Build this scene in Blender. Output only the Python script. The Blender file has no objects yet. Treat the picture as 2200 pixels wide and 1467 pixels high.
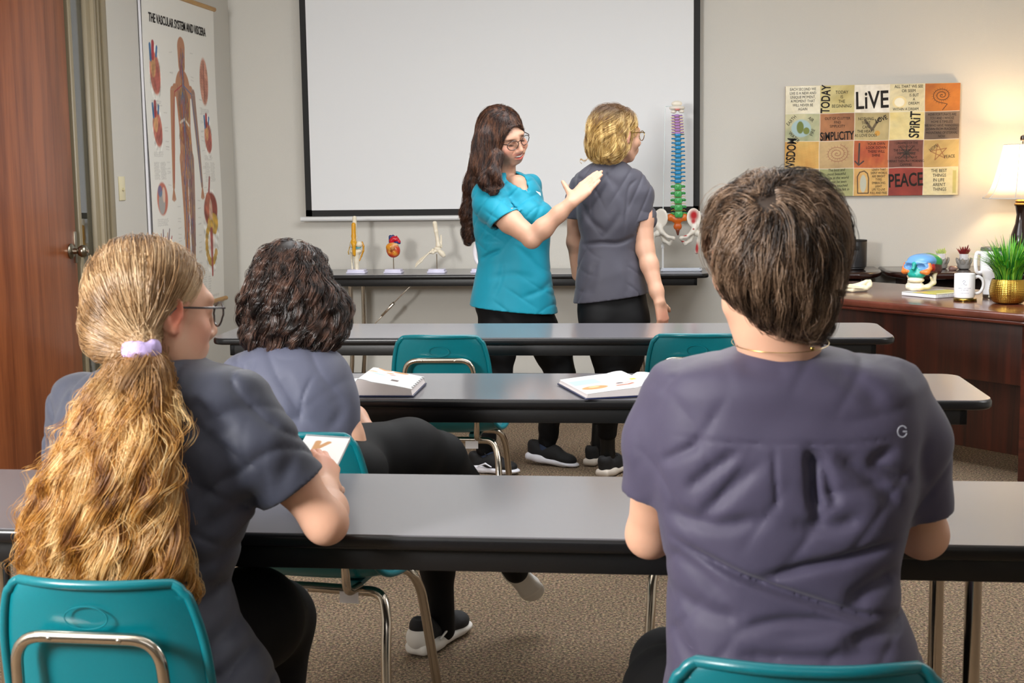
import bpy, bmesh, math, random
import numpy as np
from mathutils import Vector, Matrix
random.seed(7)
RNG = np.random.default_rng(7)
C = bpy.context.scene.collection
scene = bpy.context.scene

# ---------------------------------------------------------------- camera
F_PX, PITCH, ROLL, YAW, CAM_H = 2969.24, 0.12554, -0.01411, 0.11821, 1.33829
def _axes():
    cy, sy, cp, sp = math.cos(YAW), math.sin(YAW), math.cos(PITCH), math.sin(PITCH)
    f = np.array([-sy*cp, cy*cp, -sp]); r = np.array([cy, sy, 0.0]); u = np.cross(r, f)
    r2 = r*math.cos(ROLL)+u*math.sin(ROLL); u2 = -r*math.sin(ROLL)+u*math.cos(ROLL)
    return r2, u2, f
RX, UX, FX = _axes()
CAM = np.array([0, 0, CAM_H])
cam_data = bpy.data.cameras.new('camera'); cam = bpy.data.objects.new('camera', cam_data); C.objects.link(cam)
cam_data.sensor_width = 36.0; cam_data.lens = F_PX/2200*36
m = Matrix.Identity(4)
for i in range(3):
    m[i][0] = RX[i]; m[i][1] = UX[i]; m[i][2] = -FX[i]; m[i][3] = CAM[i]
cam.matrix_world = m
cam_data.clip_start = 0.05
cam_data.dof.use_dof = True; cam_data.dof.focus_distance = 6.4; cam_data.dof.aperture_fstop = 16.0
scene.camera = cam
def _ray(u, v): return FX*F_PX+RX*(u-1100)-UX*(v-733.5)
def at(u, v, Y): d = _ray(u, v); return CAM+d*(Y/d[1])          # point of the room at depth Y
def atz(u, v, z): d = _ray(u, v); return CAM+d*((z-CAM_H)/d[2])  # point of the room at height z
def atx(u, v, x): d = _ray(u, v); return CAM+d*(x/d[0])

# ---------------------------------------------------------------- light, exposure
scene.view_settings.view_transform = 'Standard'; scene.view_settings.look = 'None'
scene.view_settings.exposure = 0.0; scene.view_settings.gamma = 1.0
scene.view_settings.use_curve_mapping = False
w = bpy.data.worlds.new('world'); scene.world = w; w.use_nodes = True
w.node_tree.nodes['Background'].inputs[0].default_value = (0.9, 0.95, 1.0, 1); w.node_tree.nodes['Background'].inputs[1].default_value = 0.15
def area(name, loc, target, sx, sy, power, col=(1, 1, 1)):
    l = bpy.data.lights.new(name, 'AREA'); l.shape = 'RECTANGLE'; l.size = sx; l.size_y = sy; l.energy = power; l.color = col
    o = bpy.data.objects.new(name, l); C.objects.link(o); o.location = loc
    o.rotation_euler = (Vector(target)-Vector(loc)).to_track_quat('-Z', 'Y').to_euler(); return o
area('softbox_light', (-2.45, 0.15, 1.92), (-0.2, 6, 0.9), 0.75, 0.75, 225, (1.0, 0.985, 0.97))
area('ceiling_light_front', (0.0, 5.2, 2.68), (0.0, 5.25, 0), 2.6, 1.4, 100, (0.97, 0.985, 1.0))
area('ceiling_light_middle', (-0.3, 2.6, 2.68), (-0.3, 2.6, 0), 2.4, 1.2, 14, (0.96, 0.98, 1.0))
area('fill_light_right', (2.2, 3.6, 2.6), (-1.6, 5.6, 0.6), 0.8, 1.6, 42, (0.98, 0.99, 1.0))  # added fill panel high on the right, brightens the left wall
area('ceiling_light_rear', (0.0, -1.2, 2.6), (-0.2, 6.0, 0.8), 2.4, 1.2, 16, (0.98, 0.99, 1.0))

# ---------------------------------------------------------------- materials
def newmat(name):
    m = bpy.data.materials.new(name); m.use_nodes = True
    return m, m.node_tree.nodes, m.node_tree.links, m.node_tree.nodes['Principled BSDF']
def hexc(h):
    h = h.lstrip('#'); c = [int(h[i:i+2], 16)/255 for i in (0, 2, 4)]
    return tuple(((x+0.055)/1.055)**2.4 if x > 0.04045 else x/12.92 for x in c)
def mat(name, col, rough=0.5, metal=0.0, spec=0.5, bump=0.0, bscale=200.0, coat=0.0, sss=0.0, sheen=0.0, var=0.0, vscale=8.0, trans=0.0, attr=None):
    m, N, L, P = newmat(name)
    if isinstance(col, str): col = hexc(col)
    P.inputs['Base Color'].default_value = (*col, 1); P.inputs['Roughness'].default_value = rough
    P.inputs['Metallic'].default_value = metal; P.inputs['Specular IOR Level'].default_value = spec
    P.inputs['Coat Weight'].default_value = coat; P.inputs['Coat Roughness'].default_value = 0.1
    P.inputs['Transmission Weight'].default_value = trans
    if sheen: P.inputs['Sheen Weight'].default_value = sheen; P.inputs['Sheen Roughness'].default_value = 0.5
    if sss:
        P.inputs['Subsurface Weight'].default_value = sss; P.inputs['Subsurface Radius'].default_value = (1.0, 0.35, 0.2); P.inputs['Subsurface Scale'].default_value = 0.012
    tc = N.new('ShaderNodeTexCoord')
    src = None
    if attr:
        a = N.new('ShaderNodeAttribute'); a.attribute_name = attr; src = a.outputs['Color']
        L.new(src, P.inputs['Base Color'])
    if var:
        n = N.new('ShaderNodeTexNoise'); n.inputs['Scale'].default_value = vscale; n.inputs['Detail'].default_value = 4
        L.new(tc.outputs['Object'], n.inputs['Vector'])
        mx = N.new('ShaderNodeMix'); mx.data_type = 'RGBA'; mx.blend_type = 'MULTIPLY'
        mr = N.new('ShaderNodeMapRange'); mr.inputs['To Min'].default_value = 1-var; mr.inputs['To Max'].default_value = 1+var*0.3
        L.new(n.outputs['Fac'], mr.inputs['Value'])
        mx.inputs[0].default_value = 1.0
        if src: L.new(src, mx.inputs[6])
        else: mx.inputs[6].default_value = (*col, 1)
        cb = N.new('ShaderNodeCombineColor')
        for i in range(3): L.new(mr.outputs[0], cb.inputs[i])
        L.new(cb.outputs[0], mx.inputs[7]); L.new(mx.outputs[2], P.inputs['Base Color'])
    if bump:
        n = N.new('ShaderNodeTexNoise'); n.inputs['Scale'].default_value = bscale; n.inputs['Detail'].default_value = 3
        L.new(tc.outputs['Object'], n.inputs['Vector'])
        b = N.new('ShaderNodeBump'); b.inputs['Strength'].default_value = bump; b.inputs['Distance'].default_value = 0.004
        L.new(n.outputs['Fac'], b.inputs['Height']); L.new(b.outputs[0], P.inputs['Normal'])
    return m
def wood(name, c1, c2, scale=(30, 30, 1.5), rough=0.35, coat=0.3, dist=3.0):
    m, N, L, P = newmat(name)
    tc = N.new('ShaderNodeTexCoord'); mp = N.new('ShaderNodeMapping'); mp.inputs['Scale'].default_value = scale
    L.new(tc.outputs['Object'], mp.inputs['Vector'])
    n = N.new('ShaderNodeTexNoise'); n.inputs['Scale'].default_value = 1.0; n.inputs['Detail'].default_value = 6; n.inputs['Distortion'].default_value = dist*0.2
    L.new(mp.outputs[0], n.inputs['Vector'])
    n2 = N.new('ShaderNodeTexNoise'); n2.inputs['Scale'].default_value = 7.0; n2.inputs['Detail'].default_value = 3
    L.new(mp.outputs[0], n2.inputs['Vector'])
    ad = N.new('ShaderNodeMath'); ad.operation = 'MULTIPLY_ADD'; ad.inputs[1].default_value = 0.35; L.new(n2.outputs['Fac'], ad.inputs[0]); L.new(n.outputs['Fac'], ad.inputs[2])
    cr = N.new('ShaderNodeValToRGB'); cr.color_ramp.elements[0].position = 0.5; cr.color_ramp.elements[1].position = 0.85
    cr.color_ramp.elements[0].color = (*hexc(c1), 1); cr.color_ramp.elements[1].color = (*hexc(c2), 1)
    L.new(ad.outputs[0], cr.inputs[0]); L.new(cr.outputs[0], P.inputs['Base Color'])
    P.inputs['Roughness'].default_value = rough; P.inputs['Coat Weight'].default_value = coat; P.inputs['Coat Roughness'].default_value = 0.15
    return m
M = {}
M['wall'] = mat('wall_paint', '#d0cdc5', 0.75, bump=0.15, bscale=300)
M['ceiling'] = mat('ceiling_paint', '#dcdad4', 0.9)
M['laminate'] = mat('grey_laminate', '#6f6e73', 0.3, spec=0.6, var=0.03, vscale=60, coat=.6)
M['laminate'].node_tree.nodes['Principled BSDF'].inputs['Coat IOR'].default_value = 1.65; M['laminate'].node_tree.nodes['Principled BSDF'].inputs['Coat Roughness'].default_value = .12
M['black_edge'] = mat('black_plastic_edge', '#0c0c0f', 0.3, bump=0.03, bscale=60)
M['apron'] = mat('black_apron', '#08080a', 0.4, bump=0.05, bscale=80)
M['chrome'] = mat('chrome', '#c9bfb2', 0.16, metal=1.0)
M['dull_metal'] = mat('dull_steel', '#8e8778', 0.28, metal=1.0)
M['teal_plastic'] = mat('teal_plastic', '#00656f', 0.3, spec=0.5, bump=0.04, bscale=500)
M['screen'] = mat('matte_white_screen', '#e6e8ea', 0.85)
M['black_border'] = mat('screen_black_border', '#151515', 0.7)
M['white_metal'] = mat('white_enamel', '#dfe0e0', 0.4)
M['door'] = wood('door_wood', '#6e3414', '#96522a', (16, 16, 0.9), 0.4, 0.2)
M['mahogany'] = wood('mahogany', '#32110a', '#502014', (3, 3, 26), 0.3, 0.3)
M['mahogany_v'] = wood('mahogany_vertical', '#240c06', '#471a0d', (18, 18, 0.8), 0.35, 0.3)
M['mahogany_top'] = wood('mahogany_top', '#4a2318', '#663528', (4, 22, 4), 0.25, 0.4)
M['espresso'] = wood('espresso_wood', '#1c0d0b', '#331914', (4, 22, 4), 0.2, 0.5)
M['frame_paint'] = mat('khaki_frame_paint', '#8b7f66', 0.38)
M['rubber'] = mat('black_rubber', '#0a0a0a', 0.7)
M['hall'] = mat('dark_hall', '#2a2a2c', 0.8)
M['white_plastic'] = mat('white_plastic', '#e9e8ee', 0.3)
M['lilac_plastic'] = mat('lilac_white_plastic', '#dcdaf0', 0.3)
M['ivory'] = mat('ivory_plastic', '#e3d9b4', 0.4)
M['black_plastic'] = mat('black_plastic', '#1a1a1d', 0.4)
M['brass'] = mat('brass', '#a98f4e', 0.25, metal=1.0)
M['ceramic'] = mat('white_ceramic', '#efeff2', 0.12, spec=0.6)
M['ink'] = mat('black_ink', '#1c1512', 0.8)
M['grey_ink'] = mat('grey_ink', '#7b8296', 0.7)
M['vcol'] = mat('painted_print', (1, 1, 1), 0.6, attr='Col')
M['vplastic'] = mat('moulded_plastic', (1, 1, 1), 0.32, attr='Col', spec=0.5)
M['vgloss'] = mat('painted_gloss', (1, 1, 1), 0.25, attr='Col')
def carpet():
    m, N, L, P = newmat('carpet_pile')
    tc = N.new('ShaderNodeTexCoord')
    n = N.new('ShaderNodeTexNoise'); n.inputs['Scale'].default_value = 120; n.inputs['Detail'].default_value = 4; n.inputs['Roughness'].default_value = 0.8
    L.new(tc.outputs['Object'], n.inputs['Vector'])
    v = N.new('ShaderNodeTexVoronoi'); v.inputs['Scale'].default_value = 210; L.new(tc.outputs['Object'], v.inputs['Vector'])
    cr = N.new('ShaderNodeValToRGB'); e = cr.color_ramp.elements
    e[0].position = 0.36; e[0].color = (*hexc('#261c12'), 1); e[1].position = 0.66; e[1].color = (*hexc('#c9ab84'), 1)
    x = e.new(0.5); x.color = (*hexc('#735e47'), 1)
    L.new(n.outputs['Fac'], cr.inputs[0])
    mx = N.new('ShaderNodeMix'); mx.data_type = 'RGBA'; mx.blend_type = 'OVERLAY'; mx.inputs[0].default_value = 0.14
    L.new(cr.outputs[0], mx.inputs[6]); L.new(v.outputs['Color'], mx.inputs[7])
    hs = N.new('ShaderNodeHueSaturation'); hs.inputs['Saturation'].default_value = 0.9; L.new(mx.outputs[2], hs.inputs['Color'])
    L.new(hs.outputs[0], P.inputs['Base Color']); P.inputs['Roughness'].default_value = 0.95
    b = N.new('ShaderNodeBump'); b.inputs['Strength'].default_value = 0.9; b.inputs['Distance'].default_value = 0.006
    L.new(n.outputs['Fac'], b.inputs['Height']); L.new(b.outputs[0], P.inputs['Normal'])
    return m
M['carpet'] = carpet()

# ---------------------------------------------------------------- mesh helpers
def tag(o, label=None, cat=None, group=None, kind=None):
    if label: o['label'] = label
    if cat: o['category'] = cat
    if group: o['group'] = group
    if kind: o['kind'] = kind
    return o
def empty(name, loc=(0, 0, 0), rz=0.0, label=None, cat=None, group=None, kind=None):
    o = bpy.data.objects.new(name, None); C.objects.link(o); o.empty_display_size = 0.05
    o.location = loc; o.rotation_euler = (0, 0, rz); return tag(o, label, cat, group, kind)
def link(name, me, material, parent=None):
    o = bpy.data.objects.new(name, me); C.objects.link(o)
    if material is not None:
        for mm in (material if isinstance(material, (list, tuple)) else [material]): me.materials.append(mm)
    if parent is not None: o.parent = parent
    return o
def raw(name, V, Fc, material, parent=None, smooth=True, colors=None, flip=False):
    me = bpy.data.meshes.new(name); V = np.asarray(V, np.float32)
    if isinstance(Fc, np.ndarray):
        n, k = Fc.shape; me.vertices.add(len(V)); me.vertices.foreach_set('co', V.ravel())
        me.loops.add(n*k); me.loops.foreach_set('vertex_index', Fc.astype(np.int32).ravel())
        me.polygons.add(n); me.polygons.foreach_set('loop_start', np.arange(0, n*k, k, dtype=np.int32))
        me.update(calc_edges=True)
    else:
        me.from_pydata([tuple(map(float, v)) for v in V], [], Fc)
    if smooth: me.polygons.foreach_set('use_smooth', np.ones(len(me.polygons), bool))
    if colors is not None:
        a = me.color_attributes.new('Col', 'FLOAT_COLOR', 'POINT')
        c4 = np.ones((len(V), 4), np.float32); c4[:, :3] = colors; a.data.foreach_set('color', c4.ravel())
    me.validate(); me.update()
    return link(name, me, material, parent)
class B:
    """collects shapes and links them as one mesh"""
    def __init__(s): s.bm = bmesh.new()
    def box(s, lo, hi, bev=0.0, M4=None, seg=2):
        lo = Vector(lo); hi = Vector(hi); t = bmesh.new()
        bmesh.ops.create_cube(t, size=1.0)
        for v in t.verts: v.co = Vector(((v.co[i]+0.5)*(hi[i]-lo[i])+lo[i] for i in range(3)))
        if bev > 0: bmesh.ops.bevel(t, geom=t.edges[:], offset=bev, segments=seg, profile=0.5, affect='EDGES')
        return s.add(t, M4)
    def add(s, t, M4=None):
        if M4 is not None: bmesh.ops.transform(t, matrix=M4, verts=t.verts)
        me = bpy.data.meshes.new('t'); t.to_mesh(me); t.free(); s.bm.from_mesh(me); bpy.data.meshes.remove(me); return s
    def tube(s, pts, r, n=12, closed=False, caps=True):
        pts = [Vector(p) for p in pts]; N = len(pts); rr = r if isinstance(r, (list, tuple, np.ndarray)) else [r]*N
        t = bmesh.new(); rings = []; prev = None
        for i, p in enumerate(pts):
            a = pts[(i-1) % N] if (closed or i > 0) else p; b = pts[(i+1) % N] if (closed or i < N-1) else p
            d = (b-a).normalized() if (b-a).length > 1e-9 else Vector((0, 0, 1))
            if prev is None:
                u = d.orthogonal().normalized()
            else:
                u = prev-d*prev.dot(d); u = u.normalized() if u.length > 1e-6 else d.orthogonal().normalized()
            prev = u; w_ = d.cross(u)
            rings.append([t.verts.new(p+(u*math.cos(2*math.pi*k/n)+w_*math.sin(2*math.pi*k/n))*rr[i]) for k in range(n)])
        for i in range(N if closed else N-1):
            A = rings[i]; Bq = rings[(i+1) % N]
            for k in range(n): t.faces.new((A[k], A[(k+1) % n], Bq[(k+1) % n], Bq[k]))
        if caps and not closed:
            t.faces.new(rings[0][::-1]); t.faces.new(rings[-1])
        return s.add(t)
    def lathe(s, prof, n=40, M4=None, cap=True):
        t = bmesh.new(); rings = []
        for (r, z) in prof: rings.append([t.verts.new((r*math.cos(2*math.pi*k/n), r*math.sin(2*math.pi*k/n), z)) for k in range(n)] if r > 1e-6 else [t.verts.new((0, 0, z))])
        for A, Bq in zip(rings, rings[1:]):
            for k in range(n):
                if len(A) == 1 and len(Bq) == 1: continue
                if len(A) == 1: t.faces.new((A[0], Bq[k], Bq[(k+1) % n]))
                elif len(Bq) == 1: t.faces.new((A[k], A[(k+1) % n], Bq[0]))
                else: t.faces.new((A[k], A[(k+1) % n], Bq[(k+1) % n], Bq[k]))
        if cap:
            if len(rings[0]) > 1: t.faces.new(rings[0][::-1])
            if len(rings[-1]) > 1: t.faces.new(rings[-1])
        bmesh.ops.recalc_face_normals(t, faces=t.faces[:])
        return s.add(t, M4)
    def prism(s, outline, z0, z1, bev=0.0, M4=None, seg=3):
        t = bmesh.new(); vs = [t.verts.new((x, y, z0)) for x, y in outline]; f = t.faces.new(vs)
        r = bmesh.ops.extrude_face_region(t, geom=[f]); 
        for v in [g for g in r['geom'] if isinstance(g, bmesh.types.BMVert)]: v.co.z = z1
        bmesh.ops.recalc_face_normals(t, faces=t.faces[:])
        if bev > 0:
            ed = [e for e in t.edges if abs(e.verts[0].co.z-e.verts[1].co.z) < 1e-6]
            bmesh.ops.bevel(t, geom=ed, offset=bev, segments=seg, profile=0.5, affect='EDGES')
        return s.add(t, M4)
    def ball(s, c, r, sub=3, sc=(1, 1, 1)):
        t = bmesh.new(); bmesh.ops.create_icosphere(t, subdivisions=sub, radius=r)
        return s.add(t, Matrix.Translation(Vector(c)) @ Matrix.Diagonal((*sc, 1)))
    def build(s, name, material, parent=None, smooth=True, angle=0.7):
        me = bpy.data.meshes.new(name); s.bm.to_mesh(me); s.bm.free()
        if smooth:
            me.polygons.foreach_set('use_smooth', np.ones(len(me.polygons), bool))
            me.set_sharp_from_angle(angle=angle)
        return link(name, me, material, parent)
def rrect(x0, y0, x1, y1, r, n=6):
    out = []
    for cx, cy, a0 in ((x1-r, y1-r, 0), (x0+r, y1-r, 90), (x0+r, y0+r, 180), (x1-r, y0+r, 270)):
        for k in range(n+1):
            a = math.radians(a0+90*k/n); out.append((cx+r*math.cos(a), cy+r*math.sin(a)))
    return out
def smooth_path(pts, n=8, closed=False):
    P = [np.asarray(p, float) for p in pts]; N = len(P); out = []
    for i in range(N if closed else N-1):
        p0 = P[(i-1) % N] if (closed or i > 0) else 2*P[0]-P[1]; p1 = P[i]; p2 = P[(i+1) % N]
        p3 = P[(i+2) % N] if (closed or i < N-2) else 2*P[-1]-P[-2]
        for k in range(n):
            t = k/n; out.append(0.5*((2*p1)+(-p0+p2)*t+(2*p0-5*p1+4*p2-p3)*t*t+(-p0+3*p1-3*p2+p3)*t**3))
    if not closed: out.append(P[-1])
    return out
def fillet(pts, r, n=6):
    P = [Vector(p) for p in pts]; out = [P[0]]
    for a, b, c in zip(P, P[1:], P[2:]):
        d1 = (a-b); d2 = (c-b); q = min(r, d1.length*0.49, d2.length*0.49)
        s = b+d1.normalized()*q; e = b+d2.normalized()*q
        for k in range(n+1):
            t = k/n; out.append(s*(1-t)**2+b*2*t*(1-t)+e*t*t)
    out.append(P[-1]); return out
def text(name, body, size, M4, material, parent, ext=0.0006, shear=0.0, font=None, align='CENTER', space=1.0, sx=1.0, bold=0.0, line=1.0):
    cu = bpy.data.curves.new(name, 'FONT'); cu.body = body; cu.size = size; cu.align_x = align; cu.align_y = 'CENTER'
    cu.extrude = ext; cu.shear = shear; cu.space_character = space; cu.offset = bold; cu.space_line = line
    cu.resolution_u = 3
    o = bpy.data.objects.new(name, cu); C.objects.link(o); cu.materials.append(material)
    if parent: o.parent = parent
    o.matrix_basis = M4 @ Matrix.Diagonal((sx, 1, 1, 1)); return o
def frame4(o, x, y):
    """matrix with local x, y axes at an origin, z = x cross y"""
    x = Vector(x).normalized(); y = Vector(y).normalized(); z = x.cross(y)
    m = Matrix.Identity(4)
    for i in range(3): m[i][0] = x[i]; m[i][1] = y[i]; m[i][2] = z[i]; m[i][3] = o[i]
    return m
def copy_tree(o, parent=None):
    c = o.copy(); C.objects.link(c)
    if parent is not None: c.parent = parent
    for ch in o.children: copy_tree(ch, c)
    return c

# ---------------------------------------------------------------- sculpting: signed distance field -> one mesh
def _np(v): return np.asarray(v, np.float64)
class Sculpt:
    """tapered limbs and ellipsoids merged smoothly into one continuous surface"""
    def __init__(s, vox=0.005): s.vox = vox; s.P = []; s.cols = []; s.mods = []
    def _a(s, kind, data, k, op, col, lo, hi): s.P.append((kind, data, k, op, None if col is None else np.array(hexc(col) if isinstance(col, str) else col), _np(lo), _np(hi))); return s
    def cone(s, a, b, ra, rb=None, k=0.02, op='+', col=None):
        a = _np(a); b = _np(b); rb = ra if rb is None else rb; m_ = max(ra, rb)
        return s._a('c', (a, b, ra, rb), k, op, col, np.minimum(a, b)-m_, np.maximum(a, b)+m_)
    def chain(s, pts, rs, k=0.02, op='+', col=None):
        for i in range(len(pts)-1): s.cone(pts[i], pts[i+1], rs[i], rs[i+1], k, op, col)
        return s
    def ell(s, c, r, R=None, k=0.02, op='+', col=None):
        c = _np(c); r = _np(r) if np.ndim(r) else np.array([r]*3, float); R = np.eye(3) if R is None else _np(R)
        e = np.sqrt(((R.T*r)**2).sum(1)) if False else np.sqrt((((R*r[None, :]))**2).sum(1))
        return s._a('e', (c, r, R), k, op, col, c-e, c+e)
    def box(s, c, h, R=None, rnd=0.0, k=0.01, op='+', col=None):
        c = _np(c); h = _np(h); R = np.eye(3) if R is None else _np(R); e = np.abs(R)@h
        return s._a('b', (c, h, R, rnd), k, op, col, c-e, c+e)
    def loft(s, secs, yaw=0.0, p=2.2, k=0.02, op='+', col=None):
        """secs: (centre xyz, half width, half depth) ordered by height; width runs along yaw"""
        secs = sorted(secs, key=lambda q: q[0][2])
        cs = _np([q[0] for q in secs]); ab = _np([[q[1], q[2]] for q in secs]); mm = ab.max()
        return s._a('l', (cs, ab, yaw, p), k, op, col, cs.min(0)-[mm, mm, 0], cs.max(0)+[mm, mm, 0])
    def half(s, c, n, op='cut', k=0.0, lo=None, hi=None):
        """cuts away the side the normal points to, inside the box lo..hi"""
        return s._a('h', (_np(c), _np(n)/np.linalg.norm(n)), k, op, None, _np(lo), _np(hi))
    def mod(s, fn): s.mods.append(fn); return s
    @staticmethod
    def ev(kind, D, X, Y, Z):
        if kind == 'c':
            a, b, ra, rb = D; ba = b-a; l2 = ba@ba
            px = X-a[0]; py = Y-a[1]; pz = Z-a[2]
            if l2 < 1e-12: return np.sqrt(px*px+py*py+pz*pz)-max(ra, rb)
            t = np.clip((px*ba[0]+py*ba[1]+pz*ba[2])/l2, 0, 1)
            return np.sqrt((px-ba[0]*t)**2+(py-ba[1]*t)**2+(pz-ba[2]*t)**2)-(ra+(rb-ra)*t)
        if kind == 'e':
            c, r, R = D; px = X-c[0]; py = Y-c[1]; pz = Z-c[2]
            q = [(px*R[0, i]+py*R[1, i]+pz*R[2, i]) for i in range(3)]
            k0 = np.sqrt(sum((q[i]/r[i])**2 for i in range(3))); k1 = np.sqrt(sum((q[i]/r[i]**2)**2 for i in range(3)))
            return k0*(k0-1)/np.maximum(k1, 1e-6)
        if kind == 'b':
            c, h, R, rd = D; px = X-c[0]; py = Y-c[1]; pz = Z-c[2]
            q = [np.abs(px*R[0, i]+py*R[1, i]+pz*R[2, i])-(h[i]-rd) for i in range(3)]
            return np.sqrt(sum(np.maximum(v, 0)**2 for v in q))+np.minimum(np.maximum(np.maximum(q[0], q[1]), q[2]), 0)-rd
        if kind == 'l':
            cs, ab, yaw, p = D; zz = np.clip(Z, cs[0, 2], cs[-1, 2]); z1 = zz[0, 0, :] if zz.ndim == 3 else zz
            def ci(v):   # smooth monotone-ish interpolation over height
                zs = cs[:, 2]; i = np.clip(np.searchsorted(zs, z1)-1, 0, len(zs)-2); t = (z1-zs[i])/(zs[i+1]-zs[i])
                m_ = np.gradient(v, zs); h = zs[i+1]-zs[i]
                return (2*t**3-3*t**2+1)*v[i]+(t**3-2*t**2+t)*h*m_[i]+(-2*t**3+3*t**2)*v[i+1]+(t**3-t**2)*h*m_[i+1]
            cx = ci(cs[:, 0]); cy = ci(cs[:, 1]); a = np.maximum(ci(ab[:, 0]), 0.004); b = np.maximum(ci(ab[:, 1]), 0.004)
            px = X-cx; py = Y-cy; c_, s_ = math.cos(yaw), math.sin(yaw)
            u = px*c_+py*s_; v = -px*s_+py*c_
            k0 = (np.abs(u/a)**p+np.abs(v/b)**p)**(1/p)
            g = np.sqrt((u/a**2)**2+(v/b**2)**2); rad = np.sqrt((u/a)**2+(v/b)**2)
            d = (k0-1)*rad/np.maximum(g, 1e-6); d = np.where(k0 < 0.3, -(1-k0)*np.minimum(a, b), d)
            return np.maximum(d, np.maximum(cs[0, 2]-Z, Z-cs[-1, 2]))
        if kind == 'h':
            c, n = D; return (X-c[0])*n[0]+(Y-c[1])*n[1]+(Z-c[2])*n[2]
    def field(s, X, Y, Z, F, only=None):
        pass
    def mesh(s, name, material, parent=None, colors=False, smooth_it=0, base=(0.8, 0.8, 0.8), paint=None, cblend=0.004):
        v = s.vox; add = [q for q in s.P if q[3] == '+']
        add = add+[q for t_ in getattr(s, 'also', []) for q in t_.P]
        lo = np.min([q[5] for q in add], 0)-4*v; hi = np.max([q[6] for q in add], 0)+4*v
        n = np.ceil((hi-lo)/v).astype(int)+1
        gx, gy, gz = [lo[i]+v*np.arange(n[i]) for i in range(3)]
        Fd = np.full(n, 0.05, np.float32)
        for kind, D, k, op, col, a, b in s.P:
            mg = k+3*v
            i0 = np.clip(np.floor((a-mg-lo)/v).astype(int), 0, n); i1 = np.clip(np.ceil((b+mg-lo)/v).astype(int)+1, 0, n)
            if np.any(i1 <= i0): continue
            sl = tuple(slice(i0[j], i1[j]) for j in range(3))
            d = s.ev(kind, D, gx[sl[0]][:, None, None], gy[sl[1]][None, :, None], gz[sl[2]][None, None, :]).astype(np.float32)
            cur = Fd[sl]; d = np.broadcast_to(d, cur.shape)
            if op == '+':
                if k > 0:
                    h = np.maximum(k-np.abs(cur-d), 0)/k; Fd[sl] = np.minimum(cur, d)-h*h*k*0.25
                else: Fd[sl] = np.minimum(cur, d)
            elif op == '-':
                d = -d
                if k > 0:
                    h = np.maximum(k-np.abs(cur-d), 0)/k; Fd[sl] = np.maximum(cur, d)+h*h*k*0.25
                else: Fd[sl] = np.maximum(cur, d)
            elif op == 'cut': Fd[sl] = np.maximum(cur, d)
        for fn in s.mods: Fd = fn(Fd, gx, gy, gz, v)
        V, Q = surface_nets(Fd, lo, v)
        for _ in range(smooth_it): V = relax(V, Q)
        cols = None
        if colors:
            W = np.zeros(len(V)); Cc = np.zeros((len(V), 3))
            best = np.full(len(V), 1e9)
            ds = []
            pr = [q for q in s.P if q[3] == '+' and q[4] is not None]
            for kind, D, k, op, col, a, b in pr:
                d = s.ev(kind, D, V[:, 0], V[:, 1], V[:, 2]); ds.append(d); best = np.minimum(best, d)
            for d, q in zip(ds, pr):
                w_ = np.exp(-(d-best)/cblend); W += w_; Cc += w_[:, None]*q[4]
            cols = Cc/W[:, None] if len(pr) else np.tile(np.array(base), (len(V), 1))
        elif paint is not None: cols = np.tile(np.array(base, float), (len(V), 1))
        if paint is not None:
            for c, r, col, st in paint:
                cl = np.array(hexc(col) if isinstance(col, str) else col); r = _np(r) if np.ndim(r) else np.array([r]*3)
                d = np.sqrt((((V-_np(c))/r)**2).sum(1)); w_ = st*np.clip(1.4-d*0.9, 0, 1)[:, None]; w_ = w_*w_*(3-2*w_) if st >= 1 else w_
                cols = cols*(1-w_)+cl*w_
        return raw(name, V, Q, material, parent, True, cols)
def surface_nets(Fd, lo, v):
    I = Fd < 0; n = Fd.shape
    cnt = np.zeros([q-1 for q in n], np.uint8)
    offs = [(i, j, k) for i in (0, 1) for j in (0, 1) for k in (0, 1)]
    for (i, j, k) in offs: cnt += I[i:n[0]-1+i, j:n[1]-1+j, k:n[2]-1+k]
    act = np.argwhere((cnt > 0) & (cnt < 8)); vid = np.full(cnt.shape, -1, np.int32); vid[act[:, 0], act[:, 1], act[:, 2]] = np.arange(len(act))
    cv = np.stack([Fd[act[:, 0]+i, act[:, 1]+j, act[:, 2]+k] for (i, j, k) in offs], 1).astype(np.float64)
    O = np.array(offs, float); S_ = np.zeros((len(act), 3)); K = np.zeros(len(act))
    for a in range(8):
        for b in range(a+1, 8):
            if np.abs(O[a]-O[b]).sum() != 1: continue
            m_ = (cv[:, a] < 0) != (cv[:, b] < 0); t = np.where(m_, cv[:, a]/np.where(m_, cv[:, a]-cv[:, b], 1), 0)
            S_ += m_[:, None]*(O[a]+(O[b]-O[a])*t[:, None]); K += m_
    V = (act+S_/K[:, None])*v+lo
    Q = []
    for ax in range(3):
        u, w_ = (ax+1) % 3, (ax+2) % 3
        sa = [slice(None)]*3; sb = [slice(None)]*3; sa[ax] = slice(0, -1); sb[ax] = slice(1, None)
        A = I[tuple(sa)]; Bq = I[tuple(sb)]; e = np.argwhere(A != Bq)
        e = e[(e[:, u] > 0) & (e[:, w_] > 0) & (e[:, u] < n[u]-1) & (e[:, w_] < n[w_]-1)]
        if not len(e): continue
        def g(du, dw): c = e.copy(); c[:, u] -= du; c[:, w_] -= dw; return vid[c[:, 0], c[:, 1], c[:, 2]]
        q = np.stack([g(1, 1), g(0, 1), g(0, 0), g(1, 0)], 1); ins = A[e[:, 0], e[:, 1], e[:, 2]]
        q[~ins] = q[~ins][:, ::-1]; Q.append(q)
    Q = np.concatenate(Q); Q = Q[(Q >= 0).all(1)]
    return V, Q
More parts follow.
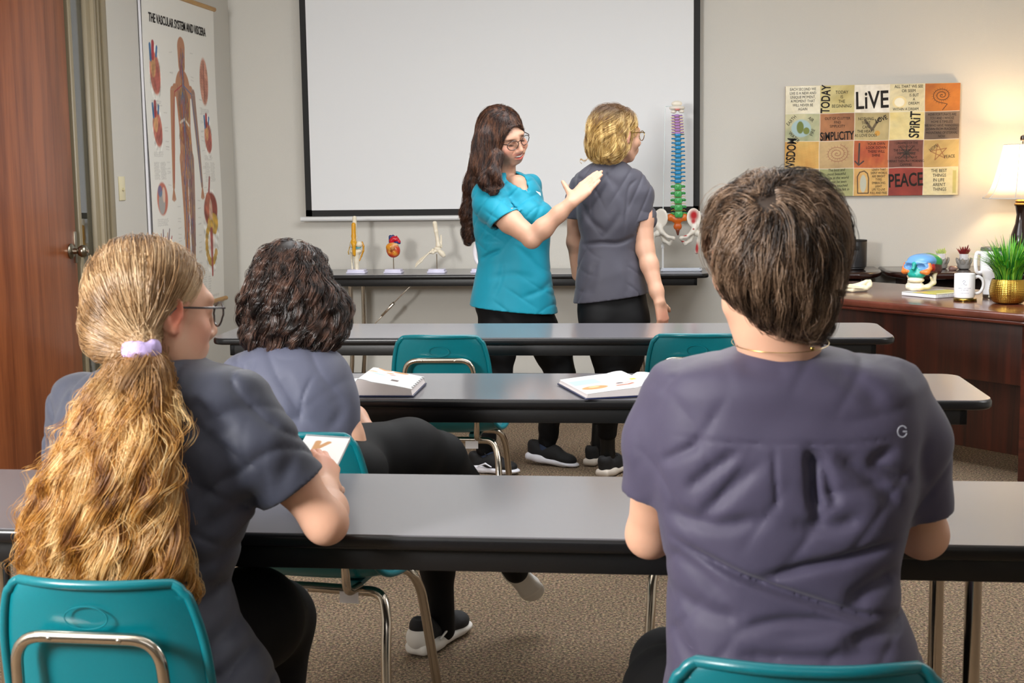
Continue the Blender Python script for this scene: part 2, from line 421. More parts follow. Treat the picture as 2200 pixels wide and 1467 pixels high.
def relax(V, Q):
    S_ = np.zeros_like(V); K = np.zeros(len(V))
    for a, b in ((0, 1), (1, 2), (2, 3), (3, 0)):
        for i, j in ((a, b), (b, a)):
            for c in range(3): S_[:, c] += np.bincount(Q[:, i], V[Q[:, j], c], len(V))
            K += np.bincount(Q[:, i], minlength=len(V))
    return V*0.5+0.5*S_/np.maximum(K, 1)[:, None]
def renorm(Fd, gx, gy, gz, v):
    g = np.gradient(Fd, v); n = np.sqrt(g[0]**2+g[1]**2+g[2]**2); b = np.abs(Fd) < .04
    Fd[b] /= np.clip(n[b], .6, 4.0); return Fd
def folds(lines, gain=1.0, yw=0.12, ydep=.16):
    """creases pressed into (positive depth) or raised from (negative) a cloth field: (points, width, depth)"""
    def fn(Fd, gx, gy, gz, v):
        for pts, wd, dp in lines:
            P = _np(smooth_path(pts, 5)); lo = P.min(0)-2.6*wd; hi = P.max(0)+2.6*wd; lo[1] = P[:, 1].mean()-ydep; hi[1] = P[:, 1].mean()+ydep
            ix = slice(max(np.searchsorted(gx, lo[0]), 0), np.searchsorted(gx, hi[0])); iy = slice(np.searchsorted(gy, lo[1]), np.searchsorted(gy, hi[1])); iz = slice(np.searchsorted(gz, lo[2]), np.searchsorted(gz, hi[2]))
            X = gx[ix][:, None, None]; Y = gy[iy][None, :, None]; Z = gz[iz][None, None, :]
            if X.size == 0 or Y.size == 0 or Z.size == 0: continue
            best = None; N = len(P)
            for i in range(N-1):
                a, b = P[i], P[i+1]; ba = b-a; t = np.clip(((X-a[0])*ba[0]+(Z-a[2])*ba[2])/(ba[0]**2+ba[2]**2+1e-9), 0, 1)+0*Y
                d2 = (X-a[0]-ba[0]*t)**2+(yw*(Y-a[1]-ba[1]*t))**2+(Z-a[2]-ba[2]*t)**2
                s_ = (i+t)/(N-1); am = np.minimum(1, 4*np.minimum(s_, 1-s_)+0.15)
                e = am*np.exp(-d2/wd**2); best = e if best is None else np.maximum(best, e)
            Fd[ix, iy, iz] += (dp*gain*best).astype(np.float32)
        return Fd
    return fn
def ripples(amp, sc, seed=0, lo=None, hi=None):
    """soft cloth undulation made of a few random waves"""
    r = np.random.default_rng(seed); W = r.normal(size=(7, 3))*sc; ph = r.uniform(0, 6.28, 7)
    def fn(Fd, gx, gy, gz, v):
        band = np.argwhere(np.abs(Fd) < 0.03); X = gx[band[:, 0]]; Y = gy[band[:, 1]]; Z = gz[band[:, 2]]
        d = sum(np.sin(W[i, 0]*X+W[i, 1]*Y+W[i, 2]*Z+ph[i]+1.3*np.sin(W[(i+2) % 7, 1]*Z+W[(i+1) % 7, 0]*X)) for i in range(7))/3.0
        Fd[band[:, 0], band[:, 1], band[:, 2]] += (amp*d).astype(np.float32); return Fd
    return fn
def crumple(amp, wl, ax=(1, 0, 1), seed=0, sharp=3.0):
    """fine stretched wrinkles that come and go over the cloth; wl is their spacing"""
    r = np.random.default_rng(seed); a = _np(ax)/np.linalg.norm(ax); k = 6.283/wl; L_ = r.normal(size=(4, 3))*7; p0 = r.uniform(0, 6.28, 6); b_ = np.cross(a, [0, 1, 0])
    def fn(Fd, gx, gy, gz, v):
        q = np.argwhere(np.abs(Fd) < 0.02); X = np.stack([gx[q[:, 0]], gy[q[:, 1]], gz[q[:, 2]]], 1)
        w1 = np.sin(X@L_[0]+p0[0]); w2 = np.sin(X@L_[1]+p0[1]+w1); m1 = np.clip(.35+.8*np.sin(X@L_[2]*1.6+p0[2]+1.5*w2), 0, 1); m2 = np.clip(.35+.8*np.sin(X@L_[3]*1.6+p0[3]+1.5*w1), 0, 1)
        r1 = (1-np.abs(np.sin((X@a)*k*.5+1.6*w1+p0[4])))**sharp; r2 = (1-np.abs(np.sin((X@b_)*k*.36+1.8*w2+p0[5])))**sharp
        Fd[q[:, 0], q[:, 1], q[:, 2]] += (amp*(r1*m1+.8*r2*m2)-amp*.15).astype(np.float32); return Fd
    return fn
def shell(th):
    """keeps a thin wall of cloth"""
    def fn(Fd, gx, gy, gz, v): return np.maximum(Fd, -(Fd+th))
    return fn
def cuts(pl):
    """open ends of a garment: planes (point, normal, lo, hi) that remove what lies beyond inside a box"""
    def fn(Fd, gx, gy, gz, v):
        for c, nn, lo, hi in pl:
            c = _np(c); nn = _np(nn)/np.linalg.norm(nn)
            ix = slice(np.searchsorted(gx, lo[0]), np.searchsorted(gx, hi[0])); iy = slice(np.searchsorted(gy, lo[1]), np.searchsorted(gy, hi[1])); iz = slice(np.searchsorted(gz, lo[2]), np.searchsorted(gz, hi[2]))
            d = (gx[ix][:, None, None]-c[0])*nn[0]+(gy[iy][None, :, None]-c[1])*nn[1]+(gz[iz][None, None, :]-c[2])*nn[2]
            Fd[ix, iy, iz] = np.maximum(Fd[ix, iy, iz], d.astype(np.float32))
        return Fd
    return fn
def holes(S2, k=0.0):
    """removes another sculpt's shapes (neck openings, slits) from the cloth"""
    def fn(Fd, gx, gy, gz, v):
        for kind, D, kk, op, col, a, b in S2.P:
            lo, hi = a-3*v, b+3*v
            ix = slice(np.searchsorted(gx, lo[0]), np.searchsorted(gx, hi[0])); iy = slice(np.searchsorted(gy, lo[1]), np.searchsorted(gy, hi[1])); iz = slice(np.searchsorted(gz, lo[2]), np.searchsorted(gz, hi[2]))
            d = Sculpt.ev(kind, D, gx[ix][:, None, None], gy[iy][None, :, None], gz[iz][None, None, :])
            Fd[ix, iy, iz] = np.maximum(Fd[ix, iy, iz], -d.astype(np.float32))
        return Fd
    return fn
# ---------------------------------------------------------------- hair
def crom(A, t):
    """Catmull-Rom through rows of A at parameters t in 0..1"""
    A = _np(A); n = len(A)-1; x = np.clip(t, 0, 1)*n; i = np.minimum(x.astype(int), n-1); f = (x-i)[..., None]
    g = lambda j: A[np.clip(j, 0, n)]
    p0, p1, p2, p3 = g(i-1), g(i), g(i+1), g(i+2)
    return 0.5*((2*p1)+(-p0+p2)*f+(2*p0-5*p1+4*p2-p3)*f*f+(-p0+3*p1-3*p2+p3)*f**3)
class Mane:
    """a hair volume: sections (centre, u axis, v axis) from roots to tips; angle 0 is along u"""
    def __init__(s, secs): s.c = _np([q[0] for q in secs]); s.u = _np([q[1] for q in secs]); s.v = _np([q[2] for q in secs])
    def pos(s, t, phi, rad=1.0):
        return crom(s.c, t)+(crom(s.u, t)*np.cos(phi)[..., None]+crom(s.v, t)*np.sin(phi)[..., None])*np.asarray(rad)[..., None]
    def core(s, name, material, parent, sc=0.9, t0=0.0, t1=1.0, n=40, m_=36):
        T = np.linspace(t0, t1, n); A = np.linspace(0, 2*np.pi, m_, endpoint=False)
        tt, aa = np.meshgrid(T, A, indexing='ij'); V = s.pos(tt.ravel(), aa.ravel(), np.full(tt.size, sc))
        Q = [(i*m_+j, i*m_+(j+1) % m_, (i+1)*m_+(j+1) % m_, (i+1)*m_+j) for i in range(n-1) for j in range(m_)]
        Q += [tuple(range(m_))[::-1], tuple((n-1)*m_+k for k in range(m_))]
        return raw(name, V, Q, material, parent)
def strands(name, Pts, r0, r1, material, parent):
    """Pts: (N, K, 3)"""
    N, K, _ = Pts.shape; h = bpy.data.hair_curves.new(name); h.add_curves([K]*N)
    h.attributes['position'].data.foreach_set('vector', Pts.astype(np.float32).ravel())
    ra = h.attributes.new('radius', 'FLOAT', 'POINT')
    rr = np.tile(np.linspace(r0, r1, K), N).astype(np.float32); ra.data.foreach_set('value', rr)
    o = bpy.data.objects.new(name, h); C.objects.link(o); h.materials.append(material)
    if parent: o.parent = parent
    return o
def hairmat2(name, dark, mid, light, z0=None, z1=None, top=None, rough=.32, lock=(70, 70, 10), con=1.0):
    """lock-by-lock colour; optional darker or lighter colour above z0"""
    m = bpy.data.materials.new(name); m.use_nodes = True; N = m.node_tree.nodes; L = m.node_tree.links; P = N['Principled BSDF']
    tc = N.new('ShaderNodeTexCoord'); mp = N.new('ShaderNodeMapping'); mp.inputs['Scale'].default_value = lock; L.new(tc.outputs['Object'], mp.inputs['Vector'])
    n = N.new('ShaderNodeTexNoise'); n.inputs['Scale'].default_value = 1.0; n.inputs['Detail'].default_value = 3; L.new(mp.outputs[0], n.inputs['Vector'])
    hi = N.new('ShaderNodeHairInfo'); ma = N.new('ShaderNodeMath'); ma.operation = 'MULTIPLY_ADD'; ma.inputs[1].default_value = .22; L.new(hi.outputs['Random'], ma.inputs[0]); L.new(n.outputs['Fac'], ma.inputs[2])
    cr = N.new('ShaderNodeValToRGB'); e = cr.color_ramp.elements; e[0].position = .61-.16*con; e[0].color = (*hexc(dark), 1); e[1].position = .61+.16*con; e[1].color = (*hexc(light), 1); x = e.new(.61); x.color = (*hexc(mid), 1)
    L.new(ma.outputs[0], cr.inputs[0]); out = cr.outputs[0]
    if top:
        sp = N.new('ShaderNodeSeparateXYZ'); L.new(tc.outputs['Object'], sp.inputs[0]); mr = N.new('ShaderNodeMapRange'); mr.inputs[1].default_value = z1; mr.inputs[2].default_value = z0; mr.interpolation_type = 'SMOOTHSTEP'
        L.new(sp.outputs['Z'], mr.inputs[0]); mx = N.new('ShaderNodeMix'); mx.data_type = 'RGBA'; L.new(mr.outputs[0], mx.inputs[0]); L.new(out, mx.inputs[6]); mx.inputs[7].default_value = (*hexc(top), 1); out = mx.outputs[2]
    L.new(out, P.inputs['Base Color']); P.inputs['Roughness'].default_value = rough; P.inputs['Specular IOR Level'].default_value = .55
    return m
def hairmat(name, root, tip=None, streak=None, rough=0.35, amt=0.5):
    m = bpy.data.materials.new(name); m.use_nodes = True; N = m.node_tree.nodes; L = m.node_tree.links
    P = N['Principled BSDF']; hi = N.new('ShaderNodeHairInfo')
    cr = N.new('ShaderNodeValToRGB'); e = cr.color_ramp.elements; e[0].color = (*hexc(root), 1); e[1].color = (*hexc(tip or root), 1); e[1].position = 0.6
    L.new(hi.outputs['Intercept'], cr.inputs[0])
    mx = N.new('ShaderNodeMix'); mx.data_type = 'RGBA'; L.new(cr.outputs[0], mx.inputs[6]); mx.inputs[7].default_value = (*hexc(streak or tip or root), 1)
    pw = N.new('ShaderNodeMath'); pw.operation = 'MULTIPLY'; pw.inputs[1].default_value = amt; L.new(hi.outputs['Random'], pw.inputs[0]); L.new(pw.outputs[0], mx.inputs[0])
    L.new(mx.outputs[2], P.inputs['Base Color']); P.inputs['Roughness'].default_value = rough; P.inputs['Specular IOR Level'].default_value = 0.6
    P.inputs['Sheen Weight'].default_value = 0.0
    return m
# ================================================================ the room
XL, YB, XR, YR, ZC = -2.666, 8.228, 3.2, -3.2, 2.75
def sbox(name, lo, hi, m_, parent=None, bev=0.0, kind='structure', flip=False):
    o = B().box(lo, hi, bev).build(name, M[m_], parent)
    if parent is None: tag(o, kind=kind)
    return o
sbox('floor', (XL-1.6, YR-.1, -.05), (XR+.1, YB+.1, 0), 'carpet')
sbox('ceiling', (XL-1.6, YR-.1, ZC), (XR+.1, YB+.1, ZC+.05), 'ceiling')
sbox('wall_back', (XL-1.6, YB, 0), (XR+.1, YB+.1, ZC), 'wall')
sbox('wall_right', (XR, YR, 0), (XR+.1, YB, ZC), 'wall')
sbox('wall_front', (XL-1.6, YR-.1, 0), (XR+.1, YR, ZC), 'wall')
b = B(); b.box((XL-.12, 6.315, 0), (XL, YB, ZC)); b.box((XL-.12, YR, 0), (XL, 4.93, ZC)); b.box((XL-.12, 4.93, 2.45), (XL, 6.315, ZC))
tag(b.build('wall_left', M['wall']), kind='structure')
sbox('baseboard_back', (XL, YB-.012, 0), (XR, YB, .1), 'black_plastic')
sbox('baseboard_left', (XL, 6.34, 0), (XL+.012, YB-.012, .1), 'black_plastic')
sbox('wall_hallway', (XL-1.6, 3.8, 0), (XL-1.5, YB, ZC), 'hall')
# steel frame with a glass sidelight beside the door
b = B()
for y0, y1, x1 in ((6.125, 6.315, .018), (5.962, 5.99, .008), (4.93, 4.965, .018)): b.box((XL-.13, y0, 0), (XL+x1, y1, 2.45), .003)
b.box((XL-.02, 6.17, 0), (XL+.034, 6.20, 2.45), .004); b.box((XL-.02, 6.225, 0), (XL+.028, 6.25, 2.45), .004); b.box((XL-.02, 6.27, 0), (XL+.030, 6.33, 2.45), .006)
b.box((XL-.13, 4.93, 2.40), (XL+.018, 6.315, 2.45), .003); b.box((XL-.03, 5.99, 0), (XL+.012, 6.125, .12), .003)
fr = tag(b.build('trim_1', M['frame_paint']), kind='structure')
sbox('window_1', (XL-.012, 5.988, .1), (XL-.004, 6.127, 2.41), None) if False else None
mg, N_, L_, P_ = newmat('sidelight_glass'); P_.inputs['Transmission Weight'].default_value = 1; P_.inputs['Roughness'].default_value = 0.0; P_.inputs['IOR'].default_value = 1.62; P_.inputs['Base Color'].default_value = (.85, .9, .95, 1)
tag(B().box((XL-.012, 5.988, .1), (XL-.004, 6.127, 2.41)).build('window_1', mg), kind='structure')
sbox('trim_2', (XL-.05, 6.127, 0), (XL-.012, 6.15, 2.4), 'rubber')
# door leaf
dr = tag(B().box((XL-.035, 4.967, .012), (XL+.004, 5.925, 2.39), .002).build('door_1', M['door']), kind='structure')
b = B(); b.box((XL-.035, 5.9255, .93), (XL-.001, 5.9285, 1.09), .001); b.box((XL+.003, 5.905, .94), (XL+.0065, 5.93, 1.08), .001)
b.build('latch_plate', M['dull_metal'], dr)
Mk = frame4((XL+.004, 5.865, .995), (0, 1, 0), (0, 0, 1))
b = B(); b.lathe([(0, 0), (.034, 0), (.034, .004), (.028, .010), (.014, .014), (.012, .032), (.020, .038), (.027, .050), (.0275, .062), (.022, .072), (.010, .077), (0, .077)], 36, Mk)
kb = b.build('door_handle', M['dull_metal'], dr); kb['label'] = 'round steel door knob'
B().lathe([(0, .0765), (.007, .0765), (.007, .081), (0, .081)], 20, Mk).build('lock_button', M['chrome'], kb)
# light switch
sw = empty('light_switch', (XL, 6.476, 1.2615), 0, 'ivory single toggle light switch on the left wall beside the door frame', 'light switch')
B().box((0, -.036, -.058), (.006, .036, .058), .002).build('plate', M['ivory'], sw)
B().box((.004, -.005, -.010), (.018, .005, .004), .002).build('toggle', M['ivory'], sw)
# ---------------------------------------------------------------- projection screen
sc = empty('projection_screen', (-1.03, YB-.07, 1.06), 0, 'white pull-down projection screen with black border on the back wall', 'projection screen')
zt = 2.62
def spt(u, v): p = at(u, v, YB-.07); return p
sl, srr, zb = -2.208+.0, .143, 1.062
b = B(); b.box((sl+1.03+.037, -.002, .036), (srr+1.03-.037, .001, zt-1.06)); b.build('screen_cloth', M['screen'], sc)
b = B(); b.box((sl+1.03, -.001, 0), (srr+1.03, .0015, .038)); b.box((sl+1.03, -.001, 0), (sl+1.03+.038, .0015, zt-1.06)); b.box((srr+1.03-.036, -.001, 0), (srr+1.03, .0015, zt-1.06))
b.build('border', M['black_border'], sc)
b = B(); b.tube([(sl+1.03-.032, 0, -.016), (srr+1.03+.045, 0, -.016)], .0145, 16); o = b.build('bottom_bar', M['white_metal'], sc)
b = B(); b.box((sl+.99, -.05, zt-1.06), (srr+1.08, .06, zt-.97), .01); b.build('roller_case', M['white_metal'], sc)
# ================================================================ folding tables
def make_table(label, xc, yf, rot, L=2.44, D=.46, group='folding training tables'):
    t = empty('folding_table', (xc, yf, 0), rot, label, 'table', group)
    Z = .737; h = L/2
    o = B().prism(rrect(-h+.004, .004, h-.004, D-.004, .05), Z-.004, Z).build('tabletop', M['laminate'], t, False)
    b = B(); b.prism(rrect(-h, 0, h, D, .054), Z-.026, Z-.0012, .008, seg=4); b.build('edge_band', M['black_edge'], t)
    b = B()
    for y in (.03, D-.05): b.box((-h+.065, y, Z-.068), (h-.065, y+.02, Z-.0255), .002)
    for x in (-h+.065, h-.085): b.box((x, .03, Z-.068), (x+.02, D-.03, Z-.0255), .002)
    b.build('apron', M['apron'], t)
    for s in (-1, 1):
        x = s*(h-.385)
        for y in (.075, D-.075):
            pts = fillet([(x, y, Z-.03), (x, y, .25), (x+s*.02, y+(.01 if y > .2 else -.01), .03)], .05)
            lg = B().tube(pts, .0135, 14).build('leg', M['chrome'], t)
            B().lathe([(0, 0), (.017, 0), (.018, .02), (.015, .032), (0, .032)], 16, Matrix.Translation((x+s*.02, y+(.01 if y > .2 else -.01), 0))).build('foot_cap', M['rubber'], lg)
        B().tube([(x, .075, Z-.05), (x, D-.075, Z-.05)], .012, 10).build('crossbar', M['chrome'], t); B().tube([(x, .075, .30), (x, D-.075, .30)], .009, 10).build('crossbar', M['chrome'], t)
        b = B(); y = D/2
        A_ = Vector((x, y, .33)); E_ = Vector((x-s*.37, y, Z-.045)); dd = (E_-A_); ln = dd.length
        fm = frame4(A_, dd, (0, 1, 0))
        b.box((0, -.010, -.003), (ln*.52, .010, .003), .001, fm); b.box((ln*.48, -.013, .003), (ln, .013, .008), .001, fm)
        b.box((ln*.40, -.016, -.004), (ln*.60, .016, .010), .002, fm)
        br = b.build('brace', M['chrome'], t)
        B().box((ln*.55, -.018, .010), (ln*.61, .018, .015), .002, fm).tube([fm @ Vector((ln*.5, -.02, .004)), fm @ Vector((ln*.5, .02, .004))], .005, 8).build('brace_lock', M['dull_metal'], br)
    return t
make_table('nearest long grey folding table, in front of the ponytailed and short-haired people', -.35, 2.187, 0.0)
make_table('second grey folding table from the front, with the two open books on it', -.4137, 3.533, .0179)
make_table('third grey folding table, empty, just before the two standing people', -.4594, 4.835, .0111)
make_table('grey folding table against the back wall holding the anatomical models', -1.032, 7.736, -.0102)
# ================================================================ stacking chairs
def make_chair():
    t = empty('stacking_chair', (0, 0, 0)); Z = .44
    # one moulded shell: profile from the front lip over the seat up the back (y, z, half width)
    prof = [(.215, Z-.02, .165), (.205, Z+.004, .185), (.16, Z+.006, .196), (.05, Z-.006, .20), (-.05, Z-.008, .196), (-.125, Z+.006, .185), (-.165, Z+.045, .170), (-.18, Z+.10, .166), (-.19, Z+.17, .166), (-.203, Z+.24, .162), (-.215, Z+.30, .150), (-.2205, Z+.332, .136), (-.222, Z+.342, .122)]
    T = np.linspace(0, 1, 70); P = crom(np.array(prof), T); nu = 31; U = np.linspace(-1, 1, nu)
    V = np.zeros((len(T), nu, 3))
    for i, (y, z, hw) in enumerate(P):
        k = np.clip((z-Z-.02)/.12, 0, 1)
        V[i, :, 0] = U*hw; V[i, :, 1] = y+k*.040*np.abs(U)**2.5; V[i, :, 2] = z+(1-k)*.018*np.abs(U)**3-k*.006*np.abs(U)**4*(i > 60)
    idx = np.arange(len(T)*nu).reshape(len(T), nu); Q = np.stack([idx[:-1, :-1], idx[:-1, 1:], idx[1:, 1:], idx[1:, :-1]], -1).reshape(-1, 4)
    sh = raw('shell', V.reshape(-1, 3), Q, M['teal_plastic'], t); md = sh.modifiers.new('s', 'SOLIDIFY'); md.thickness = .006; md.offset = 0
    edge = [V[i, 0] for i in range(0, 70, 2)]+[V[-1, 0]]+[V[-1, j] for j in range(1, nu-1, 2)]+[V[-1, -1]]+[V[i, -1] for i in range(68, -1, -2)]+[V[0, j] for j in range(nu-2, 0, -2)]
    e2 = [p+np.array([0, -.006 if p[2] > Z+.05 else 0, -.004 if p[2] < Z+.05 else 0]) for p in edge]
    B().tube(smooth_path(e2, 2, True), .0075, 10, closed=True).build('rim', M['teal_plastic'], sh)
    em = [(.034*math.cos(a), -.2235-.001, Z+.292+.017*math.sin(a)) for a in np.linspace(0, 2*math.pi, 33)[:-1]]
    B().tube(em, .0011, 6, closed=True).build('moulded_emblem', M['teal_plastic'], sh)
    hoop = fillet([(-.115, -.10, Z-.02), (-.118, -.19, Z-.01), (-.122, -.205, Z+.06), (-.113, -.226, Z+.263), (.113, -.226, Z+.263), (.122, -.205, Z+.06), (.118, -.19, Z-.01), (.115, -.10, Z-.02)], .045, 8)
    B().tube(hoop, .0095, 14).build('back_hoop', M['chrome'], t)
    for x in (-.055, .055): B().ball((x, -.2365, Z+.263), .0045, 2, (1, .5, 1)).build('rivet', M['chrome'], t)
    for s in (-1, 1):
        for y0, y1, nm in ((-.09, -.20, 0), (.10, .21, 1)):
            pts = fillet([(0, y0, Z-.032), (s*.165, y0, Z-.034), (s*.183, y0+(y1-y0)*.25, Z-.085), (s*.186, y0+(y1-y0)*.45, Z-.15), (s*.205, y1, .012)], .035, 6)
            lg = B().tube(pts, .0115, 14).build('leg', M['chrome'], t)
            B().lathe([(0, 0), (.016, 0), (.016, .006), (.0125, .012), (.0125, .03), (0, .03)], 16, Matrix.Translation((s*.205, y1, 0))).build('glide', M['dull_metal'], lg)
    for x in (-.10, .10): B().box((x-.02, -.10, Z-.022), (x+.02, .12, Z-.008), .004).build('seat_rib', M['teal_plastic'], t)
    for x in (-.03, .09): B().box((x-.022, -.103, Z-.060), (x+.022, -.101, Z-.034)).build('paper_label', M['white_plastic'], t)
    return t
chair0 = make_chair()
spots = [((-.785, 4.72), 0.02, 'teal plastic chair with chrome hoop tucked in at the left of the third table, unoccupied'),
         ((.075, 4.76), -.02, 'teal plastic chair partly behind the short-haired head, at the right of the third table'),
         ((-.797, 3.03), -.12, 'teal plastic chair the curly-haired person sits on'),
         ((float(at(190, 1350, 1.8)[0]), 2.02), -.03, 'large teal chair at the lower left behind the ponytailed person'),
         ((.148, 1.72), 0.0, 'teal chair at the bottom edge behind the short-haired person'),
         ((.13, 3.36), 0.0, 'teal chair hidden behind the short-haired person, only its chrome leg showing')]
for i, ((x, y), rz, lab) in enumerate(spots):
    o = chair0 if i == 0 else copy_tree(chair0)
    o.location = (x, y, 0); o.rotation_euler = (0, 0, rz); tag(o, lab, 'chair', 'teal stacking chairs')
    if i == 3: o.scale = (.95, .95, .975)
# ================================================================ painted prints (colours of the print itself, kept per vertex)
class Paint:
    def __init__(s, w, h, nx, ny, base): s.w, s.h, s.nx, s.ny = w, h, nx, ny; s.A = np.ones((ny, nx, 3))*np.array(hexc(base)); s.X, s.Y = np.meshgrid(np.linspace(0, w, nx), np.linspace(0, h, ny))
    def blend(s, m_, col, a=1.0): m_ = (np.clip(m_, 0, 1)*a)[..., None]; s.A = s.A*(1-m_)+np.array(hexc(col) if isinstance(col, str) else col)*m_
    def ell(s, x, y, a, b, col, rot=0, soft=.15, al=1.0):
        c, q = math.cos(rot), math.sin(rot); u = (s.X-x)*c+(s.Y-y)*q; v = -(s.X-x)*q+(s.Y-y)*c
        s.blend((1-np.sqrt((u/a)**2+(v/b)**2))/soft+.5, col, al)
    def rect(s, x0, y0, x1, y1, col, soft=None, al=1.0):
        e = soft or s.w/s.nx; d = np.minimum(np.minimum(s.X-x0, x1-s.X), np.minimum(s.Y-y0, y1-s.Y)); s.blend(d/e+.5, col, al)
    def line(s, pts, wd, col, al=1.0):
        e = s.w/s.nx; best = np.full(s.X.shape, 1e9)
        for i in range(len(pts)-1):
            (ax, ay), (bx, by) = pts[i], pts[i+1]; ws = wd if np.isscalar(wd) else wd[i]; we = wd if np.isscalar(wd) else wd[i+1]
            l2 = (bx-ax)**2+(by-ay)**2+1e-12; t = np.clip(((s.X-ax)*(bx-ax)+(s.Y-ay)*(by-ay))/l2, 0, 1)
            best = np.minimum(best, np.hypot(s.X-ax-(bx-ax)*t, s.Y-ay-(by-ay)*t)-(ws+(we-ws)*t))
        s.blend(-best/e+.5, col, al)
    def noise(s, amp, sc, seed, mask=None, cols=None):
        r = np.random.default_rng(seed); n = np.zeros(s.X.shape)
        for o in range(4):
            for _ in range(3):
                kx, ky = r.normal(size=2)*sc*2**o; n += np.sin(kx*s.X+ky*s.Y+r.uniform(0, 6.28))*.6**o
        n /= 4
        if mask is None: mask = np.ones_like(n)
        if cols is None: s.A = np.clip(s.A*(1+amp*n*mask)[..., None], 0, 1)
        else: s.blend(np.clip(n*amp+.3, 0, 1)*mask, cols)
    def scribble(s, x0, y0, x1, y1, rows, h, col, seed, al=.8, wd=None):
        r = random.Random(seed)
        for i in range(rows):
            yy = y1-(i+.6)*(y1-y0)/rows; x = x0; pts = []
            end = x1-r.random()*.15*(x1-x0)
            while x < end:
                for k in range(r.randint(3, 8)): pts.append((x, yy+r.uniform(-.5, .5)*h)); x += h*.32
                if len(pts) > 1: s.line(pts, wd or h*.08, col, al)
                pts = []; x += h*.5
    def build(s, name, M4, parent, mat_='vcol', zf=None):
        z = np.zeros_like(s.X) if zf is None else zf(s.X, s.Y)
        V = np.stack([s.X.ravel(), s.Y.ravel(), z.ravel()], 1); R4 = np.array(M4); V = V@R4[:3, :3].T+R4[:3, 3]
        idx = np.arange(s.nx*s.ny).reshape(s.ny, s.nx); Q = np.stack([idx[:-1, :-1], idx[:-1, 1:], idx[1:, 1:], idx[1:, :-1]], -1).reshape(-1, 4)
        return raw(name, V, Q, M[mat_], parent, True, s.A.reshape(-1, 3))
# ---------------------------------------------------------------- anatomy chart on the left wall
PW, PH = 1.10, 1.655
pc = empty('anatomy_chart', (XL+.012, 6.78, .60), 0, 'tall anatomy chart of the vascular system hanging on the left wall', 'poster')
p = Paint(PW, PH, 250, 500, '#eceae2')
sk, org, red, blu, yel, pur = '#b98260', '#a8633f', '#a8323a', '#3c6c9c', '#cda23a', '#6d4a58'
cxp = .545
body = [((cxp, 1.40), (cxp, 1.31), .058, .05), ((cxp, 1.30), (cxp, 1.20), .032, .036), ((cxp-.125, 1.17), (cxp+.125, 1.17), .035, .035), ((cxp, 1.17), (cxp, .98), .115, .09), ((cxp, .98), (cxp, .80), .088, .10), ((cxp-.16, 1.155), (cxp-.20, .86), .034, .026), ((cxp-.20, .86), (cxp-.225, .66), .026, .016), ((cxp+.16, 1.155), (cxp+.20, .86), .034, .026), ((cxp+.20, .86), (cxp+.225, .66), .026, .016), ((cxp-.055, .80), (cxp-.05, .45), .058, .038), ((cxp-.05, .45), (cxp-.048, .10), .040, .02), ((cxp+.055, .80), (cxp+.05, .45), .058, .038), ((cxp+.05, .45), (cxp+.048, .10), .040, .02), ((cxp-.05, .09), (cxp-.075, .06), .022, .02), ((cxp+.05, .09), (cxp+.075, .06), .022, .02)]
for a_, b_, r0, r1 in body: p.line([a_, b_], [r0, r1], sk)
for s in (-1, 1):
    for k in range(5): p.line([(cxp+s*.228, .655), (cxp+s*(.205+.012*k), .585+.004*abs(k-2))], .0055, sk)
p.rect(cxp, .06, cxp+.24, 1.44, '#8d8580', .03, .0)
for a_, b_, r0, r1 in body:
    if a_[0] > cxp+.02: p.line([a_, b_], [r0*.9, r1*.9], '#8b7770', .75)
p.ell(cxp, 1.09, .085, .10, '#7c5f4c', al=.8); p.ell(cxp-.01, 1.07, .04, .055, org, .3); p.ell(cxp, .93, .075, .055, '#8a4a3c', al=.8); p.ell(cxp, .83, .06, .07, '#a06a58', al=.7)
p.line([(cxp-.07, 1.0), (cxp, 1.02), (cxp+.07, .985)], .007, '#e8ddd0')
rr_ = random.Random(3)
for k in range(330):
    s = rr_.choice((-1, 1)); y = rr_.uniform(.15, 1.4); x = cxp+s*rr_.uniform(0, .03 if y > 1.2 else .09 if y > .8 else .085)
    p.line([(x, y), (x+rr_.uniform(-.02, .02), y-rr_.uniform(.02, .08))], .0024, rr_.choice((red, blu, pur, '#5d4136', yel)), .8)
for s in (-1, 1):
    p.line([(cxp, 1.34), (cxp+s*.012, 1.2), (cxp+s*.13, 1.16), (cxp+s*.185, .95), (cxp+s*.215, .68)], .0035, red if s < 0 else blu)
    p.line([(cxp+s*.008, 1.16), (cxp+s*.01, .84), (cxp+s*.05, .72), (cxp+s*.05, .12)], .004, blu if s < 0 else pur)
def heart(x, y, s, seed):
    p.ell(x, y, .062*s, .095*s, '#c2735f', .15); p.ell(x+.012*s, y-.02*s, .04*s, .065*s, '#a4524a', .3, al=.8); p.ell(x-.02*s, y+.03*s, .03*s, .05*s, '#d0a06a', al=.8)
    p.line([(x-.02*s, y+.07*s), (x-.015*s, y+.13*s)], .016*s, red); p.line([(x-.045*s, y+.06*s), (x-.05*s, y+.12*s)], .012*s, blu); p.line([(x+.02*s, y+.08*s), (x+.03*s, y+.115*s)], .010*s, blu)
    p.noise(.9, 60, seed, (np.hypot((p.X-x)/.07/s, (p.Y-y)/.13/s) < 1).astype(float)*.5)
heart(.15, 1.24, 1.15, 1); heart(.14, .96, 1.0, 2); heart(.92, .93, .95, 5)
p.ell(.90, 1.24, .07, .13, '#c98f78'); p.ell(.90, 1.24, .01, .12, '#8c5a4a'); p.ell(.87, 1.27, .03, .05, '#b87562', al=.6); p.ell(.93, 1.2, .03, .06, '#b87562', al=.6); p.noise(.8, 80, 9, (np.hypot((p.X-.9)/.07, (p.Y-1.24)/.13) < 1).astype(float)*.4)
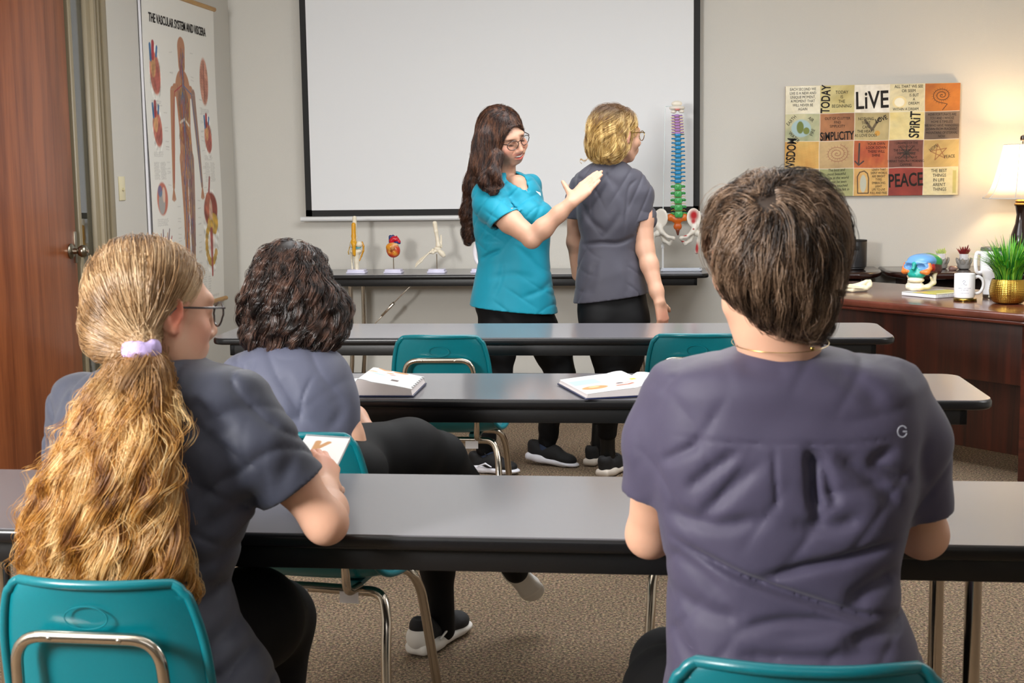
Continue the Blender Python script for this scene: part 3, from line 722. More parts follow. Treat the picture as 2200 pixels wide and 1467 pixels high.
p.ell(.15, .60, .075, .085, '#c7745f'); p.ell(.14, .58, .045, .06, '#a9a6a2'); p.ell(.12, .64, .03, .03, blu, al=.7); p.ell(.17, .62, .02, .04, '#e2c4b0')
for k in range(7): p.line([(.12+.01*k, .25), (.08+.03*k, .40+.02*(k % 3))], [.014, .005], (red, sk, pur)[k % 3])
p.ell(.90, .52, .115, .10, '#8e3f30'); p.ell(.86, .55, .05, .07, '#b5654d'); p.ell(.93, .44, .09, .06, yel); p.ell(.90, .50, .03, .08, '#dcb9a0', al=.7)
for k in range(18):
    a = k/17*math.pi*1.6+.7; p.ell(.90+.085*math.cos(a), .33+.11*math.sin(a), .026, .024, (yel, '#b9984a', '#c9a25a')[k % 3])
p.ell(.90, .33, .045, .07, '#e9d8cc'); p.line([(.90, .40), (.905, .15)], [.022, .012], '#a8524c'); p.line([(.88, .62), (.90, .70)], .012, '#a05048'); p.noise(.8, 70, 12, (np.hypot((p.X-.9)/.13, (p.Y-.4)/.25) < 1).astype(float)*.5)
for (x0, y0, x1, y1, n) in ((.08, 1.075, .22, 1.105, 3), (.82, 1.06, .95, 1.09, 3), (.07, .815, .2, .845, 3), (.84, .80, .97, .83, 3), (.06, .70, .13, .79, 12), (.15, .70, .22, .79, 12), (.84, .68, .91, .79, 12), (.93, .68, 1.0, .79, 12), (.07, .46, .22, .50, 4), (.72, .05, .80, .20, 12), (.83, .04, .87, .15, 8), (.88, .02, 1.02, .035, 2), (.05, .1, .2, .2, 5)):
    p.scribble(x0, y0, x1, y1, n, .006, '#8f8c88', int(x0*1000+y0*97), .6, .0010)
for k in range(60):
    s = rr_.choice((-1, 1)); y = rr_.uniform(.2, 1.4); x = cxp+s*(.26 if .6 < y < 1.15 else .14)
    p.line([(x, y), (x+s*.045, y+rr_.uniform(-.005, .005))], .0010, '#a8a49c', .7)
Mp = frame4((0, 0, 0), (0, 1, 0), (0, 0, 1))
pp = p.build('sheet', Mp, pc, zf=lambda X, Y: .0085+.010*np.sin(Y*2.1+.4)**2+.0015*(1+np.sin(X*5)))
B().box((-.006, .002, 0), (.006, PW-.002, PH)).build('backing_sheet', M['white_plastic'], pc)
M['oak'] = wood('oak_rod', '#a06f2c', '#c99a4e', (30, 2, 30), .4, .1)
B().tube([(.012, -.018, PH+.008), (.012, PW+.02, PH+.008)], .013, 14).build('rod', M['oak'], pc)
B().tube([(.014, -.018, -.006), (.014, PW+.02, -.006)], .013, 14).build('rod', M['oak'], pc)
text('title_text', 'THE VASCULAR SYSTEM AND VISCERA', .064, frame4((.0148, PW*.47, 1.515), (0, 1, 0), (0, 0, 1)), M['ink'], pc, sx=.78, bold=.0012, ext=.0002)
# ---------------------------------------------------------------- canvas of words on the back wall
cb = empty('word_art_canvas', (.632, YB-.03, 1.145), 0, 'canvas of twenty painted squares with hand-lettered words on the back wall', 'wall art')
CW, CH = .975, .632
B().box((0, 0, 0), (CW, .028, CH), .003).build('stretcher_edge', mat('canvas_edge', '#b79a7a', .8), cb)
p = Paint(CW, CH, 420, 272, '#d8c9a0')
cells = [['#e9e0c2', '#d6c88c', '#efe6d2', '#e6dab0', '#c87a2c'], ['#cfc9a0', '#9a6642', '#bfae7c', '#e2cf88', '#85705c'], ['#dfb868', '#c9ab7a', '#b0512f', '#7d4a3c', '#c7ae72'], ['#a99060', '#a8a874', '#d8ae68', '#9a3c30', '#d9cfa2']]
tints = [['#fff8e4', '#b39a4c', '#fffaf0', '#cdb98a', '#8e3c16'], ['#8a9a76', '#c98a58', '#8f7a4a', '#e8dca8', '#4d3f38'], ['#c9822f', '#a98a60', '#d88a44', '#4f3430', '#a48a52'], ['#5c4a34', '#8e9462', '#c8884a', '#5e1e1c', '#e6dfba']]
tw, th = CW/5, CH/4
for r_ in range(4):
    for c_ in range(5):
        x0 = c_*tw; y0 = CH-(r_+1)*th; mk = ((p.X >= x0) & (p.X < x0+tw) & (p.Y >= y0) & (p.Y < y0+th)).astype(float)
        p.blend(mk, cells[r_][c_]); p.noise(.8, 14, r_*5+c_+30, mk*.75, tints[r_][c_]); p.noise(.10, 60, r_*5+c_+70, mk)
for k in range(1, 5): p.line([(k*tw+.002*math.sin(q), q*CH/12) for q in range(13)], .0014, '#efe9dc', .8)
for k in range(1, 4): p.line([(q*CW/12, k*th+.002*math.sin(q*1.7)) for q in range(13)], .0014, '#efe9dc', .8)
def cell(r_, c_): return c_*tw, CH-(r_+1)*th
def spiral(x, y, r, turns, wd, col, tail=None):
    pts = [(x+r*(k/60)*math.cos(k/60*turns*6.283), y+r*(k/60)*math.sin(k/60*turns*6.283)*.8) for k in range(61)]
    p.line(pts+(tail or []), wd, col)
    for q in range(24, 61): p.line([pts[q], (pts[q][0]+.010*math.cos(q/60*turns*6.283), pts[q][1]+.010*math.sin(q/60*turns*6.283))], .0006, col)
x0, y0 = cell(0, 4); spiral(x0+.095, y0+.09, .052, 2.75, .0019, '#2b1408', [(x0+.125, y0+.04), (x0+.10, y0+.008)])
x0, y0 = cell(2, 1); spiral(x0+.10, y0+.085, .065, 3.2, .0013, '#8a3f38')
x0, y0 = cell(1, 0); p.ell(x0+.09, y0+.075, .055, .05, '#a9c3c4'); p.ell(x0+.085, y0+.08, .02, .035, '#6f7c34'); p.ell(x0+.12, y0+.06, .018, .02, '#7a853c')
x0, y0 = cell(0, 3); p.ell(x0+.055, y0+.055, .04, .035, '#f3dfa4'); p.ell(x0+.055, y0+.055, .028, .025, '#fff8dc')
x0, y0 = cell(1, 2); p.line([(x0+.06, y0+.115), (x0+.10, y0+.06), (x0+.14, y0+.125)], .007, '#3d2a22', .8); p.ell(x0+.13, y0+.04, .015, .015, '#d89a2c', al=.8)
x0, y0 = cell(2, 2); p.line([(x0+.03, y0+.14), (x0+.028, y0+.03)], .005, '#3b3230'); p.line([(x0+.008, y0+.04), (x0+.028, y0+.018), (x0+.055, y0+.04)], .004, '#3b3230')
x0, y0 = cell(2, 3)
for k in range(8): a = k*.785; p.line([(x0+.1, y0+.085), (x0+.1+.05*math.cos(a), y0+.085+.045*math.sin(a))], [.006, .002], '#3a2f26', .9)
x0, y0 = cell(2, 4); st = [(x0+.085+.048*math.cos(math.radians(100+k*144)), y0+.085+.048*math.sin(math.radians(100+k*144))) for k in range(6)]; p.line(st, .0022, '#8a5a36')
x0, y0 = cell(3, 2); p.line([(x0+.025, y0+.015), (x0+.022, y0+.11), (x0+.035, y0+.135), (x0+.06, y0+.142), (x0+.078, y0+.128), (x0+.085, y0+.10), (x0+.085, y0+.015), (x0+.025, y0+.015)], .0028, '#33201a'); p.ell(x0+.055, y0+.07, .018, .05, '#b8c6bc', al=.8)
x0, y0 = cell(3, 0)
for k in range(26): q = random.Random(k); p.line([(x0+.01+q.random()*.16, y0+.155), (x0+.02+q.random()*.17, y0+.155-q.random()*.07)], .0012, '#2e2018')
x0, y0 = cell(3, 4); p.rect(x0+.165, y0+.01, x0+.185, y0+.14, '#a3a04e', .006, .7)
p.build('painting', frame4((0, -.0005, 0), (1, 0, 0), (0, 0, 1)), cb)
def ct(nm, s, r_, c_, x, y, size, rot=0, sx=1.0, bold=0, sh=0.0, al='CENTER', mt='ink', line=1.0):
    x0, y0 = cell(r_, c_); a = math.radians(rot)
    text(nm, s, size, frame4((x0+x, -.0014, y0+y), (math.cos(a), 0, math.sin(a)), (-math.sin(a), 0, math.cos(a))), M[mt], cb, ext=.0003, sx=sx, bold=bold, shear=sh, align=al, line=line)
bo = .0016
ct('word_live', 'LiVE', 0, 2, .096, .066, .138, 2, .76, .0020); ct('word_today', 'TODAY', 0, 1, .034, .080, .070, 88, .66, bo); ct('word_spirit', 'SPiRiT', 1, 3, .145, .085, .080, 87, .72, bo)
ct('word_simplicity', 'SiMPLiCiTY', 1, 1, .098, .026, .066, 2, .60, bo); ct('word_wisdom', 'WiSDOM', 2, 0, .036, .085, .072, 86, .64, bo); ct('word_peace', 'PEACE', 3, 3, .098, .084, .106, 3, .64, .0020); ct('word_love', 'LOVE', 1, 2, .15, .118, .036, 22, .8, .0008)
ct('verse_text', 'EACH SECOND WE\nLIVE IS A NEW AND\nUNIQUE MOMENT,\nA MOMENT THAT\nWILL NEVER BE\nAGAIN', 0, 0, .098, .082, .0225, 0, .75, 0)
ct('verse_text', 'TODAY\nIS\nTHE\nBEGINNING', 0, 1, .122, .078, .026, 0, .8)
ct('verse_text', 'ALL THAT WE SEE\nOR SEEM', 0, 3, .105, .13, .0245, 0, .8); ct('verse_text', 'IS BUT\nA\nDREAM', 0, 3, .135, .070, .023, 0, .8); ct('verse_text', 'WITHIN A DREAM', 0, 3, .09, .015, .022, 0, .8)
for s_, x, y, r_ in (('EARTH', .035, .12, 48), ('AIR', .145, .125, -40), ('WATER', .05, .025, -45), ('FIRE', .155, .05, 70)): ct('word_element', s_, 1, 0, x, y, .028, r_, .8)
ct('verse_text', 'OUT OF CLUTTER\nFIND\nSIMPLICITY', 1, 1, .1, .105, .022, 0, .8); ct('verse_text', 'NOTHING\nTHAT\nCAN\nTHE HEART\nAS LOVE DOES', 1, 2, .065, .075, .0235, 0, .8)
ct('verse_text', 'HOW FORTUNATE ARE\nYOU AND I WHOSE\nHOME IS TIMELESS\nWE WHO HAVE WANDERED\nDOWN FROM FRAGRANT\nMOUNTAINS OF ETERNAL\nNOW', 1, 4, .098, .078, .0205, 0, .72)
ct('verse_text', 'YOUR OWN\nLOOK DOWN\nTHERE WILL\nSHINE', 2, 2, .125, .105, .022, 0, .8); ct('verse_text', 'I DREAMED OF THE\nGREEN ROOM\nTHE EARTH BREATHE\nTHE SUN SHINE\nAND I FROM HAVE\nI WHAT THEN MAY MORNING\nCAMPFIRE', 2, 3, .098, .078, .0205, 0, .72)
ct('word_hope', 'HOPE', 2, 4, .055, .11, .026, 35, .8); ct('word_peace', 'PEACE', 2, 4, .145, .06, .026, 4, .8)
ct('verse_text', 'The best and\nmost beautiful\nthings in the world\ncannot be seen\nor even touched\nthey must be felt in\nthe heart', 3, 1, .10, .082, .0225, 2, .8, 0, .2)
ct('verse_text', 'LEARN THAT\nSHINY WORDS\nARE BRIGHT\nTYPES\nEMBRACING\nLIGHT\nLIFE TO LIVE\nFULL AND FREE', 3, 2, .142, .082, .019, 0, .72); ct('verse_text', 'THE BEST\n THINGS\nIN LIFE\n ARENT\n  THINGS'.replace('ARENT', "AREN'T"), 3, 4, .088, .085, .0265, 0, .8)
# ================================================================ desk, credenzas
DK = frame4((.704, 6.286, 0), (.688, -.726, 0), (.726, .688, 0)); DA = math.atan2(-.726, .688)
ds = empty('desk', (.704, 6.286, 0), DA, 'reddish mahogany desk angled at the right, under the painted skull and mug', 'desk')
Ld0, Ld1, Dd = -.55, 1.02, .80
out = rrect(Ld0, 0, Ld1, Dd, .10, 8)
B().prism(out, .705, .737, .011, seg=4).build('desk_top', M['mahogany_top'], ds)
B().prism([(x*.985+.004, y*.985+.006) for x, y in out], .690, .7055, .005).build('moulding', M['mahogany'], ds)
B().box((Ld0+.06, .115, .43), (Ld1-.10, .135, .692), .002).build('modesty_panel', M['mahogany_v'], ds)
B().box((Ld0+.08, .33, .09), (Ld1-.12, .35, .69), .002).build('inner_panel', M['mahogany_v'], ds)
for x in (Ld1-.135, Ld0+.03): B().box((x, .10, 0), (x+.035, Dd-.06, .692), .002).build('end_panel', M['mahogany'], ds)
B().box((Ld1-.10, .10, .0), (Ld1-.03, .16, .692), .003).build('corner_post', M['mahogany_v'], ds)
for i, (x0, x1, lab) in enumerate(((.62, 1.158, 'dark wood side table at the back wall with a bullnose corner, carrying the black speaker'), (1.172, 2.45, 'dark wood credenza at the back wall below the lamp and the two succulents'))):
    yf = 7.74 if i == 0 else 7.70
    t = empty('credenza', (x0, yf, 0), 0, lab, 'side table' if i == 0 else 'credenza')
    w_ = x1-x0; D_ = YB-.012-yf
    if i == 0: ol = [(0, D_), (0, 0), (w_-.16, 0)]+[(w_-.16+.16*math.sin(a), .26-.26*math.cos(a)) for a in np.linspace(.1, math.pi/2, 9)]+[(w_, D_)]
    else: ol = [(0, D_), (0, .24)]+[(.17-.17*math.cos(a), .24-.24*math.sin(a)) for a in np.linspace(.1, math.pi/2, 9)]+[(w_, 0), (w_, D_)]
    B().prism(ol, .700, .737, .016, seg=5).build('top', M['espresso'], t)
    if i == 0: 
        B().box((w_-.13, .09, 0), (w_-.10, D_-.01, .702), .002).build('side_panel', M['mahogany_v'], t); B().box((.02, D_-.03, .1), (w_-.13, D_-.01, .702), .002).build('back_panel', M['mahogany_v'], t); B().box((.02, .09, 0), (.05, D_-.01, .702), .002).build('side_panel', M['mahogany_v'], t)
    else:
        B().box((.10, .10, 0), (.13, D_-.01, .702), .002).build('side_panel', M['mahogany_v'], t); B().box((w_-.04, .10, 0), (w_-.01, D_-.01, .702), .002).build('side_panel', M['mahogany_v'], t)
        B().box((.13, D_-.03, .05), (w_-.04, D_-.01, .702), .002).build('back_panel', M['espresso'], t); B().box((.13, .10, .515), (w_-.04, D_-.03, .535), .002).build('shelf', M['mahogany_v'], t)
# ---------------------------------------------------------------- things on desk and credenzas
pz = atz(1832, 577, .737); sp = empty('speaker', (1.01, 7.97, .738), 0, 'small black cylindrical speaker on the dark side table', 'speaker')
B().lathe([(0, 0), (.050, 0), (.056, .006), (.056, .012), (.062, .016), (.063, .05), (.063, .155), (.059, .162), (.054, .163), (0, .161)], 48, Matrix.Diagonal((1.02, 1.02, 1.0, 1))).build('body', M['black_plastic'], sp)
B().prism([(-.016, .135), (.016, .135), (.013, .112), (-.013, .112)], 0, .002, .0006, frame4((0, -.0655, 0), (1, 0, 0), (0, 0, 1))).build('front_button', M['rubber'], sp)
B().lathe([(.055, 0), (.0632, .001), (.0632, .009), (.055, .010)], 48, Matrix.Translation((0, 0, .157)) @ Matrix.Diagonal((1.02, 1.02, 1, 1))).build('top_ring', M['rubber'], sp)
def succulent(x, y, lab, col, red_):
    t = empty('potted_succulent', (x, y, .738), 0, lab, 'plant', 'succulents in grey lotus pots')
    B().lathe([(0, 0), (.026, 0), (.034, .006), (.037, .03), (.033, .055), (.029, .055), (.030, .03), (0, .012)], 32).build('pot', mat('grey_stone_glaze', '#8d8b88', .35, var=.3, vscale=60), t)
    for ring, (n, r0, z0, h) in enumerate(((8, .030, .002, .045), (8, .040, .006, .058))):
        for k in range(n):
            a = 2*math.pi*(k+.5*ring)/n; b = B(); cs = []
            for i in range(7):
                u = i/6; ww = .016*math.sin(math.pi*min(1, .25+u*.75))**.8; rr2 = r0*(.55+.6*math.sin(u*1.9)); z = z0+h*u
                cs.append([(rr2-.002*q*q*3, q*ww, z) for q in (-1, -.4, 0, .4, 1)])
            V = [Matrix.Rotation(a, 3, 'Z') @ Vector(c) for row in cs for c in row]; F_ = [(i*5+j, i*5+j+1, i*5+j+6, i*5+j+5) for i in range(6) for j in range(4)]
            o = raw('petal', V, F_, M.setdefault('petal', mat('grey_petal_glaze', '#9a9894', .25, var=.35, vscale=50)), t); md = o.modifiers.new('s', 'SOLIDIFY'); md.thickness = .003
    B().lathe([(0, .05), (.022, .05), (.027, .085), (.026, .086), (.020, .082), (0, .080)], 8).build('inner_pot', M['white_plastic'], t)
    q = random.Random(5)
    for k in range(26):
        a = k*2.4; el = 1.35-k*.04 if not red_ else 1.4-k*.035; L_ = (.030 if not red_ else .045)*(.8+.4*q.random())*(1 if k > 4 else .8)
        d_ = Vector((math.cos(a)*math.cos(el), math.sin(a)*math.cos(el), math.sin(el))); p0 = Vector((0, 0, .078))+Vector((d_.x, d_.y, 0))*.008
        pts = [p0+d_*L_*u+Vector((0, 0, .010*u*u)) for u in np.linspace(0, 1, 7)]
        rs = [.0035+.0045*math.sin(min(1, .3+u)*math.pi)*(0.6 if red_ else 1) if u < 1 else .0004 for u in np.linspace(0, 1, 7)]; rs[-2] = .002
        B().tube(pts, rs, 8).build('leaf', M[col], t)
M['leaf_pale'] = mat('pale_green_leaf', '#b9cc7a', .45); M['leaf_red'] = mat('dark_red_leaf', '#7c1f22', .4)
s1 = at(2022, 560, 7.98); succulent(s1[0], 7.98, 'pale green succulent in a grey petal-shaped pot on the credenza', 'leaf_pale', False)
s2 = at(2068, 560, 7.95); succulent(s2[0]+.004, 7.93, 'dark red spiky succulent in a grey petal-shaped pot on the credenza', 'leaf_red', True)
cpos = atz(2042, 578, .738); S = Sculpt(.0025); c0 = Vector((cpos[0]-.003, 7.86, .738))
S.ell((c0.x, c0.y, c0.z+.008), (.02, .014, .008), col='#8a6f66').ell((c0.x+.008, c0.y, c0.z+.014), (.012, .01, .008), col='#a58a80').ell((c0.x-.012, c0.y-.004, c0.z+.011), (.009, .008, .010), col='#6d4b48')
tag(S.mesh('seashell', M['vgloss'], None, True), 'small brownish seashell lying between the two succulents', 'seashell')
# table lamp
lx, ly = 1.90, 7.95
lp = empty('table_lamp', (lx, ly, .738), 0, 'lit table lamp with white bell shade and dark turned base on the credenza', 'lamp')
M['lamp_dark'] = mat('lamp_dark_bronze', '#1f100c', .22, coat=.4); M['lamp_gold'] = mat('antique_gold', '#8d6b3c', .35, metal=.8)
B().lathe([(0, 0), (.075, 0), (.078, .012), (.055, .022), (.030, .03), (.026, .045), (.045, .09), (.055, .14), (.048, .19), (.028, .25), (.022, .30), (.030, .345), (.036, .352)], 40).build('base', M['lamp_dark'], lp)
B().lathe([(0, .35), (.034, .35), (.036, .358), (.028, .366), (.032, .374), (.022, .386), (.014, .392), (.010, .42), (0, .42)], 32).build('collar', M['lamp_gold'], lp)
ms, N_, L_, P_ = newmat('lampshade_fabric'); P_.inputs['Base Color'].default_value = (.92, .86, .78, 1); P_.inputs['Roughness'].default_value = .8
tr = N_.new('ShaderNodeBsdfTranslucent'); tr.inputs[0].default_value = (.95, .86, .72, 1); mxs = N_.new('ShaderNodeMixShader'); mxs.inputs[0].default_value = .55
L_.new(P_.outputs[0], mxs.inputs[1]); L_.new(tr.outputs[0], mxs.inputs[2]); L_.new(mxs.outputs[0], N_['Material Output'].inputs[0])
prof = [(.205-.105*(u**.55), .392+.292*u) for u in np.linspace(0, 1, 16)]; nseg = 8; V = []; F_ = []; mseg = 64
for r_, z in prof:
    for k in range(mseg):
        a = 2*math.pi*k/mseg; q = math.cos(math.pi/nseg)/math.cos(((a+.39) % (2*math.pi/nseg))-math.pi/nseg); V.append((r_*q*math.cos(a), r_*q*math.sin(a), z))
F_ = [(i*mseg+k, i*mseg+(k+1) % mseg, (i+1)*mseg+(k+1) % mseg, (i+1)*mseg+k) for i in range(15) for k in range(mseg)]
shd = raw('lamp_shade', V, F_, ms, lp)
for k in range(nseg):
    a = 2*math.pi*k/nseg-.39+math.pi*0; B().tube([(r_*math.cos(a)*1.006, r_*math.sin(a)*1.006, z) for r_, z in prof], .0022, 6).build('seam', M['white_metal'], shd)
for i_ in (0, 15): B().tube([V[i_*mseg+k] for k in range(mseg)], .003, 6, closed=True).build('shade_trim', M['white_metal'], shd)
B().lathe([(0, .684), (.004, .684), (.004, .70), (.013, .704), (.016, .716), (.013, .730), (0, .737)], 24).tube([(0, 0, .42), (0, 0, .69)], .003, 8).build('finial', M['lamp_dark'], lp)
bm_, N_, L_, P_ = newmat('lit_bulb'); P_.inputs['Emission Color'].default_value = (1, .78, .5, 1); P_.inputs['Emission Strength'].default_value = 9.0; P_.inputs['Base Color'].default_value = (1, .9, .8, 1)
B().ball((0, 0, .52), .032, 3, (1, 1, 1.25)).build('bulb', bm_, lp)
pl = bpy.data.lights.new('lamp_glow', 'POINT'); pl.energy = 16; pl.color = (1, .70, .38); pl.shadow_soft_size = .035
po = bpy.data.objects.new('lamp_glow', pl); C.objects.link(po); po.location = (lx, ly, .738+.60); 
# mug and coaster
mp_ = atz(2077, 648, .737); mx_, my_ = mp_[0], mp_[1]+.035
tag(B().lathe([(0, .0), (.047, .0), (.050, .002), (.050, .004), (.046, .0055), (.048, .007), (.050, .009), (.048, .0115), (0, .0115)], 48, Matrix.Translation((mx_, my_, .738))).build('coaster', M['brass']), 'round gold-rimmed coaster under the white mug on the desk', 'coaster')
mg = empty('mug', (mx_-.004, my_, .7505), 0, 'white ceramic mug with grey print standing on a gold coaster', 'mug')
mg.scale = (1.1, 1.1, 1.1)
B().lathe([(0, 0), (.034, 0), (.038, .003), (.0395, .012), (.0395, .094), (.0385, .0955), (.0365, .094), (.0360, .012), (0, .008)], 48).build('body', M['ceramic'], mg)
hp = smooth_path([(.037, 0, .078), (.052, -.002, .083), (.068, -.004, .070), (.070, -.004, .045), (.058, -.003, .022), (.037, 0, .016)], 8)
B().tube(hp, .0062, 14).build('handle', M['ceramic'], mg)
def curved_text(nm, s, size, z, a0, R_, par, mat_, cz=0):
    n = len(s)
    for i, ch in enumerate(s):
        if ch == ' ': continue
        a = a0+(i-(n-1)/2)*size*.62/R_
        text(nm, ch, size, frame4((R_*math.cos(a), R_*math.sin(a), z), (-math.sin(a), math.cos(a), 0), (0, 0, 1)), M[mat_], par, ext=.0001)
curved_text('mug_text', 'BODAY INSTITUTE', .0052, .040, -1.75, .0397, mg, 'grey_ink'); curved_text('mug_text', 'OF MASSAGE', .0045, .033, -1.75, .0397, mg, 'grey_ink'); curved_text('mug_text', 'LEARN WITH US', .0040, .021, -1.75, .0397, mg, 'grey_ink')
lg = smooth_path([(-.010, 0, 0), (-.003, .004, .008), (.004, .0, .016), (-.002, -.002, .022), (-.006, 0, .012), (.004, 0, .002), (.010, 0, .004)], 6)
B().tube([frame4((.0398*math.cos(-1.8), .0398*math.sin(-1.8), .052), (-math.sin(-1.8), math.cos(-1.8), 0), (0, 0, 1)) @ Vector((q[0], q[2]*.9, 0)) for q in lg], .0006, 6).build('mug_emblem', M['grey_ink'], mg)
# white tumbler
tp = atz(2137, 645, .737); tx, ty = tp[0]+.004, tp[1]+.11
tb = empty('tumbler', (tx, ty, .738), 0, 'white insulated tumbler with side handle behind the grass pot', 'tumbler')
B().lathe([(0, 0), (.030, 0), (.031, .004), (.0305, .016), (0, .016)], 40).build('steel_base', M['dull_metal'], tb)
B().lathe([(0, .0155), (.0305, .0155), (.031, .08), (.035, .10), (.044, .115), (.046, .125), (.047, .20), (.046, .206), (0, .206)], 40).build('body', M['ceramic'], tb)
B().lathe([(0, .206), (.044, .206), (.046, .212), (.044, .222), (.020, .226), (0, .226)], 40).build('lid', mat('grey_lid', '#6d6a66', .3, trans=.3), tb)
B().tube(smooth_path([(-.044, -.006, .195), (-.062, -.01, .198), (-.068, -.01, .17), (-.066, -.01, .13), (-.058, -.008, .112), (-.040, -.004, .112)], 6), .008, 12).build('handle', M['ceramic'], tb)
curved_text('tumbler_text', 'BODAY INSTITUTE', .0065, .165, -1.4, .0470, tb, 'grey_ink'); curved_text('tumbler_text', 'OF MASSAGE', .006, .155, -1.4, .0470, tb, 'grey_ink')
# grass pot
gp = atz(2172, 655, .737); gx_, gy_ = gp[0]+.003, gp[1]+.065
gt = empty('potted_grass', (gx_, gy_, .738), 0, 'bright green artificial grass in a hammered gold pot at the right end of the desk', 'plant')
n_ = 96; rows = 30; V = []; prof = crom(np.array([(.040, 0), (.060, .006), (.073, .030), (.077, .055), (.072, .085), (.066, .103)]), np.linspace(0, 1, rows*3))
for i, (r_, z) in enumerate(prof):
    for k in range(n_*2):
        a = math.pi*k/n_; bmp = .0016*abs(math.sin(a*26+ (math.pi/2 if (i//5) % 2 else 0)*0))*abs(math.sin(i/rows/3*math.pi*19)); V.append(((r_+bmp)*math.cos(a), (r_+bmp)*math.sin(a), z))
R3 = rows*3; K2 = n_*2
Q = [(i*K2+k, i*K2+(k+1) % K2, (i+1)*K2+(k+1) % K2, (i+1)*K2+k) for i in range(R3-1) for k in range(K2)]+[tuple(range(K2))[::-1]]
M['gold'] = mat('hammered_gold', '#c9a24a', .22, metal=1.0); raw('pot', V, Q, M['gold'], gt)
B().lathe([(.066, .103), (.064, .104), (.060, .098), (0, .096)], 40, cap=False).build('soil', M['rubber'], gt)
mgr, N_, L_, P_ = newmat('grass_green'); oi = N_.new('ShaderNodeAttribute'); oi.attribute_name = 'Col'; L_.new(oi.outputs['Color'], P_.inputs['Base Color']); P_.inputs['Roughness'].default_value = .4
V = []; F_ = []; Cc = []; q = random.Random(11)
for k in range(430):
    a = q.random()*6.283; rb = .052*math.sqrt(q.random()); lean = q.random()*1.15; L_b = q.uniform(.12, .205); wd = q.uniform(.0018, .0048)
    if lean > .75: L_b *= .95
    base = Vector((rb*math.cos(a), rb*math.sin(a), .098)); aa = a+q.uniform(-.6, .6); dr_ = Vector((math.cos(aa), math.sin(aa), 0)); side = Vector((-dr_.y, dr_.x, 0))
    i0 = len(V); c0 = q.choice(('#4da92c', '#37912c', '#74c032', '#20802f', '#93d040'))
    for j in range(8):
        u = j/7; pt = base+dr_*(L_b*(.12*u+lean*.75*u*u))+Vector((0, 0, L_b*(u*1.02-.42*lean*u*u*1.1)))
        wv = wd*(1-u**2.2)+.0002
        for s in (-1, 1): V.append(pt+side*wv*s+Vector((0, 0, 0))); Cc.append(np.array(hexc(c0))*(.6+.4*u))
    F_ += [(i0+2*j, i0+2*j+1, i0+2*j+3, i0+2*j+2) for j in range(7)]
gr = raw('grass_blades', V, F_, mgr, gt, True, np.array(Cc)); gr['kind'] = 'stuff'
# spiral workbook with skull on top
bk = empty('spiral_workbook', tuple(atz(1937, 634, .7385)), 0, 'white spiral-bound workbook with a yellow cover lying under the skull', 'book')
fl = np.array(atz(1937, 634, .738)); frr = np.array(atz(2010, 641, .738)); brr = np.array(atz(2058, 630, .738)); d1 = (frr-fl); d2 = (brr-frr); d1[2] = d2[2] = 0
d2 = np.array([-d1[1], d1[0], 0])/np.linalg.norm(d1)*.225
ln1 = float(np.linalg.norm(d1)); Bk = frame4((0, 0, 0), d1, d2)
B().box((0, 0, 0), (ln1, .225, .016), .0015, Bk).build('pages', M['ceramic'], bk)
mcov = Paint(ln1+.004, .229, 60, 70, '#c9c23a'); mcov.rect(0, 0, .06, .229, '#dfe2ea', .01); mcov.ell(.12, .12, .05, .07, '#a8a52c', al=.7); mcov.ell(.10, .02, .012, .008, '#2f8fb0'); mcov.ell(.08, .05, .03, .02, '#d98f3a', al=.7); mcov.noise(.15, 60, 4)
mcov.build('cover', frame4(Bk @ Vector((-.002, -.002, .0172)), d1, d2), bk, 'vgloss')
for k in range(26): 
    y_ = .012+k*.0082; B().tube([Bk @ Vector((ln1-.004+.007*math.cos(t_), y_, .009+.0105*math.sin(t_))) for t_ in np.linspace(-1.7, 1.7+.3, 9)], .0008, 5).build('coil_ring', M['white_metal'], bk)
# loose bone on the desk
bp = np.array(atz(1838, 626, .738)); bdir = np.array([.92, .30, 0]); bn = np.array([-.30, .92, 0]); up = np.array([0, 0, 1.0])
def bl(x, y, z): return bp+bdir*x+bn*y+up*(z)
R_ = np.stack([bdir, bn, up], 1); bone = '#e9dfbf'
S = Sculpt(.0022)
S.ell(bl(-.012, .0, .020), (.056, .040, .0065), R_@np.array(Matrix.Rotation(.10, 3, 'Y')), .01, col=bone); S.chain([bl(-.062, -.012, .012), bl(-.02, .02, .024), bl(.035, .016, .034)], [.006, .006, .009], .012, col=bone)
S.chain([bl(.01, .005, .022), bl(.035, .0, .034), bl(.052, -.004, .044), bl(.070, -.006, .046)], [.010, .011, .008, .009], .01, col=bone); S.chain([bl(.02, -.01, .012), bl(.048, -.02, .016), bl(.066, -.016, .026), bl(.076, -.01, .034)], [.007, .009, .009, .007], .01, col=bone)
S.chain([bl(-.068, -.006, .010), bl(-.03, -.03, .008), bl(.03, -.022, .010)], [.005, .006, .007], .012, col=bone)
tag(S.mesh('shoulder_blade_model', M['vplastic'], None, True), 'loose cream plastic shoulder blade bone lying flat at the left of the desk', 'bone model')
# small sign behind skull on the credenza shelf side
sg = at(2025, 609, 7.84); sgn = empty('greeting_sign', (sg[0], 7.84, .600), 0, 'small white framed sign with red and black lettering behind the skull', 'sign')
B().box((-.07, 0, -.06), (.024, .012, .035), .001).build('board', M['ceramic'], sgn)
text('sign_text', 'TY', .026, frame4((.0, -.0008, .015), (1, 0, 0), (0, 0, 1)), M['ink'], sgn); text('sign_text', 'VI', .030, frame4((.0, -.0008, -.018), (1, 0, 0), (0, 0, 1)), mat('red_ink', '#b4202c', .7), sgn, bold=.001)
B().box((.022, -.004, -.062), (.028, .014, .037), .001).build('frame_edge', M['brass'], sgn)
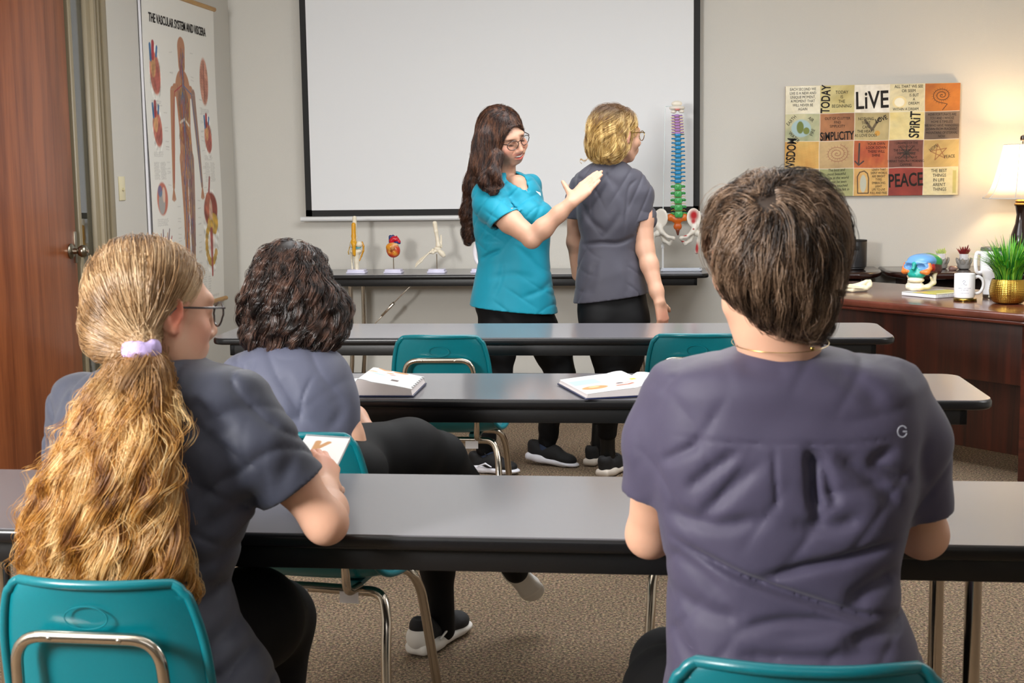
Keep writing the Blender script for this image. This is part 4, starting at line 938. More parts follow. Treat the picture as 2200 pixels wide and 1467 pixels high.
# ================================================================ anatomical models on the back table
TZ = .738
def base_plate(t, w_, d_, lilac='lilac_plastic'):
    out = rrect(-w_/2, -d_/2, w_/2, d_/2, .004, 2)
    B().prism(out, 0, .010, .001).prism(rrect(-w_/2+.006, -d_/2+.005, w_/2-.006, d_/2-.005, .003, 2), .009, .022, .002).build('base_plate', M[lilac], t)
def plain(S, nm, par, m_='vplastic', **k): return S.mesh(nm, M[m_], par, True, **k)
k_ = .00268
# knee
Y0 = 7.885
x0 = at(767, 585, Y0)[0]; kn = empty('knee_model', (x0, Y0, TZ), 0, 'knee joint model with yellow tendon on a lilac base, leftmost on the back table', 'anatomical model', 'anatomical models on lilac bases')
base_plate(kn, .112, .085)
g = lambda x, y, d=0.0: ((x-735)/5*k_, d, (690-y)/5*k_+.022)
bo_, yl, yl2 = '#e8dfc8', '#d89a12', '#c98d18'
S = Sculpt(.0022); S.chain([g(724, 135), g(722, 280), g(722, 350)], [.0125, .0118, .016], .01, col=bo_)
S.ell(g(700, 420), (.022, .024, .020), k=.012, col=bo_).ell(g(765, 420), (.022, .024, .020), k=.012, col=bo_); plain(S, 'thigh_bone', kn)
S = Sculpt(.0022); S.ell(g(702, 495), (.020, .024, .014), k=.01, col=bo_).ell(g(755, 495), (.022, .024, .014), k=.01, col=bo_); S.chain([g(730, 520), g(734, 600), g(735, 692)], [.022, .014, .0125], .012, col=bo_); plain(S, 'shin_bone', kn)
S = Sculpt(.002); S.chain([g(676, 495, .01), g(676, 600, .01), g(680, 692, .008)], [.009, .0045, .0055], .006, col=bo_); plain(S, 'calf_bone', kn)
S = Sculpt(.0022); S.ell(g(735, 459), (.031, .024, .004), k=.002, col='#56b7cf'); plain(S, 'meniscus', kn)
S = Sculpt(.0022); S.chain([g(718, 205, -.014), g(716, 330, -.016)], [.0125, .013], .006, col=yl); S.chain([g(716, 330, -.018), g(718, 370, -.022)], [.013, .012], .006, col=yl)
S.ell(g(718, 395, -.027), (.018, .008, .018), k=.008, col='#dea51c'); S.chain([g(720, 430, -.027), g(720, 530, -.026)], [.0115, .0095], .006, col=yl); plain(S, 'kneecap_tendon', kn)
S = Sculpt(.0016); S.chain([g(802, 398), g(815, 440), g(812, 490), g(790, 545), g(770, 595, -.004)], [.005, .0055, .0055, .0045, .003], .004, col=yl2); plain(S, 'side_ligament', kn)
S = Sculpt(.0016); S.chain([g(676, 405), g(662, 450), g(645, 500), g(648, 525, .004)], [.003, .0028, .003, .004], .004, col='#c9a55a'); plain(S, 'side_ligament', kn)
b = B(); b.ball(g(718, 533, -.036), .0035, 2); b.build('screw', M['chrome'], kn)
# heart
x0 = at(846, 585, Y0)[0]; ht = empty('heart_model', (x0, Y0, TZ), 0, 'red and yellow heart model on a thin rod above a lilac base', 'anatomical model', 'anatomical models on lilac bases')
base_plate(ht, .106, .085); g = lambda x, y, d=0.0: ((x-1118)/5*k_, d, (690-y)/5*k_+.022)
B().tube([g(1118, 690), g(1118, 545)], .0034, 12).build('rod', M['chrome'], ht)
S = Sculpt(.002); S.ell(g(1115, 480), (.039, .034, .040), k=.01, col='#c8321c').ell(g(1100, 445, -.008), (.026, .028, .022), k=.01, col='#e09018').ell(g(1120, 520), (.030, .028, .024), k=.012, col='#c22a18')
S.ell(g(1135, 425, -.006), (.024, .02, .012), k=.008, col='#e8c48a').ell(g(1155, 495, -.004), (.020, .024, .026), k=.01, col='#b8281c'); S.ell(g(1070, 450, -.008), (.014, .02, .014), k=.008, col='#e6a21c')
r = random.Random(4)
for kk in range(9):
    a = [g(1085+r.random()*60, 445+r.random()*70, -.030)]
    for j in range(3): a.append(tuple(np.array(a[-1])+np.array([r.uniform(-.009, .009), 0, -r.uniform(.002, .008)])))
    a = [(p_[0], -.036*math.sqrt(max(.05, 1-(p_[0]/.042)**2-((p_[2]-g(0, 480)[2])/.043)**2)), p_[2]) for p_ in a]; S.chain(a, [.0018]*4, .001, col='#6e1a12' if kk % 2 else '#e8b040')
plain(S, 'heart_body', ht, 'vgloss')
S = Sculpt(.002); S.chain([g(1105, 420), g(1105, 380), g(1125, 362), g(1155, 368), g(1180, 395)], [.014, .015, .015, .014, .012], .006, col='#c2142c'); S.cone(g(1128, 360), g(1130, 338), .006, .006, .003, col='#c2142c').cone(g(1152, 362), g(1158, 340), .0055, .0055, .003, col='#c2142c'); plain(S, 'aorta', ht, 'vgloss')
S = Sculpt(.002); S.chain([g(1090, 415), g(1090, 340)], [.010, .010], .004, col='#1c2a6a').chain([g(1105, 345), g(1120, 333)], [.008, .008], .004, col='#1c2a6a').chain([g(1135, 412, -.006), g(1165, 402, -.006), g(1190, 408)], [.009, .009, .007], .004, col='#1f2d78'); plain(S, 'vein', ht, 'vgloss')
# foot skeleton
x0 = at(939, 585, Y0)[0]; ft = empty('foot_skeleton_model', (x0, Y0, TZ), 0, 'cream foot and ankle skeleton on a rod above a lilac base', 'anatomical model', 'anatomical models on lilac bases')
base_plate(ft, .105, .085); g = lambda x, y, d=0.0: ((x-1592)/5*k_, d, (690-y)/5*k_+.022)
B().tube([g(1592, 690), g(1592, 530)], .0034, 12).build('rod', M['chrome'], ft)
S = Sculpt(.0018); cr_ = '#e9dfc9'; S.chain([g(1578, 200), g(1590, 290), g(1605, 380), g(1612, 440)], [.0135, .011, .010, .016], .008, col=cr_); S.cone(g(1640, 330, .012), g(1640, 455, .010), .004, .007, .004, col=cr_); plain(S, 'shin_bone', ft)
S = Sculpt(.0018); S.ell(g(1600, 470), (.020, .014, .012), k=.006, col=cr_).chain([g(1610, 490), g(1650, 525), g(1665, 545)], [.012, .014, .013], .008, col=cr_); S.ell(g(1575, 500, -.006), (.012, .014, .010), k=.004, col=cr_).ell(g(1550, 490, .008), (.011, .012, .010), k=.003, col=cr_).ell(g(1555, 515, -.012), (.011, .01, .009), k=.003, col=cr_).ell(g(1528, 510), (.010, .018, .010), k=.003, col=cr_); plain(S, 'ankle_bones', ft)
for kk in range(5):
    d_ = -.028+kk*.014; e = g(1430-kk*8, 585+(4-kk)*4+8, d_*1.1); f2 = g(1395-kk*6, 618+(4-kk)*5, d_*1.2); h_ = g(1368-kk*4, 645+(4-kk)*5, d_*1.2); s_ = g(1515, 515, d_*.7)
    S = Sculpt(.0015); S.chain([s_, tuple((np.array(s_)+np.array(e))/2+np.array([0, 0, .002])), e], [.0055, .0033, .0055], .003, col=cr_); S.chain([tuple(np.array(e)+(np.array(f2)-np.array(e))*.2), f2], [.004, .0042], .002, col=cr_); S.chain([tuple(np.array(f2)+(np.array(h_)-np.array(f2))*.2), h_], [.0036, .0032], .002, col=cr_); plain(S, 'toe_bones', ft)
# partly hidden white model
x0 = at(1031, 585, Y0)[0]; em = empty('oval_white_model', (x0, Y0, TZ), 0, 'white oval model on a lilac base, mostly hidden behind the teal top', 'anatomical model', 'anatomical models on lilac bases')
base_plate(em, .10, .085); S = Sculpt(.003); S.ell((0, 0, .115), (.040, .016, .078), k=.01, col='#eceaf0').ell((0, -.012, .11), (.026, .012, .055), k=.006, op='-'); S.ell((0, -.006, .11), (.016, .01, .04), k=.006, col='#f3d9d2'); plain(S, 'oval_body', em)
B().tube([(0, 0, .02), (0, 0, .05)], .004, 12).build('rod', M['chrome'], em)
# ---------------------------------------------------------------- spine and pelvis on its stand
Y1 = 7.93; xs = at(1455, 585, Y1)[0]; q_ = k_/3.67
sp = empty('spine_model', (xs, Y1, TZ), 0, 'tall coloured spine and pelvis model on a white stand beside the screen', 'anatomical model')
zb_ = 1334; g = lambda x, y, d=0.0: ((x-275)*q_, d, (zb_-y)*q_+.008)
b = B(); b.tube(fillet([(-.088, -.06, .007), (.135, -.06, .007), (.135, .05, .007), (-.088, .05, .007), (-.088, -.059, .007)], .012, 5), .006, 10); b.build('stand_base', mat('grey_white_enamel', '#c9cfdc', .35), sp)
xr = g(162, 0)[0]
B().tube([(xr, .05, .007), (xr, .05, g(0, 1130)[2])], .0065, 12).build('stand_post', M['white_metal'], sp); B().box((xr-.009, .041, g(0, 1170)[2]), (xr+.009, .059, g(0, 1140)[2]), .002).build('clamp', M['white_metal'], sp)
B().tube([(xr, .05, g(0, 1140)[2]), (xr+.002, .05, g(0, 850)[2]), (xr+.014, .045, g(0, 74)[2])], .0028, 10).tube([(xr+.014, .045, g(0, 74)[2]), (g(262, 0)[0], .02, g(0, 74)[2])], .0028, 10).build('upper_rod', mat('pale_rod', '#dfe9ea', .2), sp)
def vert_mesh(name, w_, h, tw_, col, col2=None, slits=False):
    S = Sculpt(.0018); S.ell((0, -.004, 0), (w_, w_*.8, h*.52), k=.003, col=col).box((0, -.004, 0), (w_*.82, w_*.66, h*.42), rnd=.004, k=.004, col=col)
    for s in (-1, 1):
        S.chain([(s*w_*.6, .006, .001), (s*tw_*.8, .008, .002+h*.06), (s*tw_, .012, .003)], [h*.25, h*.17, h*.19], .003, col=col2 or col); S.ell((s*w_*.7, .012, 0), (.006, .006, h*.4), k=.003, col=col)
    S.chain([(0, .012, 0), (0, .032, -h*.3)], [h*.25, h*.16], .003, col=col)
    if slits:
        for s in (-1, 1): S.ell((s*w_*.42, -.004-w_*.75, 0), (.0012, .004, h*.32), k=.001, op='-')
    return S.mesh(name, M['vplastic'], None, True)
kinds = [('#a878b8', '#8c5aa4', 7, 150, 280, .0165, .031, False), ('#1486bb', '#0f78ac', 12, 295, 650, .0200, .036, False), ('#3f9f52', '#35904a', 5, 695, 905, .0245, .038, True)]
ns = B().tube([(0, 0, 0), (.010, -.004, .003), (.020, -.002, -.003)], [.0018, .0014, .0009], 6).build('nerve', mat('yellow_nerve', '#e2b13a', .5), None)
first = True
for col, col2, n, ya, yb, w_, tw_, sl_ in kinds:
    step = (yb-ya)/(n-1)*q_; proto = vert_mesh('vertebra', w_, step*1.02, tw_, col, col2, sl_)
    for i in range(n):
        o = proto if i == 0 else proto.copy()
        if i: C.objects.link(o)
        y = ya+(yb-ya)*i/(n-1); o.parent = sp; sc_ = .92+.16*i/n; xo = 4*math.sin((y-150)/130)
        o.location = g(275+xo+(y-300)*.022, y, .006*math.sin((y-100)/140)); o.scale = (sc_, sc_, 1); 
        for s in (-1, 1):
            nv = ns if first else ns.copy()
            if not first: C.objects.link(nv)
            first = False; nv.parent = sp; nv.location = (o.location.x+s*w_*.75, o.location.y+.002, o.location.z-step*.42); nv.scale = (s*1.2, 1, 1)
        d = B().lathe([(0, -.0014), (w_*.86, -.0014), (w_*.9, 0), (w_*.86, .0014), (0, .0014)], 20, Matrix.Translation(o.location-Vector((0, .004, step*.5))) @ Matrix.Diagonal((1, .8, 1, 1)))
        d.build('disc', M.setdefault('disc', mat('disc_cartilage', '#8d7f58', .5)), sp)
S = Sculpt(.0022); S.ell(g(272, 90), (.044, .040, .017), k=.006, col='#ebe6da').ell(g(272, 78), (.030, .028, .020), k=.004, op='-'); S.ell(g(245, 120, -.008), (.016, .014, .008), k=.005, col='#ebe6da').ell(g(305, 118, -.008), (.016, .014, .008), k=.005, col='#ebe6da'); S.ell(g(275, 104, -.036), (.014, .006, .005), k=.002, col='#c03024'); S.ell(g(270, 55, .02), (.030, .012, .016), k=.006, col='#e6dfcf'); plain(S, 'skull_base', sp)
S = Sculpt(.0025); S.ell(g(275, 945), (.033, .016, .024), k=.008, col='#c8601a').ell(g(222, 930), (.022, .014, .022), k=.008, col='#cf6a1c').ell(g(330, 930), (.022, .014, .022), k=.008, col='#cf6a1c').ell(g(278, 1000), (.024, .012, .022), k=.010, col='#c25a18'); S.cone(g(278, 1030), g(280, 1062), .012, .006, .006, col='#5e352c')
for s in (-1, 1):
    for j in range(4): S.ell(g(278+s*22, 960+j*20, -.015), (.003, .004, .003), k=.001, op='-')
plain(S, 'sacrum', sp)
for s in (-1, 1):
    S = Sculpt(.0025); w1 = '#e6e1d6'; f_ = lambda x, y, d=0.0: g(275+s*x, y, d)
    R_ = np.array(Matrix.Rotation(s*.35, 3, 'Z') @ Matrix.Rotation(-s*.12, 3, 'Y'))
    S.ell(f_(128, 935, .0), (.043, .012, .056), R_, .01, col=w1).ell(f_(118, 930, -.018), (.030, .009, .042), R_, .008, op='-'); S.chain([f_(170, 890), f_(178, 950), f_(150, 1010)], [.005, .006, .010], .01, col=w1)
    S.chain([f_(140, 1000), f_(120, 1040, -.01), f_(70, 1080, -.02), f_(28, 1085, -.03)], [.014, .013, .008, .009], .012, col=w1); S.chain([f_(140, 1030, .01), f_(100, 1110, .015), f_(60, 1135), f_(28, 1095, -.025)], [.014, .011, .009, .008], .012, col=w1)
    S.ell(f_(155, 1055), (.017, .017, .017), k=.008, col=w1); S.chain([f_(158, 1055), f_(185, 1065), f_(200, 1075)], [.011, .010, .013], .01, col=w1)
    if s > 0:
        S.chain([f_(180, 1060), f_(165, 1115), f_(150, 1200)], [.014, .0115, .0115], .008, col=w1)
    else: S.chain([f_(190, 1070), f_(190, 1120)], [.014, .012], .008, col=w1)
    if s > 0:
        pt = [(f_(128, 915, -.012), (.024, .03, .030), '#b01c24', 1), (f_(125, 960, -.012), (.012, .03, .014), '#b01c24', 1), (f_(152, 1170, -.012), (.009, .03, .030), '#b2262c', 1), (f_(60, 1070, -.02), (.012, .03, .004), '#b01c24', 1), (f_(40, 1115, -.02), (.012, .03, .004), '#b01c24', 1), (f_(125, 1020, -.02), (.005, .03, .005), '#a01c24', 1)]
    else: pt = None
    plain(S, 'hip_bone', sp, paint=pt)
# ---------------------------------------------------------------- painted skull on the workbook
Yk = 6.47; kc = at(1983, 588, Yk); fw = Vector((-.62, -.78, -.02)).normalized(); rt = fw.cross(Vector((0, 0, 1))).normalized(); up_ = rt.cross(fw)
kz = .7572+.099; sk_ = empty('painted_skull', (kc[0], Yk, .7605), 0, 'teaching skull with blue, green, orange and teal painted bones on the workbook', 'skull model')
L3 = np.stack([np.array(rt), np.array(fw), np.array(up_)], 1)
def h3(a, b_, c): return tuple(L3@np.array([a, b_, c])+np.array([0, 0, .099]))
S = Sculpt(.0020); E = lambda c, r, col=None, op='+', k=.006: S.ell(h3(*c), r, L3, k, op, col=col)
bl_, gr_, br_, or_, te_, wh_, rd_ = '#6a9fd4', '#2f8f4a', '#4a1e16', '#dd7a34', '#1f9f93', '#eee4cc', '#b3261c'
E((0, .018, .062), (.062, .056, .040), bl_); E((0, -.036, .052), (.067, .064, .050), gr_, k=.02); E((0, -.066, .012), (.055, .036, .040), br_, k=.015)
for s in (-1, 1): E((s*.050, -.022, .014), (.021, .046, .036), br_, k=.01); E((s*.054, .020, .026), (.013, .016, .024), rd_, k=.005)
E((0, .062, .055), (.054, .016, .012), bl_, k=.012); E((0, .044, .004), (.044, .034, .038), te_, k=.01); E((0, .060, -.012), (.040, .028, .026), te_, k=.008)
for s in (-1, 1): E((s*.032, .060, .034), (.027, .014, .026), bl_, k=.004)
S.chain([h3(0, .078, .050), h3(0, .084, .030), h3(0, .094, .016)], [.010, .007, .007], .004, col=te_)
for s in (-1, 1):
    S.chain([h3(s*.060, .050, .050), h3(s*.061, .053, .024), h3(s*.053, .066, .004), h3(s*.036, .076, .006)], [.006, .010, .014, .008], .007, col=or_); S.chain([h3(s*.060, .052, .006), h3(s*.067, .02, .002), h3(s*.060, -.01, .004)], [.006, .005, .006], .004, col=br_)
    S.ell(h3(s*.031, .084, .036), (.0215, .024, .0170), L3, .003, '-')
    S.chain([h3(s*.058, .0, -.010), h3(s*.055, .010, -.060), h3(s*.046, .042, -.080), h3(s*.026, .074, -.084), h3(0, .084, -.084)], [.008, .012, .013, .014, .017], .010, col=wh_); S.cone(h3(s*.055, .014, -.05), h3(s*.056, .034, -.026), .008, .005, .006, col=wh_)
S.cone(h3(0, .094, .016), h3(0, .098, -.004), .006, .012, .003, '-'); E((0, .062, -.042), (.038, .031, .018), wh_, k=.003); E((0, .066, -.066), (.036, .029, .014), wh_, k=.005); E((0, .080, -.0565), (.042, .026, .0016), None, '-', .001)
for j in range(-5, 6):
    a = j*.16; S.ell(h3(.038*math.sin(a*1.7), .050+.047*math.cos(a*1.5), -.0565), (.0008, .007, .013), L3, .001, '-')
plain(S, 'skull_bones', sk_, 'vgloss', cblend=.0012); sk_.scale = (1.02, 1.02, .80)
for i in range(2): pass
# ---------------------------------------------------------------- open books on the second table
def open_book(lab, loc, rz, W2, D2, thick_l, thick_r, cover, art, nm='open_textbook'):
    t = empty(nm, loc, rz, lab, 'book', 'open textbooks on the second table')
    n = 40
    for side, th in ((-1, thick_l), (1, thick_r)):
        def prof(u): return th*(min(1, u*9)**.5)*(1-.62*u**1.4)+.004*math.sin(min(1, u*3)*math.pi)
        us = np.linspace(0, 1, n); V = []
        for u in us:
            for y in (0, D2): V += [(side*u*W2, y, .004), (side*u*(W2-(.006 if u > .99 else 0)), y, .004+prof(u))]
        F_ = []
        for i in range(n-1):
            a = i*4; F_ += [(a+1, a+3, a+7, a+5), (a, a+1, a+5, a+4), (a+2, a+6, a+7, a+3), (a, a+4, a+6, a+2)]
        F_ += [(0, 2, 3, 1), ((n-1)*4, (n-1)*4+1, (n-1)*4+3, (n-1)*4+2)]
        raw('page_block', V, F_, M.setdefault('pages', mat('page_edges', '#cfc8c8', .8)), t, False)
        P_ = Paint(W2-.002, D2-.004, 110, 140, '#dededf'); art(P_, side)
        P_.A = P_.A if side > 0 else P_.A[:, ::-1]
        M4 = frame4((.0, .002, .0045), (1, 0, 0), (0, 1, 0))
        V_ = P_.build('printed_page', M4, t, 'vcol', zf=lambda X, Y, th=th: th*(np.minimum(1, X/W2*9)**.5)*(1-.62*(X/W2)**1.4)+.004*np.sin(np.minimum(1, X/W2*3)*np.pi)+.0006)
        if side < 0: V_.scale = (-1, 1, 1)
    B().box((-W2-.004, -.003, 0), (W2+.004, D2+.003, .0035), .001).build('hard_cover', M[cover], t)
    return t
M['navy'] = mat('navy_cover', '#20264a', .4); M['red_ribbon'] = mat('red_ribbon', '#c2121e', .6)
def art1(P_, s):
    r = random.Random(5+s)
    P_.scribble(.012, .012, .075, .10, 10, .003, '#9a9a9c', 3+s, .6, .0004); P_.scribble(.09, .13, .16, .20, 8, .003, '#9a9a9c', 9, .6, .0004)
    if s > 0:
        P_.ell(.055, .205, .020, .010, '#c98d58'); P_.ell(.10, .20, .022, .012, '#b98450'); P_.ell(.075, .17, .012, .008, '#c39060'); P_.ell(.05, .13, .022, .008, '#a9c4d8'); P_.rect(.095, .06, .115, .085, '#5a4a46'); P_.ell(.03, .15, .015, .008, '#c9a27a'); P_.ell(.085, .15, .01, .005, '#b06a5a')
        for k in range(7): P_.rect(.158, .02+k*.028, .166, .035+k*.028, '#2c2c2e')
    else: P_.ell(.06, .12, .018, .012, '#5c504c'); P_.ell(.09, .08, .012, .006, '#8c7a70')
b1 = atz(767, 846, .738)
open_book('thick open textbook lying on the second table beside the curly-haired person', (-.855, 3.552, .7385), .02, .165, .215, .008, .040, 'navy', art1)
def art2(P_, s):
    P_.scribble(.10, .02, .16, .09, 9, .003, '#b0b0b4', 7+s, .6, .0004)
    if s < 0:
        P_.rect(.005, .13, .085, .205, '#a6c8e4', .008); P_.ell(.045, .075, .036, .026, '#c98a4e'); P_.ell(.045, .085, .015, .010, '#e3b98a'); P_.rect(.10, .055, .15, .072, '#a86a52', .004); P_.rect(.105, .085, .155, .092, '#c9857a', .003); P_.ell(.12, .095, .010, .008, '#3c2a2a'); P_.rect(.155, .10, .172, .125, '#ddd23a', .003); P_.scribble(.09, .14, .17, .2, 7, .003, '#b8b8bc', 3, .5, .0004)
    else: P_.rect(.02, .02, .15, .09, '#dbe5f2', .01, .5)
b2 = atz(1215, 833, .738)
open_book('open textbook with blue and orange pictures on the second table beside the short-haired person', (-.035, 3.60, .7385), .36, .205, .262, .022, .016, 'navy', art2)
bt = atz(757, 852, .738)
t_ = B().tube([(bt[0]-.03, bt[1]+.05, .748), (bt[0]-.008, bt[1]+.004, .745), (bt[0]-.006, bt[1]-.010, .728), (bt[0]-.004, bt[1]-.012, .695)], .003, 6).build('ribbon_marker', M['red_ribbon']); tag(t_, 'red ribbon hanging over the second table edge beside the left open book', 'ribbon')
# ================================================================ people: shared builders
def nrm(v): v = _np(v); return v/np.linalg.norm(v)
def axes3(fwd, up=(0, 0, 1), left=None):
    f = nrm(fwd)
    if left is not None: r = nrm(-_np(left)-f*np.dot(-_np(left), f)); u = np.cross(r, f)
    else: r = nrm(np.cross(f, nrm(up))); u = np.cross(r, f)
    return np.stack([r, f, u], 1)
def fieldat(S, P):
    X, Y, Z = P[:, 0], P[:, 1], P[:, 2]; F = np.full(len(P), 0.05)
    for kind, D, k, op, col, a, b in S.P:
        d = Sculpt.ev(kind, D, X, Y, Z)
        if op == '+':
            if k > 0: h = np.maximum(k-np.abs(F-d), 0)/k; F = np.minimum(F, d)-h*h*k*0.25
            else: F = np.minimum(F, d)
        elif op == '-':
            d = -d
            if k > 0: h = np.maximum(k-np.abs(F-d), 0)/k; F = np.maximum(F, d)+h*h*k*0.25
            else: F = np.maximum(F, d)
    return F
def grad(S, P, e=.002):
    f0 = fieldat(S, P); G = np.stack([fieldat(S, P+np.eye(3)[i]*e)-f0 for i in range(3)], 1)/e
    return f0, G/np.maximum(np.linalg.norm(G, axis=1), 1e-6)[:, None]
def groom(name, S, verts, flow, n, length, material, parent, K=22, kids=12, spread=.009, clump=.75, curl=(0., 1.), depth=(-.012, .003), r=(.00035, .00012), seed=1, pick=None, lenvar=.35, frizz=.0008, keep=None, rtip=None, noise=0.12, curlmap=None):
    """locks of hair that run over the sculpted hair volume S following the flow direction"""
    rg = np.random.default_rng(seed); V = verts
    if pick is not None: V = V[pick(V)]
    P = V[rg.integers(0, len(V), n)]+rg.normal(size=(n, 3))*.003
    L = length*(1+lenvar*rg.uniform(-1, 1, n)); dep = rg.uniform(depth[0], depth[1], n)
    path = [P.copy()]; ds = (L/(K-1))[:, None]; nz = rg.normal(size=(n, 3)); prev = None
    for i in range(K-1):
        f0, G = grad(S, P); d = flow(P)+noise*nz*np.array([1, 1, .4]); d = d/np.maximum(np.linalg.norm(d, axis=1), 1e-6)[:, None]
        d = d-G*(d*G).sum(1)[:, None]*.92
        if prev is not None: d = d*.6+prev*.5
        d = d/np.maximum(np.linalg.norm(d, axis=1), 1e-6)[:, None]; prev = d
        P = P+d*ds; f0, G = grad(S, P); near = np.clip(f0, -.05, .03); P = P-G*(near-dep)[:, None]*.7; path.append(P.copy())
    A = np.stack(path, 1)                                   # n, K, 3
    T = np.gradient(A, axis=1); T /= np.maximum(np.linalg.norm(T, axis=2), 1e-6)[..., None]
    _, G = grad(S, A.reshape(-1, 3)); G = G.reshape(A.shape); Bn = np.cross(T, G); Bn /= np.maximum(np.linalg.norm(Bn, axis=2), 1e-6)[..., None]
    s = np.linspace(0, 1, K)[None, :]; amp, fr = curl; ph = rg.uniform(0, 6.28, n)[:, None]; frq = fr*rg.uniform(.75, 1.3, n)[:, None]
    arc = s*L[:, None]; cw = amp*np.clip(s*2.2, 0, 1)*np.ones((n, 1))
    if curlmap is not None: cw = cw*curlmap(A.reshape(-1, 3)).reshape(n, K)
    A = A+Bn*(cw*np.sin(arc*frq*6.28+ph))[..., None]+G*(cw*.7*np.cos(arc*frq*6.28+ph)+.3*cw)[..., None]
    o1 = rg.normal(size=(n, kids, 1))*spread; o2 = rg.normal(size=(n, kids, 1))*spread*.45
    w_ = (1-clump*s)[:, None, :]; fz = rg.normal(size=(n, kids, K))*frizz; fz2 = rg.normal(size=(n, kids, K))*frizz
    fz = np.cumsum(fz, 2)*.6; fz2 = np.cumsum(fz2, 2)*.6
    H = A[:, None]+Bn[:, None]*(o1*w_+fz)[..., None]+G[:, None]*(o2*w_+fz2)[..., None]
    H = H.reshape(-1, K, 3)
    if keep is not None: H = H[keep(H)]
    return strands(name, H, r[0], r[1], material, parent)
class Sleeves:
    """sleeves joined to a torso of cloth and left open at their hems"""
    def __init__(s, S2, planes, k=.03): s.S2, s.planes, s.k = S2, planes, k
    def join(s, Fd, gx, gy, gz, v):
        Fd = renorm(Fd, gx, gy, gz, v); s.T = Fd.copy(); lo0 = np.array([gx[0], gy[0], gz[0]]); n = np.array(Fd.shape)
        for kind, D, k, op, col, a, b in s.S2.P:
            mg = k+3*v; i0 = np.clip(np.floor((a-mg-lo0)/v).astype(int), 0, n); i1 = np.clip(np.ceil((b+mg-lo0)/v).astype(int)+1, 0, n)
            sl = tuple(slice(i0[j], i1[j]) for j in range(3)); cur = Fd[sl]
            if 0 in cur.shape: continue
            d = Sculpt.ev(kind, D, gx[sl[0]][:, None, None], gy[sl[1]][None, :, None], gz[sl[2]][None, None, :]).astype(np.float32)
            h = np.maximum(k-np.abs(cur-d), 0)/max(k, 1e-6); Fd[sl] = np.minimum(cur, d)-h*h*k*.25
        return Fd
    def cut(s, Fd, gx, gy, gz, v):
        for c, nn, R_ in s.planes:
            c = _np(c); nn = nrm(nn); lo = c-R_; hi = c+R_
            sl = tuple(slice(np.searchsorted(g_, lo[j]), np.searchsorted(g_, hi[j])) for j, g_ in enumerate((gx, gy, gz)))
            d = (gx[sl[0]][:, None, None]-c[0])*nn[0]+(gy[sl[1]][None, :, None]-c[1])*nn[1]+(gz[sl[2]][None, None, :]-c[2])*nn[2]
            F = Fd[sl]; T = s.T[sl]; Fd[sl] = np.maximum(F, np.minimum(d, T).astype(np.float32))
        return Fd
def meshverts(o): a = np.empty(len(o.data.vertices)*3, np.float32); o.data.vertices.foreach_get('co', a); return a.reshape(-1, 3).astype(float)
def head(S, Cc, L3, sc=1.0, smile=False, mouth=True, neck=None, ears=True):
    h = lambda a, b, c: Cc+L3@(np.array([a, b, c])*sc)
    E = lambda c, r, op='+', k=.012, R=None: S.ell(h(*c), np.array(r)*sc, L3 if R is None else L3@R, k*sc, op)
    E((0, -.014, .032), (.072, .090, .080)); E((0, .028, -.012), (.060, .062, .080), k=.03)
    E((0, .040, -.060), (.044, .046, .040), k=.03); E((0, .066, -.090), (.019, .018, .016), k=.028)
    for s in (-1, 1):
        S.chain([h(s*.058, .0, -.035), h(s*.050, .010, -.068), h(s*.020, .055, -.094)], [.016*sc, .014*sc, .014*sc], .022*sc)
        E((s*.036, .066, -.028), (.024, .020, .022), k=.022); E((s*.031, .094, .002), (.019, .012, .011), '-', .012)
        E((s*.031, .0765, .003), (.0155, .0135, .0135), '+', .004)                                   # eyelid bulge
        E((s*.012, .100, -.034), (.0095, .010, .0075), k=.006)
        if ears:
            R = np.array(Matrix.Rotation(-s*.35, 3, 'Z') @ Matrix.Rotation(-.15, 3, 'X'))
            E((s*.077, -.006, -.004), (.0065, .018, .031), k=.006, R=R); E((s*.083, -.003, .0), (.0045, .010, .019), '-', .004, R); E((s*.077, .002, -.030), (.006, .009, .009), k=.005); E((s*.078, .008, -.006), (.005, .005, .006), k=.004)
    E((0, .080, .026), (.048, .014, .012), k=.022)
    S.chain([h(0, .090, .018), h(0, .100, -.006), h(0, .113, -.028)], [.0075*sc, .008*sc, .0105*sc], .012*sc); E((0, .106, -.036), (.010, .008, .006), k=.008)
    if mouth:
        if smile:
            for s in (-1, 1): E((s*.038, .066, -.034), (.026, .024, .025), k=.025)
            E((0, .05, -.075), (.040, .030, .028), k=.03)
            E((0, .086, -.058), (.032, .020, .020), k=.02)
            up_l = [h(-.033, .083, -.046), h(-.016, .098, -.054), h(0, .103, -.055), h(.016, .098, -.054), h(.033, .083, -.046)]; lo_l = [h(-.033, .083, -.048), h(-.016, .096, -.068), h(0, .101, -.0735), h(.016, .096, -.068), h(.033, .083, -.048)]
            S.chain(up_l, [.003*sc, .004*sc, .0042*sc, .004*sc, .003*sc], .004*sc); E((0, .096, -.061), (.028, .014, .0085), '-', .004); S.chain(lo_l, [.003*sc, .005*sc, .0055*sc, .005*sc, .003*sc], .004*sc)
            E((0, .100, -.0620), (.022, .016, .0062), '-', .002)
            for s in (-1, 1): S.chain([h(s*.022, .098, -.028), h(s*.036, .088, -.046)], [.0016*sc, .0016*sc], .006*sc, '-')
        else:
            E((0, .084, -.060), (.028, .020, .018), k=.02); E((0, .099, -.055), (.020, .006, .0045), k=.004); E((0, .098, -.064), (.018, .0065, .0055), k=.004); E((0, .106, -.0595), (.020, .006, .0010), '-', .002)
    return h
